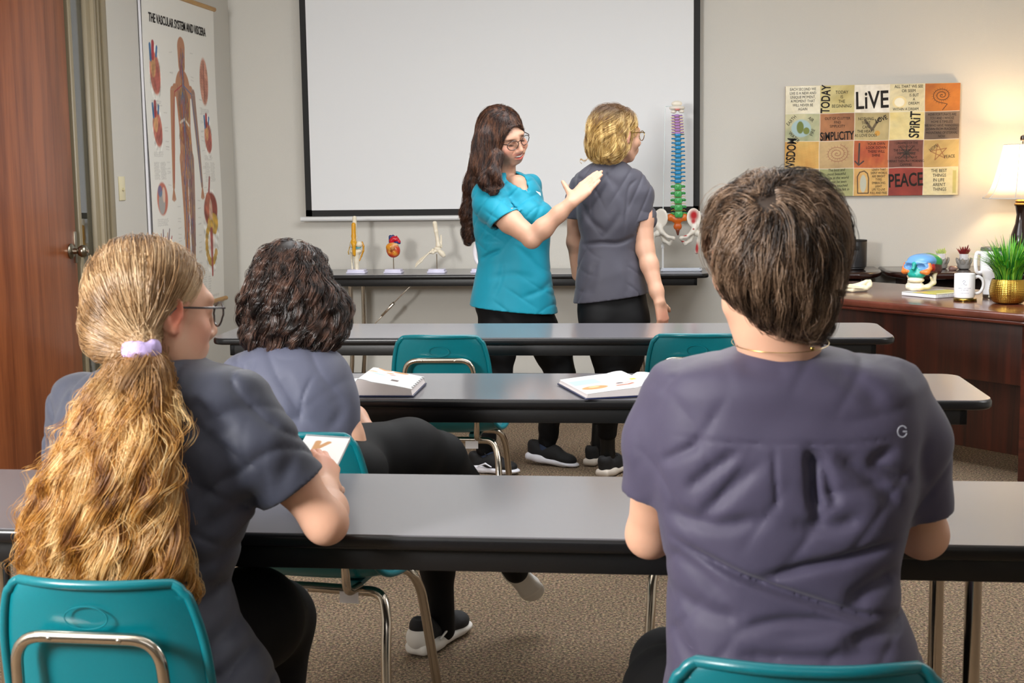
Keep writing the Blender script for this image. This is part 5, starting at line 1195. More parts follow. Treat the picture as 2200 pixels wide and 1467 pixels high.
def finger(S, p, d, n, ls, rs, curls):
    p = _np(p); d = nrm(d); n = nrm(n)
    for L_, r0, r1, c in zip(ls, rs[:-1], rs[1:], curls):
        d2 = nrm(d*math.cos(c)-n*math.sin(c)); n = nrm(n*math.cos(c)+d*math.sin(c)); d = d2
        q = p+d*L_; S.cone(p, q, r0, r1, .0035); p = q
    return p
def hand(S, wrist, d, n, thumb=1, sc=1.0, curls=(.15, .2, .15), spread=.10, tcurl=(.1, .2), tdir=(.55, .80, -.15), wr=.026):
    """d: towards the fingers, n: out of the back of the hand, thumb: side of the thumb along cross(d, n)"""
    w_ = _np(wrist); d = nrm(d); n = nrm(_np(n)-d*np.dot(n, d)); s = np.cross(d, n)*thumb
    off = [.029, .010, -.009, -.027]; ln = [.086, .089, .084, .076]; fl = [(.042, .025, .019), (.046, .029, .020), (.042, .027, .019), (.033, .020, .017)]
    for o, l, f_, j in zip(off, ln, fl, range(4)):
        kp = w_+(d*l+s*o)*sc; S.cone(w_+(s*o*.45+d*.004)*sc, kp, .0135*sc, .0105*sc, .014*sc)
        dd = nrm(d+s*(1.5-j)*spread*.5)
        finger(S, kp, dd, n, [x*sc for x in f_], [.0096*sc, .0085*sc, .0078*sc, .0062*sc] if j < 3 else [.0085*sc, .0074*sc, .0068*sc, .0055*sc], [c*(1+.12*j) for c in curls])
    S.ell(w_+(d*.045)*sc, (.032*sc, .048*sc, .0135*sc), np.stack([s, d, n], 1), .012*sc)
    tb = w_+(d*.022+s*.022)*sc; td = nrm(d*tdir[0]+s*tdir[1]+n*tdir[2])
    S.cone(w_+d*.008*sc, tb+td*.024*sc, .0155*sc, .0125*sc, .014*sc); finger(S, tb+td*.022*sc, td, nrm(n*.6+s*.2), [.032*sc, .026*sc], [.0122*sc, .0102*sc, .0078*sc], tcurl)
def sec(v, uL, uR, Y, b, k=1.0): a = at(uL, v, Y); c = at(uR, v, Y); return ((a+c)/2, np.linalg.norm(c-a)/2*k, b)
M['skin'] = mat('skin', (1, 1, 1), .48, attr='Col', sss=.12, spec=.4)
SKIN = hexc('#d2a389')
def scrub(name, col, bump=.25): return mat(name, col, .62, spec=.35, sheen=.12, bump=bump*.3, bscale=35, var=.06, vscale=5)
M['pants'] = mat('black_trousers', '#08080a', .7, spec=.2)
M['lens'] = None
def glassmat():
    m, N, L, P = newmat('spectacle_lens'); P.inputs['Roughness'].default_value = .02; P.inputs['Metallic'].default_value = 1; P.inputs['Base Color'].default_value = (1, 1, 1, 1)
    t = N.new('ShaderNodeBsdfTransparent'); t.inputs[0].default_value = (.97, .97, .97, 1); x = N.new('ShaderNodeMixShader'); x.inputs[0].default_value = .07
    L.new(t.outputs[0], x.inputs[1]); L.new(P.outputs[0], x.inputs[2]); L.new(x.outputs[0], N['Material Output'].inputs[0]); return m
M['lens'] = glassmat(); M['frame_dark'] = mat('dark_spectacle_frame', '#2a1a18', .25, coat=.4)
def glasses(par, h, sc=1.0, col='frame_dark', z=.004, arms=True):
    g = B(); lens = B()
    for s in (-1, 1):
        ring = [h(s*(.034+.0245*math.cos(a)*(1.0 if math.sin(a) < 0 else 1.08)), .1035-.006*math.cos(a)*1.0 if True else 0, z-.002+.0205*math.sin(a)) for a in np.linspace(0, 6.283, 29)[:-1]]
        g.tube(ring, .00165*sc, 8, closed=True)
        t = bmesh.new(); t.faces.new([t.verts.new(p) for p in ring]); lens.add(t)
        if arms: g.tube([h(s*.060, .099, z+.010), h(s*.066, .088, z+.010), h(s*.072, .050, z+.007), h(s*.078, .0, z+.004), h(s*.078, -.014, z-.010)], .0019*sc, 8)
    g.tube(smooth_path([h(-.010, .1065, z+.006), h(0, .110, z+.010), h(.010, .1065, z+.006)], 4), .0017*sc, 8)
    o = g.build('glasses', M[col], par); lens.build('lenses', M['lens'], o, False); return o
def shoe(par, pos, d, up=(0, 0, 1), L_=.255, upper='#121214', sole='#e9e9f2', lace='#101012', accent=None, opening=True, name='shoe', heel=None):
    d = nrm(d); r = nrm(np.cross(d, up)); u = np.cross(r, d); L3 = np.stack([r, d, u], 1); p0 = _np(pos); k = L_/.255
    h = lambda a, b_, c: p0+L3@(np.array([a, b_, c])*k)
    S = Sculpt(.0028)
    S.ell(h(0, .038, .052), np.array((.031, .040, .046))*k, L3, .02*k).ell(h(0, .115, .046), np.array((.036, .075, .040))*k, L3, .02*k).ell(h(.002, .195, .036), np.array((.040, .052, .028))*k, L3, .02*k).ell(h(0, .030, .078), np.array((.028, .034, .026))*k, L3, .015*k)
    S.ell(h(0, .125, .066), np.array((.022, .040, .026))*k, L3, .02*k)
    if opening: S.ell(h(0, .040, .112), np.array((.024, .038, .026))*k, L3, .006*k, '-')
    S.half(h(0, 0, .024), -u, lo=p0-.4, hi=p0+.4)
    o = S.mesh(name, mat('shoe_upper', upper, .75, bump=.3, bscale=500), par)
    S = Sculpt(.0028)
    S.box(h(0, .045, .020), np.array((.035, .050, .018))*k, L3, .016*k, .02*k).box(h(.001, .125, .016), np.array((.037, .080, .013))*k, L3, .012*k, .02*k).ell(h(.002, .205, .018), np.array((.043, .056, .014))*k, L3, .012*k)
    S.half(h(0, 0, .002), -u, lo=p0-.4, hi=p0+.4)
    S.mesh('sole', mat('shoe_sole', sole, .5), o)
    b = B(); q = lambda a, b_, c: h(a, b_, c)
    for j in range(4): yy = .100+j*.020; zz = .0935-j*.0075; b.tube([q(-.020, yy, zz-.010), q(0, yy+.006, zz+.002), q(.020, yy, zz-.010)], .0020*k, 6)
    for s in (-1, 1): b.tube(smooth_path([q(0, .096, .096), q(s*.022, .090, .104), q(s*.030, .098, .088), q(s*.012, .102, .090)], 5), .0016*k, 6)
    b.build('laces', mat('shoe_laces', lace, .8), o)
    if heel:
        S = Sculpt(.0025); S.ell(h(0, .022, .046), np.array((.036, .036, .036))*k, L3, .01*k); S.ell(h(0, .040, .112), np.array((.026, .040, .028))*k, L3, .006*k, '-'); S.mesh('heel_cap', mat('heel_cap', heel, .5), o)
    if accent:
        S = Sculpt(.0022); S.chain([h(.041*1, .06, .035), h(.0405, .10, .050), h(.040, .13, .036)], [.003, .004, .003], .004); S.mesh('stripe', mat('shoe_accent', accent, .5), o)
    return o
# ================================================================ person in the teal top (standing, right hand on the other's back)
YT = 5.95
pt = empty('person', tuple(np.array(at(1090, 1010, 6.0))*[1, 1, 0]), 0, 'standing person in a bright teal scrub top, with glasses and long brown hair, smiling', 'person')
px, py = pt.location.x, pt.location.y
def into(par):     # children are modelled in room coordinates and hung on the person's base
    for o in list(par.children):
        if not o.get('_in'): o.matrix_parent_inverse = Matrix.Translation(-Vector(par.location)); o['_in'] = 1
def done(par):
    for o in par.children:
        if '_in' in o: del o['_in']
A = at
Cc = A(1082, 293, 5.93); L3 = axes3((.70, -.62, -.30), left=(.62, .68, .36))
S = Sculpt(.003)
h = head(S, Cc, L3, 1.0, smile=True)
S.chain([Cc+L3@np.array([0, -.022, -.055]), A(1080, 366, 5.97), A(1082, 395, 5.98)], [.050, .049, .056], .03)
S.loft([sec(395, 1055, 1130, 5.98, .05), sec(405, 1040, 1145, 5.99, .080), sec(450, 1036, 1155, 6.0, .095), sec(520, 1040, 1160, 6.0, .09), sec(600, 1040, 1165, 6.0, .10)], k=.03)
S.ell(A(1112, 398, 5.92), (.045, .035, .045), k=.03).ell(A(1125, 425, 5.90), (.03, .03, .04), k=.03)
sh, el, wr = A(1050, 440, 5.86), A(1144, 512, 5.70), A(1226, 436, 5.70)
S.chain([sh, sh*.5+el*.5, el*.92+sh*.08], [.047, .050, .041], .02); S.chain([el, el*.72+wr*.28, el*.3+wr*.7, wr], [.036, .0405, .032, .0265], .02); S.ell(el+np.array([-.002, 0, -.012]), (.032, .032, .030), k=.02)
hd = nrm(A(1290, 372, 5.76)-wr); hand(S, wr+hd*.004, hd, (-.45, -.85, .28), thumb=-1, sc=1.02, curls=(.02, .06, .05), spread=-.14, tdir=(.35, .95, .05), tcurl=(-.1, .0))
sl2, el2, wr2 = A(1140, 400, 6.08), A(1128, 500, 6.13), A(1120, 590, 6.08); S.chain([sl2, el2, wr2], [.042, .038, .03], .02)
lips = [(h(0, .102, -.054), (.034, .022, .0075), '#a84a44', .95), (h(0, .102, -.068), (.026, .022, .010), '#b04f48', .95), (h(.045, .07, -.03), (.028, .028, .024), '#dd8a78', .55), (h(-.045, .07, -.03), (.028, .028, .024), '#dd8a78', .55), (h(0, .11, -.03), (.016, .02, .014), '#e09a86', .4)]
for s in (-1, 1): lips += [(h(s*.031, .09, .0195), (.019, .02, .0050), '#4a3024', .95), (h(s*.031, .09, -.004), (.015, .016, .0036), '#33211b', .95), (h(s*.031, .09, .008), (.018, .016, .006), '#b8846e', .5)]
S.mesh('body', M['skin'], pt, base=np.array(SKIN)*.82, paint=lips, smooth_it=1)
b = B(); b.tube([h(a, .0975-abs(a)**2*16, -.0605+abs(a)*.22) for a in np.linspace(-.024, .024, 9)], .0058, 8); b.build('teeth', mat('teeth', '#f6f1e8', .25), pt)
glasses(pt, h)
# top
T = Sculpt(.0035); yaw = -.45
T.loft([sec(368, 1066, 1112, 5.98, .055), sec(378, 1045, 1138, 5.98, .085), sec(398, 1024, 1157, 5.98, .115), sec(440, 1016, 1172, 5.99, .130), sec(480, 1018, 1181, 5.98, .138), sec(520, 1022, 1181, 5.99, .132), sec(552, 1028, 1180, 5.99, .128), sec(600, 1020, 1185, 5.99, .140), sec(680, 1004, 1199, 5.99, .155)], p=2.3, k=.02)
T.ell(A(1138, 462, 5.88), (.075, .06, .065), k=.05); T.ell(A(1165, 465, 5.93), (.045, .06, .055), k=.04)
sb = A(1083, 472, 5.79); sd = nrm(el-sh)
TS = Sculpt(.0035); TS.chain([A(1045, 418, 5.88), A(1052, 436, 5.86), sb+sd*.03], [.062, .070, .070], .03); TS.chain([A(1140, 398, 6.08), A(1142, 440, 6.12)], [.050, .056], .03)
T.also = [TS]; SV = Sleeves(TS, [(sb, (.55, -.2, -.83), .10)]); T.mod(SV.join)
T.mod(ripples(.0022, 16, 3)); T.mod(crumple(.0045, .055, (1, 0, -.7), 5))
T.mod(folds([([A(1030, 560, 5.86), A(1050, 548, 5.85), A(1075, 538, 5.84)], .009, .014), ([A(1100, 520, 5.85), A(1140, 560, 5.85), A(1165, 600, 5.87)], .014, .006), ([A(1080, 500, 5.82), A(1125, 520, 5.83), A(1170, 500, 5.86)], .012, .008), ([A(1090, 430, 5.82), A(1105, 455, 5.82), A(1112, 480, 5.82)], .007, .006),
    ([A(1045, 600, 5.85), A(1100, 590, 5.84), A(1150, 600, 5.85)], .016, .005), ([A(1120, 640, 5.85), A(1160, 625, 5.86), A(1188, 600, 5.88)], .012, .006), ([A(1060, 640, 5.84), A(1075, 600, 5.84), A(1080, 560, 5.84)], .012, .004), ([A(1165, 425, 5.88), A(1160, 450, 5.86), A(1145, 480, 5.84)], .010, .005)]))
T.mod(renorm); T.mod(shell(.011)); T.mod(SV.cut)
H = Sculpt(.0035); H.loft([sec(340, 1060, 1108, 5.97, .050), sec(380, 1058, 1112, 5.97, .052)]); nv = []
n1 = A(1092, 378, 5.84); n2 = A(1128, 422, 5.80)
for t_ in np.linspace(0, 1, 6): H.cone(n1*(1-t_)+n2*t_+np.array([0, -.08, 0]), n1*(1-t_)+n2*t_+np.array([.02, .07, .01]), .034*(1-t_)+.004)
H.cone(A(1045, 668, 5.80), A(1047, 630, 5.80), .007, .0012); H.cone(A(1045, 690, 5.80), A(1045, 668, 5.80), .009, .007)
T.mod(holes(H))
hem = A(1100, 668, 5.9); T.mod(cuts([(hem, (-.10, .0, -1), hem-.5, hem+[.5, .5, .12])]))
mt = scrub('teal_scrub_cloth', '#0089a2'); top = T.mesh('scrub_top', mt, pt, smooth_it=1); top['label'] = 'bright teal scrub top'
b = B(); c = A(1159, 415, 5.84); b.add((lambda t: (t.faces.new([t.verts.new(A(1151, 410, 5.845)), t.verts.new(A(1162, 421, 5.845)), t.verts.new(A(1161, 414, 5.848))]), t)[1])(bmesh.new())); b.build('pocket_mark', M['white_metal'], top, False)
# trousers
P = Sculpt(.0045); P.loft([sec(690, 1030, 1195, 6.0, .115), sec(650, 1020, 1185, 6.0, .12), sec(620, 1030, 1175, 6.0, .11)], k=.02)
hl, kl, al = A(1070, 700, 5.95), A(1068, 800, 5.92), A(1043, 962, 5.95); hr, kr, ar = A(1150, 700, 6.02), A(1205, 800, 6.0), A(1176, 945, 6.12)
P.chain([hl, A(1068, 755, 5.93), kl, A(1048, 880, 5.93), al], [.088, .078, .062, .054, .044], .03); P.chain([hr, A(1190, 755, 6.0), kr, A(1182, 880, 6.06), ar], [.088, .078, .062, .052, .043], .03)
P.mod(ripples(.003, 30, 8)); P.mesh('trousers', M['pants'], pt)
for p_, q_ in ((al, A(1048, 985, 5.95)), (ar, A(1172, 965, 6.12))):
    S = Sculpt(.004); S.chain([p_, q_], [.036, .034], .01); S.mesh('sock', mat('sock', '#23304a', .8), pt)
f0 = np.array(atz(1010, 1012, 0)); f0[2] = .002; shoe(pt, f0, (.93, -.28, 0), L_=.235, accent='#e9e9f2')
f1 = A(1133, 975, 6.14); shoe(pt, f1+np.array([0, 0, -.022]), np.array(atz(1252, 1004, 0.0))-f1-np.array([0, 0, -.01]), L_=.245)
# hair
Hc = Sculpt(.005); W = lambda u, v, Y: A(u, v, Y)
Hc.ell(h(0, -.020, .040), (.083, .098, .085), L3, .02); Hc.ell(h(.03, -.05, -.03), (.065, .07, .10), L3, .03)
Hc.chain([W(1052, 300, 5.88), W(1040, 350, 5.87), W(1046, 388, 5.80), W(1062, 404, 5.79)], [.060, .048, .018, .007], .03); Hc.chain([W(1048, 320, 5.98), W(1028, 400, 6.0), W(1012, 455, 6.0), W(1008, 505, 6.0)], [.062, .048, .030, .016], .03); Hc.chain([W(1066, 335, 5.83), W(1060, 372, 5.79), W(1074, 392, 5.79)], [.024, .018, .008], .02)
Hc.ell(h(0.0, .080, -.020), (.062, .072, .098), L3, .006, '-'); Hc.ell(h(.02, .060, -.05), (.056, .07, .075), L3, .006, '-')
fz = lambda Q: (((((Q-h(0, .082, -.022))@L3)/np.array([.058, .066, .088]))**2).sum(-1) > 1).all(1)
hm = hairmat2('brown_hair', '#1f120e', '#3a221a', '#6b4630', rough=.3); hc = Hc.mesh('hair', mat('hair_base_brown', '#2c1a14', .6), pt); hc['label'] = 'long brown wavy hair'
vv = meshverts(hc); part = h(.0, .03, .12)
def fl(P):
    g = np.tile(np.array([-.12, .0, -1.0]), (len(P), 1)); t = np.clip((P[:, 2]-(Cc[2]+.03))/.06, 0, 1)[:, None]; r_ = P-part; r_ /= np.linalg.norm(r_, axis=1)[:, None]; return g*(1-t*.6)+r_*t*.8
zc_ = A(1050, 330, 5.95)[2]; cmp_ = lambda Q: np.clip((zc_-Q[:, 2])/.12, .0, 1)
groom('strands', Hc, vv, fl, 1500, .26, hm, hc, kids=14, spread=.007, clump=.5, curl=(.009, 9), depth=(-.003, .004), seed=2, r=(.0005, .00022), pick=lambda V: V[:, 2] > A(1050, 400, 5.95)[2], curlmap=cmp_, keep=fz)
groom('strands', Hc, vv, fl, 420, .22, hm, hc, kids=14, spread=.006, clump=.3, curl=(.0, 7), depth=(.0, .003), seed=7, r=(.0005, .00022), pick=lambda V: np.linalg.norm(V-part, axis=1) < .055, keep=fz)
groom('strands', Hc, vv, fl, 120, .22, hm, hc, kids=9, spread=.004, curl=(.014, 10), depth=(-.004, .012), seed=5, r=(.0005, .0002), pick=lambda V: (V[:, 2] < A(1050, 390, 5.95)[2]), keep=fz)
into(pt); done(pt)
# ================================================================ person with blonde hair (standing, back to the camera)
pb = empty('person', tuple(np.array(at(1300, 1010, 5.9))*[1, 1, 0]), 0, 'standing blonde person in a dark grey scrub top seen from behind, facing the screen', 'person')
YBL = 5.9
Cc = A(1326, 290, 5.92); L3 = axes3((.80, .60, -.06), up=(0, 0, 1))
S = Sculpt(.003); h = head(S, Cc, L3, 1.0)
S.chain([Cc+L3@np.array([0, -.025, -.05]), A(1312, 345, 5.93), A(1308, 362, 5.93)], [.050, .052, .062], .03)
S.loft([sec(368, 1262, 1352, 5.93, .06), sec(400, 1246, 1365, 5.93, .085), sec(500, 1256, 1360, 5.93, .09), sec(600, 1250, 1370, 5.93, .10)], k=.03)
sh, el, wr = A(1374, 408, 5.93), A(1386, 535, 5.88), A(1417, 648, 5.80)
S.chain([sh, sh*.5+el*.5, el], [.046, .046, .038], .02); S.chain([el, el*.7+wr*.3, wr*.8+el*.2, wr], [.037, .037, .028, .0235], .02)
hand(S, wr, (.18, .10, -1), (.75, -.6, .1), thumb=-1, sc=.92, curls=(.35, .5, .4), spread=.0)
s2, e2, w2 = A(1240, 408, 5.98), A(1236, 520, 6.02), A(1243, 590, 6.10); S.chain([s2, e2, w2], [.044, .036, .03], .02)
S.mesh('body', M['skin'], pb, base=np.array(SKIN)*.82, paint=[(h(-.03, .075, -.03), (.03, .03, .03), '#e09a86', .4), (h(.078, 0, 0), (.014, .02, .03), '#e0907c', .5), (A(1428, 680, 5.80), (.04, .04, .04), '#e0917c', .4), (h(0, .10, -.06), (.03, .02, .01), '#c2685e', .8)], smooth_it=1)
T = Sculpt(.0035)
T.loft([sec(347, 1278, 1340, 5.93, .060), sec(356, 1264, 1352, 5.93, .078), sec(372, 1244, 1372, 5.93, .098), sec(400, 1238, 1384, 5.93, .115), sec(440, 1240, 1386, 5.93, .125), sec(480, 1242, 1388, 5.93, .128), sec(514, 1246, 1374, 5.93, .118), sec(530, 1244, 1372, 5.93, .118), sec(580, 1238, 1382, 5.93, .135), sec(680, 1228, 1404, 5.93, .155)], p=2.35, k=.02)
T.ell(A(1382, 468, 6.02), (.060, .07, .062), k=.05); T.ell(A(1352, 465, 6.05), (.06, .05, .06), k=.04)
TS = Sculpt(.0035); sb = A(1380, 474, 5.90); TS.chain([A(1364, 396, 5.93), A(1373, 420, 5.92), sb-np.array([0, 0, .03])], [.050, .056, .056], .035); sb2 = A(1238, 470, 5.99); TS.chain([A(1246, 398, 5.97), A(1242, 425, 5.98), sb2-np.array([0, 0, .03])], [.044, .046, .046], .035)
T.also = [TS]; SV = Sleeves(TS, [(sb, (.22, .0, -1), .085), (sb2, (-.05, 0, -1), .08)]); T.mod(SV.join); T.mod(ripples(.002, 16, 13)); T.mod(crumple(.0045, .06, (1, 0, -.5), 15))
yb = 5.80
T.mod(folds([([A(1242, 528, yb), A(1290, 522, yb), A(1330, 522, yb), A(1368, 506, yb)], .009, .013), ([A(1268, 470, yb), A(1270, 430, yb), A(1272, 395, yb)], .007, .007), ([A(1300, 500, yb), A(1265, 470, yb), A(1250, 440, yb)], .012, .007),
    ([A(1342, 500, yb), A(1345, 450, yb), A(1350, 405, yb), A(1368, 385, 5.85)], .006, .006), ([A(1300, 375, yb), A(1325, 400, yb), A(1340, 440, yb)], .014, .004), ([A(1290, 515, yb), A(1320, 480, yb), A(1335, 450, yb)], .014, .005), ([A(1280, 560, yb), A(1275, 600, yb), A(1260, 640, yb)], .016, .004), ([A(1345, 560, yb), A(1350, 600, yb), A(1345, 645, yb)], .016, .004)]))
T.mod(renorm); T.mod(shell(.011)); T.mod(SV.cut)
H = Sculpt(.0035); H.loft([sec(320, 1277, 1340, 5.935, .058), sec(355, 1277, 1341, 5.935, .058)]); H.cone(A(1373, 660, 5.84), A(1374, 616, 5.82), .010, .0012)
T.mod(holes(H)); hm_ = A(1300, 642, 5.9); T.mod(cuts([(hm_, (.13, 0, -1), hm_-.5, hm_+[.5, .5, .12])]))
mg_ = scrub('dark_grey_scrub_cloth', '#403f4a'); top = T.mesh('scrub_top', mg_, pb, smooth_it=1)
P = Sculpt(.0045); P.loft([sec(700, 1246, 1392, 5.93, .125), sec(660, 1240, 1392, 5.93, .13), sec(600, 1246, 1380, 5.93, .12)], k=.02)
P.ell(A(1290, 690, 5.85), (.085, .08, .09), k=.04).ell(A(1350, 690, 5.88), (.085, .08, .09), k=.04)
hl, kl, al = A(1300, 705, 5.92), A(1312, 810, 5.90), A(1305, 928, 5.92); hr, kr, ar = A(1345, 705, 5.95), A(1340, 810, 5.98), A(1288, 900, 6.14)
P.chain([hl, A(1308, 760, 5.92), kl, A(1306, 880, 5.9), al], [.090, .076, .058, .055, .042], .03); P.chain([hr, A(1345, 760, 5.95), kr, A(1312, 870, 6.05), ar], [.090, .074, .056, .05, .038], .03)
P.mod(ripples(.0015, 30, 9)); P.mesh('trousers', M['pants'], pb)
S = Sculpt(.003); S.chain([al+np.array([0, 0, .01]), A(1306, 975, 5.93), A(1306, 1000, 5.93)], [.034, .031, .032], .01); S.mesh('ankle', M['skin'], pb, base=np.array(SKIN)*.82)
S = Sculpt(.003); S.chain([ar+np.array([0, 0, .03]), A(1283, 975, 6.14)], [.031, .030], .01); S.mesh('ankle', M['skin'], pb, base=np.array(SKIN)*.82)
S = Sculpt(.003); S.chain([A(1306, 990, 5.93), A(1308, 1002, 5.93)], [.0345, .036], .004, col='#6aa8dc'); S.chain([A(1308, 1002, 5.93), A(1308, 1015, 5.93)], [.036, .036], .004, col='#d8dde8'); S.mesh('sock', M['vplastic'], pb, True)
f0 = np.array(atz(1292, 1027, 0)); f0[2] = .002; shoe(pb, f0, (.45, .89, 0), L_=.24, sole='#d9cfc4', upper='#17171a'); f1 = np.array(atz(1266, 1003, 0)); f1[2] = .002; shoe(pb, f1, (.30, .95, 0), L_=.24, sole='#d9cfc4', upper='#17171a')
Hc = Sculpt(.005); Hc.ell(h(0, -.020, .040), (.079, .093, .080), L3, .02); Hc.ell(h(.0, -.045, -.015), (.077, .073, .080), L3, .03); Hc.ell(h(.02, -.045, -.045), (.056, .056, .052), L3, .03); Hc.ell(h(-.03, -.050, -.045), (.056, .056, .050), L3, .03)
Hc.ell(h(.0, .085, -.045), (.090, .078, .095), L3, .006, '-'); Hc.ell(h(.095, .016, -.012), (.030, .030, .036), L3, .006, '-')
fz = lambda Q: (((((Q-h(0, .090, -.048))@L3)/np.array([.085, .070, .085]))**2).sum(-1) > 1).all(1) & (((((Q-h(.09, .012, -.010))@L3)/np.array([.026, .020, .026]))**2).sum(-1) > 1).all(1)
hmb = hairmat2('blonde_hair', '#6a4a28', '#b8924e', '#e8cc8c', Cc[2]+.115, Cc[2]+.03, '#5a4028', lock=(55, 55, 16)); hc = Hc.mesh('hair', mat('hair_base_blonde', '#6a4c28', .6), pb, smooth_it=1); hc['label'] = 'shoulder-length wavy blonde hair'
vv = meshverts(hc); part = h(.0, .0, .125)
def fl2(P):
    q = (P-Cc)@L3; g = np.tile(nrm(L3@np.array([.0, -.25, -1.0])), (len(P), 1)); t = np.clip((P[:, 2]-(Cc[2]+.02))/.06, 0, 1)[:, None]; r_ = P-part; r_ /= np.linalg.norm(r_, axis=1)[:, None]; return g*(1-t*.7)+r_*t*.8
groom('strands', Hc, vv, fl2, 650, .17, hmb, hc, kids=15, spread=.008, clump=.5, curl=(.007, 7), depth=(-.004, .003), seed=12, r=(.00055, .00022), keep=fz)
groom('strands', Hc, vv, fl2, 190, .18, hmb, hc, kids=34, spread=.0085, clump=.55, curl=(.015, 5.5), depth=(.0, .008), seed=15, r=(.0005, .00022), keep=fz)
groom('strands', Hc, vv, lambda P: fl2(P)*.55+L3@np.array([0, -1, -.1])*.8, 60, .15, hmb, hc, kids=40, spread=.008, clump=.6, curl=(.008, 5), depth=(.003, .009), seed=14, r=(.0005, .00022), pick=lambda V: V[:, 2] > Cc[2]+.02, keep=fz)
W0 = [A(1262+j*3, 340, 5.92) for j in range(3)]; rg_ = np.random.default_rng(3)
cl = np.array([[A(1268+rg_.normal(), 322, 5.90), A(1264, 338, 5.90), A(1256, 345+rg_.normal(), 5.90), A(1248, 342+rg_.normal(), 5.9), A(1246, 347, 5.9), A(1250, 352+rg_.normal(), 5.9)] for _ in range(14)]); strands('loose_curl', np.stack([np.array(smooth_path(c_, 4)) for c_ in cl]), .0005, .0002, hmb, hc)
g_ = B(); g_.tube([h(-.02+0, .112, .006), h(0, .112, .010)], .0015, 6); o = glasses(pb, h, col='brass')
into(pb); done(pb)
# ================================================================ short-haired person, seated right
pr = empty('person', tuple(np.array(at(1690, 1400, 1.9))*[1, 1, 0]), 0, 'short-haired seated person in a purple-grey scrub top, back to the camera at the right', 'person')
Cc = A(1652, 554, 1.93); L3 = axes3((-.36, .93, -.08), up=(0, .0, 1))
S = Sculpt(.003); h = head(S, Cc, L3, .94)
S.chain([Cc+L3@np.array([0, -.022, -.05]), A(1668, 700, 1.93), A(1676, 745, 1.935)], [.054, .056, .056], .02)
S.loft([sec(800, 1580, 1780, 1.97, .05), sec(850, 1450, 1900, 1.97, .08), sec(1000, 1440, 1940, 1.98, .09), sec(1200, 1470, 1900, 1.98, .09), sec(1350, 1460, 1920, 1.98, .10)], k=.03)
for s, us, ue, uw in ((0, 1440, 1396, 1560), (1, 1932, 1984, 1800)):
    a_, e_, w_ = A(us, 860, 1.98), A(ue, 1148, 2.10), A(uw, 1085, 2.34)
    S.chain([a_, a_*.45+e_*.55, e_], [.044, .040, .034], .02); S.chain([e_, e_*.7+w_*.3, w_], [.034, .036, .024], .02)
    hand(S, w_, ((.75 if s == 0 else -.75), .55, -.1), (0, .1, 1), thumb=(1 if s else -1), sc=.95, curls=(.3, .4, .3), spread=0)
S.ell(h(-.080, -.004, -.002), (.006, .017, .032), L3, .005); S.mesh('body', M['skin'], pr, base=SKIN, paint=[(h(-.08, 0, 0), (.016, .024, .034), '#dd7a5e', .75), (h(-.045, .06, -.03), (.03, .03, .03), '#e09a86', .4)], smooth_it=1)
T = Sculpt(.004)
T.loft([sec(742, 1588, 1765, 1.965, .065), sec(752, 1560, 1795, 1.965, .075), sec(766, 1500, 1865, 1.965, .088), sec(785, 1430, 1930, 1.965, .100), sec(815, 1402, 1968, 1.965, .110), sec(870, 1392, 1985, 1.97, .120), sec(960, 1396, 1985, 1.97, .125), sec(1060, 1406, 1972, 1.97, .122), sec(1130, 1416, 1948, 1.97, .118), sec(1200, 1428, 1930, 1.97, .116), sec(1260, 1438, 1930, 1.97, .118), sec(1330, 1436, 1952, 1.97, .124), sec(1420, 1430, 1982, 1.97, .130), sec(1560, 1418, 2000, 1.97, .140)], p=2.5, k=.02)
TS = Sculpt(.004); b1_, b2_ = A(1396, 1062, 2.0), A(1986, 1098, 2.02)
TS.chain([A(1452, 848, 1.98), A(1418, 950, 1.985), A(1400, 1100, 2.01)], [.046, .048, .050], .03); TS.chain([A(1922, 852, 1.98), A(1958, 950, 1.985), A(1980, 1130, 2.03)], [.046, .050, .050], .03)
T.also = [TS]; SV = Sleeves(TS, [(b1_, (-.18, .12, -1), .085), (b2_, (.12, .12, -1), .085)]); T.mod(SV.join); T.mod(ripples(.0024, 15, 21)); T.mod(crumple(.0035, .07, (1, 0, -.6), 25))
y3 = 1.86; F_ = lambda *p: [A(u, v, y3) for u, v in p]
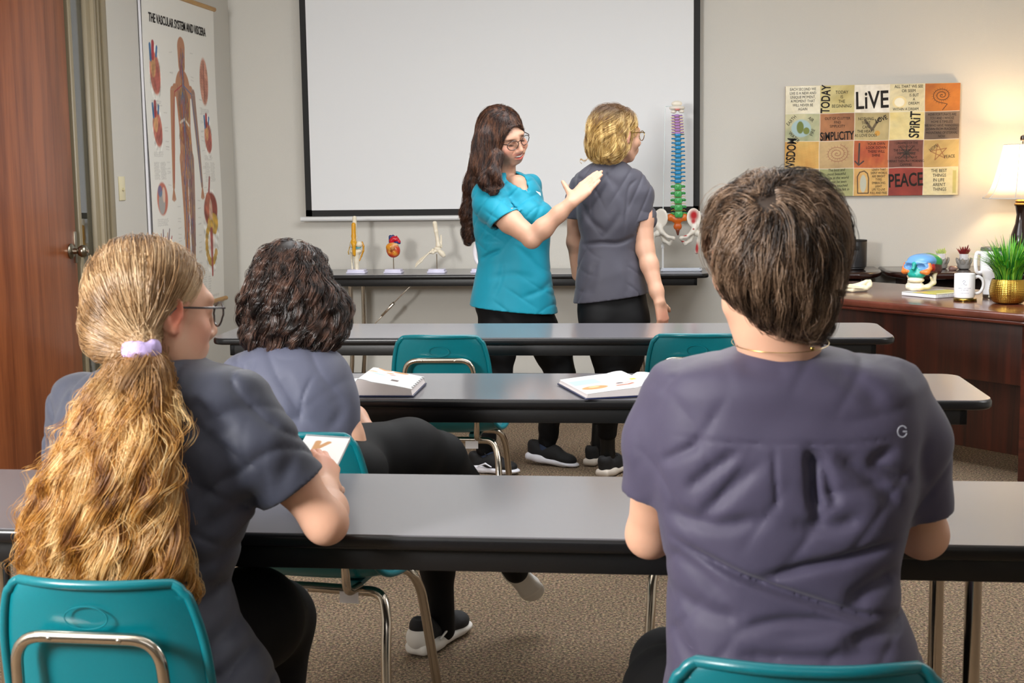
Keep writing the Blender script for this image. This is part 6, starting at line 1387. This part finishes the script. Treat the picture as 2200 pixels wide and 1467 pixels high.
T.mod(folds([(F_((1433, 1165), (1530, 1210), (1618, 1248), (1740, 1290), (1855, 1328), (1930, 1340)), .0065, .010), (F_((1625, 1246), (1727, 1219), (1800, 1205), (1873, 1190), (1935, 1180)), .0075, .009), (F_((1575, 1357), (1655, 1335), (1745, 1332), (1850, 1345)), .008, .005), (F_((1818, 1383), (1890, 1370), (1967, 1354)), .013, .009), (F_((1582, 1405), (1700, 1410), (1945, 1405)), .011, .006),
    (F_((1405, 938), (1500, 946), (1700, 950), (1880, 948), (1985, 936)), .0022, .0022), (F_((1738, 962), (1745, 1010), (1748, 1060), (1760, 1120)), .0085, .013), (F_((1752, 965), (1775, 1020), (1795, 1085)), .008, .007), (F_((1662, 958), (1664, 1020), (1670, 1090)), .0035, .0035), (F_((1410, 1010), (1470, 975), (1500, 955)), .007, .005), (F_((1500, 1120), (1560, 1060), (1640, 985)), .010, .005), (F_((1475, 1060), (1530, 1010), (1590, 965)), .009, .005),
    (F_((1925, 965), (1880, 1000), (1970, 1050)), .009, .007), (F_((1800, 975), (1860, 1020), (1940, 1100)), .011, .007), (F_((1430, 1110), (1540, 1130), (1640, 1110)), .012, .006), (F_((1850, 1110), (1790, 1130), (1700, 1125)), .012, .006), (F_((1430, 1200), (1500, 1230), (1560, 1290)), .011, .004), (F_((1935, 1250), (1870, 1275), (1830, 1300)), .014, .010), (F_((1450, 1290), (1520, 1320), (1600, 1330)), .013, .005),
    (F_((1396, 800), (1404, 900), (1410, 1050)), .0022, .0025), (F_((1985, 835), (1975, 960), (1966, 1090)), .0022, .0025), (F_((1790, 800), (1850, 830), (1900, 880)), .013, .004), (F_((1590, 790), (1640, 800), (1700, 800)), .012, .003), (F_((1440, 1360), (1470, 1400), (1500, 1440)), .012, .004), (F_((1360, 940), (1375, 1000), (1360, 1050)), .008, .004), (F_((2010, 960), (2000, 1020), (2020, 1070)), .009, .005)], gain=1.45, ydep=.14))
T.mod(renorm); T.mod(shell(.013)); T.mod(SV.cut); H = Sculpt(.004); H.loft([sec(660, 1594, 1762, 1.962, .062), sec(757, 1594, 1762, 1.962, .060)]); T.mod(holes(H))
M['p3'] = scrub('purple_grey_scrub_cloth', '#443f55'); top = T.mesh('scrub_top', M['p3'], pr, smooth_it=1)
c0 = A(1938, 926, 1.838); b = B(); b.tube([c0+np.array([.0060*math.cos(a), -.003, .0075*math.sin(a)]) for a in np.linspace(.6, 6.0, 18)], .0010, 8).tube([c0+np.array([.0058, -.003, 0]), c0+np.array([.0005, -.003, 0])], .0012, 8); b.build('round_logo', mat('silver_print', '#7d7e88', .5), top)
B().tube([A(1588+ (1765-1588)*t_, 742+ 11*math.sin(t_*3.14), 1.90+.03*abs(t_-.5)) for t_ in np.linspace(-.02, 1.02, 14)], .0022, 8).build('collar_binding', M['p3'], top)
nk = B(); nk.tube([A(1676, 735, 1.93)+np.array([.0665*math.cos(a), .0665*math.sin(a), .006*math.sin(a)]) for a in np.linspace(0, 6.283, 60)[:-1]], .0005, 6, closed=True); o = nk.build('necklace', M['brass'], pr); B().ball(A(1745, 748, 1.877), .0035, 2).build('clasp', M['brass'], o)
for c_ in ((-.083, -.006, .020), (-.083, -.010, -.026)):
    b = B(); b.tube([h(c_[0]-.002+.0045*math.cos(a), c_[1]+.001*math.sin(a), c_[2]+.0055*math.sin(a)) for a in np.linspace(0, 6.283, 20)[:-1]], .0011, 6, closed=True); b.build('earring', M['chrome'], pr)
P = Sculpt(.006)
for u0, u1 in ((1560, 1430), (1830, 1930)): P.chain([np.array([A(u0, 1400, 1.9)[0], 1.92, .52]), np.array([A(u1, 1400, 1.95)[0]*1.0, 2.28, .445]), np.array([A(u1, 1400, 1.95)[0], 2.42, .44]), np.array([A(u1, 1400, 2.0)[0], 2.40, .10])], [.10, .070, .062, .045], .03)
P.ell((A(1700, 1400, 1.9)[0], 1.90, .54), (.185, .13, .095), k=.04); P.mesh('trousers', M['pants'], pr)
for u1 in (1430, 1930): shoe(pr, (A(u1, 1400, 1.97)[0], 2.36, .002), (0, 1, 0))
Hc = Sculpt(.005); Hc.ell(h(0, -.022, .036), (.081, .096, .077), L3, .02); Hc.ell(h(-.004, -.045, -.006), (.074, .074, .066), L3, .03); Hc.ell(h(.008, -.062, -.056), (.046, .040, .044), L3, .03); Hc.cone(h(.028, -.070, -.08), h(.040, -.068, -.098), .020, .006, .02)
Hc.ell(h(0, .095, -.055), (.095, .082, .080), L3, .006, '-'); Hc.ell(h(-.100, .004, -.014), (.036, .030, .046), L3, .005, '-')
hm3 = hairmat2('ash_brown_hair', '#261a13', '#5f4836', '#9c816a', rough=.3, lock=(42, 42, 10)); hc = Hc.mesh('hair', mat('hair_base_ash', '#33261d', .6), pr, smooth_it=1); hc['label'] = 'short layered brown hair, longer at the nape'
vv = meshverts(hc); wh = A(1650, 425, 1.83)
def fl3(P): r_ = P-wh; dd = np.linalg.norm(r_, axis=1)[:, None]; r_ = r_/dd; t = np.clip(1-dd/.13, 0, 1); return r_*(.35+t)+np.array([0, 0, -1.0])*(1.0-t)+np.cross(r_, np.array([0, -1, 0]))*t*.6
fz = lambda Q: (((((Q-h(0, .100, -.058))@L3)/np.array([.090, .076, .074]))**2).sum(-1) > 1).all(1) & (((((Q-h(-.095, .004, -.010))@L3)/np.array([.030, .024, .036]))**2).sum(-1) > 1).all(1)
groom('strands', Hc, vv, fl3, 1500, .085, hm3, hc, kids=14, spread=.007, clump=.5, curl=(.003, 6), depth=(-.003, .004), seed=22, r=(.00042, .00016), keep=fz)
groom('strands', Hc, vv, fl3, 300, .10, hm3, hc, kids=30, spread=.008, clump=.8, curl=(.007, 5), depth=(.001, .009), seed=23, r=(.0004, .00014), keep=fz)
into(pr); done(pr)
# ================================================================ ponytailed person, seated left
pp_ = empty('person', tuple(np.array(at(330, 1300, 2.1))*[1, 1, 0]), 0, 'seated person with a long golden ponytail, glasses and dark scrub top at the left', 'person')
Cc = A(330, 664, 2.13); L3 = axes3((.66, .74, -.16), up=(0, 0, 1))
S = Sculpt(.003); h = head(S, Cc, L3, .96)
S.chain([Cc+L3@np.array([0, -.022, -.05]), A(366, 745, 2.14), A(356, 790, 2.13)], [.047, .047, .050], .02)
S.loft([sec(830, 250, 450, 2.14, .05), sec(870, 190, 500, 2.14, .085), sec(1100, 190, 490, 2.12, .09), sec(1300, 200, 480, 2.1, .10)], k=.03)
a_, e_, w_ = A(512, 880, 2.10), A(700, 1122, 2.13), A(698, 1052, 2.34); S.chain([a_, a_*.4+e_*.6, e_], [.037, .037, .032], .02); S.chain([e_, e_*.65+w_*.35, w_], [.034, .035, .024], .02)
hand(S, w_, (-.16, .84, .50), (.80, -.2, .5), thumb=1, sc=.84, curls=(.35, .6, .5), spread=0.02, tdir=(.6, .7, -.2))
S.chain([A(160, 890, 2.18), A(170, 1060, 2.32), A(330, 1040, 2.50)], [.042, .036, .026], .02); hand(S, A(330, 1040, 2.50), (.8, .3, .2), (0, -.6, .8), thumb=-1, sc=.9, curls=(.3, .4, .3))
S.mesh('body', M['skin'], pp_, base=SKIN, paint=[(h(.08, 0, 0), (.014, .022, .032), '#d9765e', .8), (h(.045, .065, -.03), (.03, .03, .03), '#e29a84', .5), (A(690, 990, 2.4), (.03, .04, .03), '#dd8d78', .5)], smooth_it=1)
glasses(pp_, h, .96)
T = Sculpt(.004)
T.loft([sec(762, 290, 418, 2.13, .060), sec(778, 250, 455, 2.13, .078), sec(796, 205, 510, 2.13, .095), sec(822, 168, 556, 2.13, .108), sec(870, 140, 572, 2.13, .118), sec(940, 122, 562, 2.12, .125), sec(1020, 112, 552, 2.11, .125), sec(1100, 116, 536, 2.10, .122), sec(1180, 130, 508, 2.09, .120), sec(1260, 150, 490, 2.08, .124), sec(1330, 155, 505, 2.07, .132), sec(1460, 155, 585, 2.06, .15), sec(1560, 155, 600, 2.06, .16)], p=2.4, k=.02)
TS = Sculpt(.004); b1_ = A(634, 1046, 2.115); sd = nrm(e_-a_); TS.chain([A(508, 872, 2.11), A(556, 950, 2.105), b1_+sd*.03], [.050, .055, .055], .04); b2_ = A(150, 1040, 2.24); TS.chain([A(170, 870, 2.16), A(165, 960, 2.2), A(166, 1060, 2.26)], [.052, .052, .050], .03)
T.also = [TS]; SV = Sleeves(TS, [(b1_, sd, .095), (b2_, (0, .4, -1), .07)]); T.mod(SV.join); T.mod(ripples(.003, 14, 33)); T.mod(crumple(.006, .07, (1, 0, .8), 35))
y1 = 2.0; F_ = lambda *p: [A(u, v, y1) for u, v in p]
T.mod(folds([(F_((560, 838), (520, 880), (505, 960), (520, 1060)), .004, .0035), (F_((400, 830), (470, 850), (540, 860)), .013, .004), (F_((420, 920), (470, 980), (500, 1060)), .012, .008), (F_((390, 870), (440, 900), (490, 960)), .014, .007), (F_((540, 1080), (480, 1110), (420, 1150)), .013, .009), (F_((500, 1180), (450, 1210), (400, 1220)), .012, .007), (F_((480, 1270), (430, 1290), (380, 1300)), .012, .008), (F_((590, 960), (600, 1000), (580, 1060)), .011, .006), (F_((640, 960), (630, 1010), (640, 1050)), .009, .004), (F_((520, 1330), (460, 1380), (420, 1440)), .014, .009), (F_((560, 1390), (500, 1430), (460, 1467)), .012, .008), (F_((140, 950), (180, 930), (220, 940)), .011, .006), (F_((390, 990), (430, 1060), (440, 1130)), .012, .006), (F_((395, 1150), (430, 1250), (440, 1330)), .013, .006)], ydep=.15))
T.mod(renorm); T.mod(shell(.013)); T.mod(SV.cut); H = Sculpt(.004); H.loft([sec(700, 300, 412, 2.135, .056), sec(776, 298, 414, 2.135, .056)]); T.mod(holes(H))
top = T.mesh('scrub_top', scrub('slate_scrub_cloth', '#353846'), pp_, smooth_it=1)
P = Sculpt(.006); P.chain([(A(330, 1400, 2.1)[0], 2.08, .535), A(540, 1330, 2.30), A(590, 1330, 2.47), A(590, 1560, 2.42)], [.12, .088, .072, .05], .03); P.chain([(A(330, 1400, 2.1)[0], 2.10, .53), A(330, 1340, 2.35), A(345, 1360, 2.52), A(345, 1600, 2.48)], [.12, .085, .07, .05], .03); P.mesh('trousers', M['pants'], pp_)
for u_ in (590, 345): q_s = A(u_, 1500, 2.42); shoe(pp_, (q_s[0], 2.40, .002), (.3, .95, 0))
Hc = Sculpt(.005); tie = A(307, 748, 2.035); hs = h
Hc.ell(hs(0, -.020, .038), (.0755, .090, .0765), L3, .02); Hc.ell(hs(0, -.045, -.012), (.069, .062, .070), L3, .03); Hc.cone(hs(0, -.068, -.045), tie, .042, .014, .03)
Hc.ell(hs(0, .095, -.030), (.10, .085, .105), L3, .006, '-'); Hc.ell(hs(.095, .012, -.018), (.028, .028, .036), L3, .006, '-')
gold = hairmat2('light_brown_hair', '#70502f', '#a07c54', '#cdb08a', rough=.24, lock=(13, 13, 13), con=.9); hc = Hc.mesh('hair', mat('hair_base_gold', '#6b4a2c', .6), pp_, smooth_it=1); hc['label'] = 'light brown hair pulled back'
vv = meshverts(hc)
def fl1(P): r_ = tie-P; return r_/np.linalg.norm(r_, axis=1)[:, None]
fz = lambda Q: (((((Q-hs(0, .100, -.030))@L3)/np.array([.095, .082, .100]))**2).sum(-1) > 1).all(1) & (((((Q-hs(.09, .012, -.015))@L3)/np.array([.026, .022, .030]))**2).sum(-1) > 1).all(1)
groom('strands', Hc, vv, fl1, 1500, .13, gold, hc, kids=14, spread=.006, clump=.1, curl=(.001, 5), depth=(-.002, .002), seed=32, r=(.00042, .0003), frizz=.0003, keep=fz, noise=.04)
Pt = Sculpt(.006); pc_ = [((306, 760), 46, .034), ((300, 790), 62, .040), ((285, 830), 82, .045), ((272, 900), 98, .050), ((250, 980), 118, .052), ((232, 1060), 140, .052), ((228, 1130), 158, .050), ((232, 1200), 165, .046), ((235, 1255), 150, .036)]
Pt.loft([sec(v, u-w_*.93, u+w_*.93, 2.03-.03*min(1, (v-760)/150)-(.015 if v > 900 else 0), b_*.9) for (u, v), w_, b_ in pc_], p=2.0, k=.02)
gold2 = hairmat2('golden_hair', '#74441a', '#c28a3c', '#f0d096', A(300, 775, 2.0)[2], A(300, 900, 2.0)[2], '#9a7448', rough=.33, lock=(30, 30, 9), con=1.1)
pt_o = Pt.mesh('ponytail', mat('hair_base_golden', '#8e5d26', .6), pp_, smooth_it=1); vt = meshverts(pt_o); pt_o['label'] = 'long wavy golden ponytail'
fl4 = lambda P: np.stack([(P[:, 0]-tie[0]+.02)*1.2*np.clip((tie[2]-P[:, 2])/.1, 0, 1)*0-.12+(P[:, 0]-A(270, 900, 2.0)[0])*1.0, 0*P[:, 0], -np.ones(len(P))], 1)
groom('strands', Pt, vt, fl4, 1300, .22, gold2, pt_o, kids=16, spread=.008, clump=.5, frizz=.0004, curl=(.007, 6), depth=(-.005, .003), seed=33, r=(.0004, .00018))
groom('strands', Pt, vt, fl4, 260, .24, gold2, pt_o, kids=40, spread=.010, clump=.55, frizz=.0004, curl=(.016, 5), depth=(.0, .012), seed=34, r=(.0004, .00016))
groom('strands', Pt, vt, fl4, 160, .13, gold2, pt_o, kids=7, spread=.006, clump=.3, curl=(.016, 12), depth=(.004, .03), seed=35, r=(.0003, .00012), frizz=.0016)
b = Sculpt(.003); rg_ = np.random.default_rng(4)
for k in range(26):
    a = 2*math.pi*k/26; b.ell(tie+np.array([.0205*math.cos(a), .0195*math.sin(a)-.006, -.002+.002*rg_.normal()]), (.0100, .0100, .0135+.002*rg_.random()), k=.003)
b.mesh('scrunchie', mat('lilac_scrunchie', '#b5a3d2', .85, bump=.3, bscale=150), pp_)
into(pp_); done(pp_)
# small workbook in the ponytailed person's hand
c4 = [A(655, 998, 2.40), A(703, 988, 2.38), A(712, 951, 2.48), A(622, 944, 2.50)]
wb = empty('held_workbook', tuple(c4[0]), 0, 'small white workbook held up in the hand of the ponytailed person', 'book')
X_ = nrm(c4[1]-c4[0])*.075; o_ = c4[0]-np.array([.028, 0, 0]); Yv = nrm(c4[3]-c4[0]+np.array([.03, 0, 0])); Xv = nrm(_np([.99, .03, -.06])); Yv = nrm(Yv-Xv*np.dot(Xv, Yv))
Mh = frame4(o_-c4[0], Xv, Yv); B().box((0, 0, -.008), (.085, .13, 0), .001, Mh).build('pages', M['ceramic'], wb)
pg = Paint(.085, .13, 60, 90, '#f3f3f1'); pg.line([(.03, .10), (.03, .04), (.055, .035)], .006, '#c9925a'); pg.line([(.05, .10), (.032, .07)], .005, '#c9925a'); pg.rect(.0, .0, .03, .012, '#d9c23a'); pg.rect(.0, .123, .085, .13, '#3a4a5c', al=.8); pg.build('printed_page', Mh @ Matrix.Translation((0, 0, .0006)), wb)
# ================================================================ curly-haired person on the chair behind the second table
pc2 = empty('person', tuple(np.array(at(640, 1000, 3.08))*[1, 1, 0]), 0, 'seated person with dark curly hair and crossed legs, in a grey-blue scrub top', 'person')
Cc = A(632, 632, 3.15); L3 = axes3((.25, .96, -.1), up=(0, 0, 1))
S = Sculpt(.0035); h = head(S, Cc, L3, .97)
S.chain([Cc+L3@np.array([0, -.022, -.05]), A(630, 725, 3.13), A(626, 750, 3.1)], [.05, .05, .05], .02); S.loft([sec(785, 560, 685, 3.1, .06), sec(830, 510, 710, 3.1, .09), sec(1000, 510, 710, 3.08, .09)], k=.03)
a_, e_ = A(705, 830, 3.1), A(788, 1040, 3.08); S.chain([a_, A(742, 935, 3.09), e_, A(815, 1040, 3.3)], [.044, .040, .034, .026], .02)
S.chain([A(540, 830, 3.14), A(560, 980, 3.3), A(760, 900, 3.36), A(800, 945, 3.30)], [.042, .034, .032, .026], .02); hand(S, A(801, 948, 3.30), (.15, -.15, -1), (.85, -.45, .15), thumb=-1, sc=.95, curls=(.25, .45, .4), spread=.0)
S.mesh('body', M['skin'], pc2, base=SKIN, paint=[(A(822, 1005, 3.28), (.05, .05, .06), '#dd8070', .6)], smooth_it=1)
T = Sculpt(.004); T.loft([sec(736, 566, 684, 3.1, .062), sec(748, 535, 700, 3.1, .078), sec(766, 500, 722, 3.1, .095), sec(790, 478, 740, 3.1, .112), sec(830, 466, 752, 3.1, .122), sec(880, 462, 752, 3.1, .128), sec(940, 458, 752, 3.09, .13), sec(1050, 450, 760, 3.08, .14), sec(1100, 450, 770, 3.08, .145)], p=2.4, k=.02)
TS = Sculpt(.004); b1_ = A(735, 946, 3.08); TS.chain([A(694, 815, 3.1), A(712, 875, 3.09), A(728, 960, 3.08)], [.054, .055, .053], .04); T.also = [TS]; SV = Sleeves(TS, [(b1_, (.25, 0, -1), .09)]); T.mod(SV.join); T.mod(ripples(.0025, 15, 43)); T.mod(crumple(.0045, .075, (1, 0, .6), 45))
F_ = lambda *p: [A(u, v, 2.98) for u, v in p]
T.mod(folds([(F_((548, 752), (600, 778), (650, 770), (690, 748)), .004, .003), (F_((505, 790), (520, 800), (540, 775)), .008, .006), (F_((672, 800), (650, 850), (640, 920)), .004, .004), (F_((600, 800), (630, 850), (640, 910)), .013, .005), (F_((520, 820), (560, 860), (620, 910)), .014, .005), (F_((700, 850), (720, 890), (700, 930)), .012, .005), (F_((660, 910), (600, 900), (560, 915)), .012, .005)], ydep=.15))
T.mod(renorm); T.mod(shell(.013)); T.mod(SV.cut); H = Sculpt(.004); H.loft([sec(690, 573, 678, 3.105, .058), sec(745, 573, 678, 3.105, .058)]); T.mod(holes(H)); T.mesh('scrub_top', scrub('grey_blue_scrub_cloth', '#55586b'), pc2, smooth_it=1)
P = Sculpt(.005); hp = A(670, 1010, 3.08)
P.ell(hp, (.18, .13, .10), k=.04); P.chain([A(700, 1000, 3.12), A(880, 968, 3.30), A(945, 985, 3.38), A(1050, 1120, 3.60), A(1108, 1225, 3.74)], [.095, .076, .062, .050, .036], .03)
P.chain([A(680, 1030, 3.15), A(850, 1040, 3.40), A(905, 1060, 3.52), A(940, 1220, 3.70), A(952, 1352, 3.72)], [.09, .072, .060, .044, .034], .03); P.mesh('trousers', M['pants'], pc2)
f0 = np.array(atz(893, 1412, 0.0)); f0[2] = .002; shoe(pc2, f0, (.36, .93, 0), L_=.27, upper='#17171a', sole='#dcd8d2', lace='#cfc8c4', heel='#dcd8d2', accent='#dcd8d2')
shoe(pc2, A(1090, 1214, 3.72), nrm(A(1146, 1262, 3.86)-A(1092, 1225, 3.72)+np.array([.02, 0, -.06])), up=(-.4, .8, .5), L_=.215, upper='#d5d3cf', sole='#c9c6c0', lace='#cfc8c4', accent='#16161a')
Hc = Sculpt(.005); Hc.ell(h(0, -.020, .042), (.080, .096, .084), L3, .02); Hc.ell(A(626, 692, 3.13), (.104, .086, .060), k=.04); Hc.ell(A(622, 645, 3.12), (.092, .090, .07), k=.04); Hc.ell(A(590, 728, 3.10), (.055, .045, .028), k=.03); Hc.ell(A(665, 718, 3.11), (.055, .045, .028), k=.03); Hc.ell(A(714, 668, 3.14), (.024, .045, .035), k=.03)
Hc.ell(h(0, .10, -.05), (.085, .07, .10), L3, .006, '-')
hm5 = hairmat2('dark_curly_hair', '#150d0a', '#30201a', '#6a4d40', rough=.2, lock=(40, 40, 20)); hc = Hc.mesh('hair', mat('hair_base_dark', '#180e0b', .5), pc2, smooth_it=1); hc['label'] = 'dark brown shoulder-length curls'
vv = meshverts(hc); part = h(0, .02, .13)
def fl5(P): r_ = P-part; r_ /= np.linalg.norm(r_, axis=1)[:, None]; t = np.clip((P[:, 2]-Cc[2]-.02)/.08, 0, 1)[:, None]; return np.array([0, 0, -1.0])*(1-t*.6)+r_*t*.8
groom('strands', Hc, vv, fl5, 700, .15, hm5, hc, kids=16, spread=.006, clump=.6, curl=(.009, 14), depth=(-.005, .003), seed=42, r=(.00055, .00022))
groom('strands', Hc, vv, fl5, 330, .17, hm5, hc, kids=30, spread=.0065, clump=.72, frizz=.0004, curl=(.018, 8.5), depth=(.0, .008), seed=43, r=(.0005, .0002), pick=lambda V: V[:, 2] < Cc[2]+.07)
into(pc2); done(pc2)
# ---------------------------------------------------------------- lettering becomes plain meshes
dg = bpy.context.evaluated_depsgraph_get()
for o in [o for o in scene.objects if o.type == 'FONT']:
    me = bpy.data.meshes.new_from_object(o.evaluated_get(dg)); n = bpy.data.objects.new(o.name, me); nm = o.name; par = o.parent; mb = o.matrix_basis.copy()
    cu = o.data; bpy.data.objects.remove(o); bpy.data.curves.remove(cu); n.name = nm; C.objects.link(n); n.parent = par; n.matrix_basis = mb
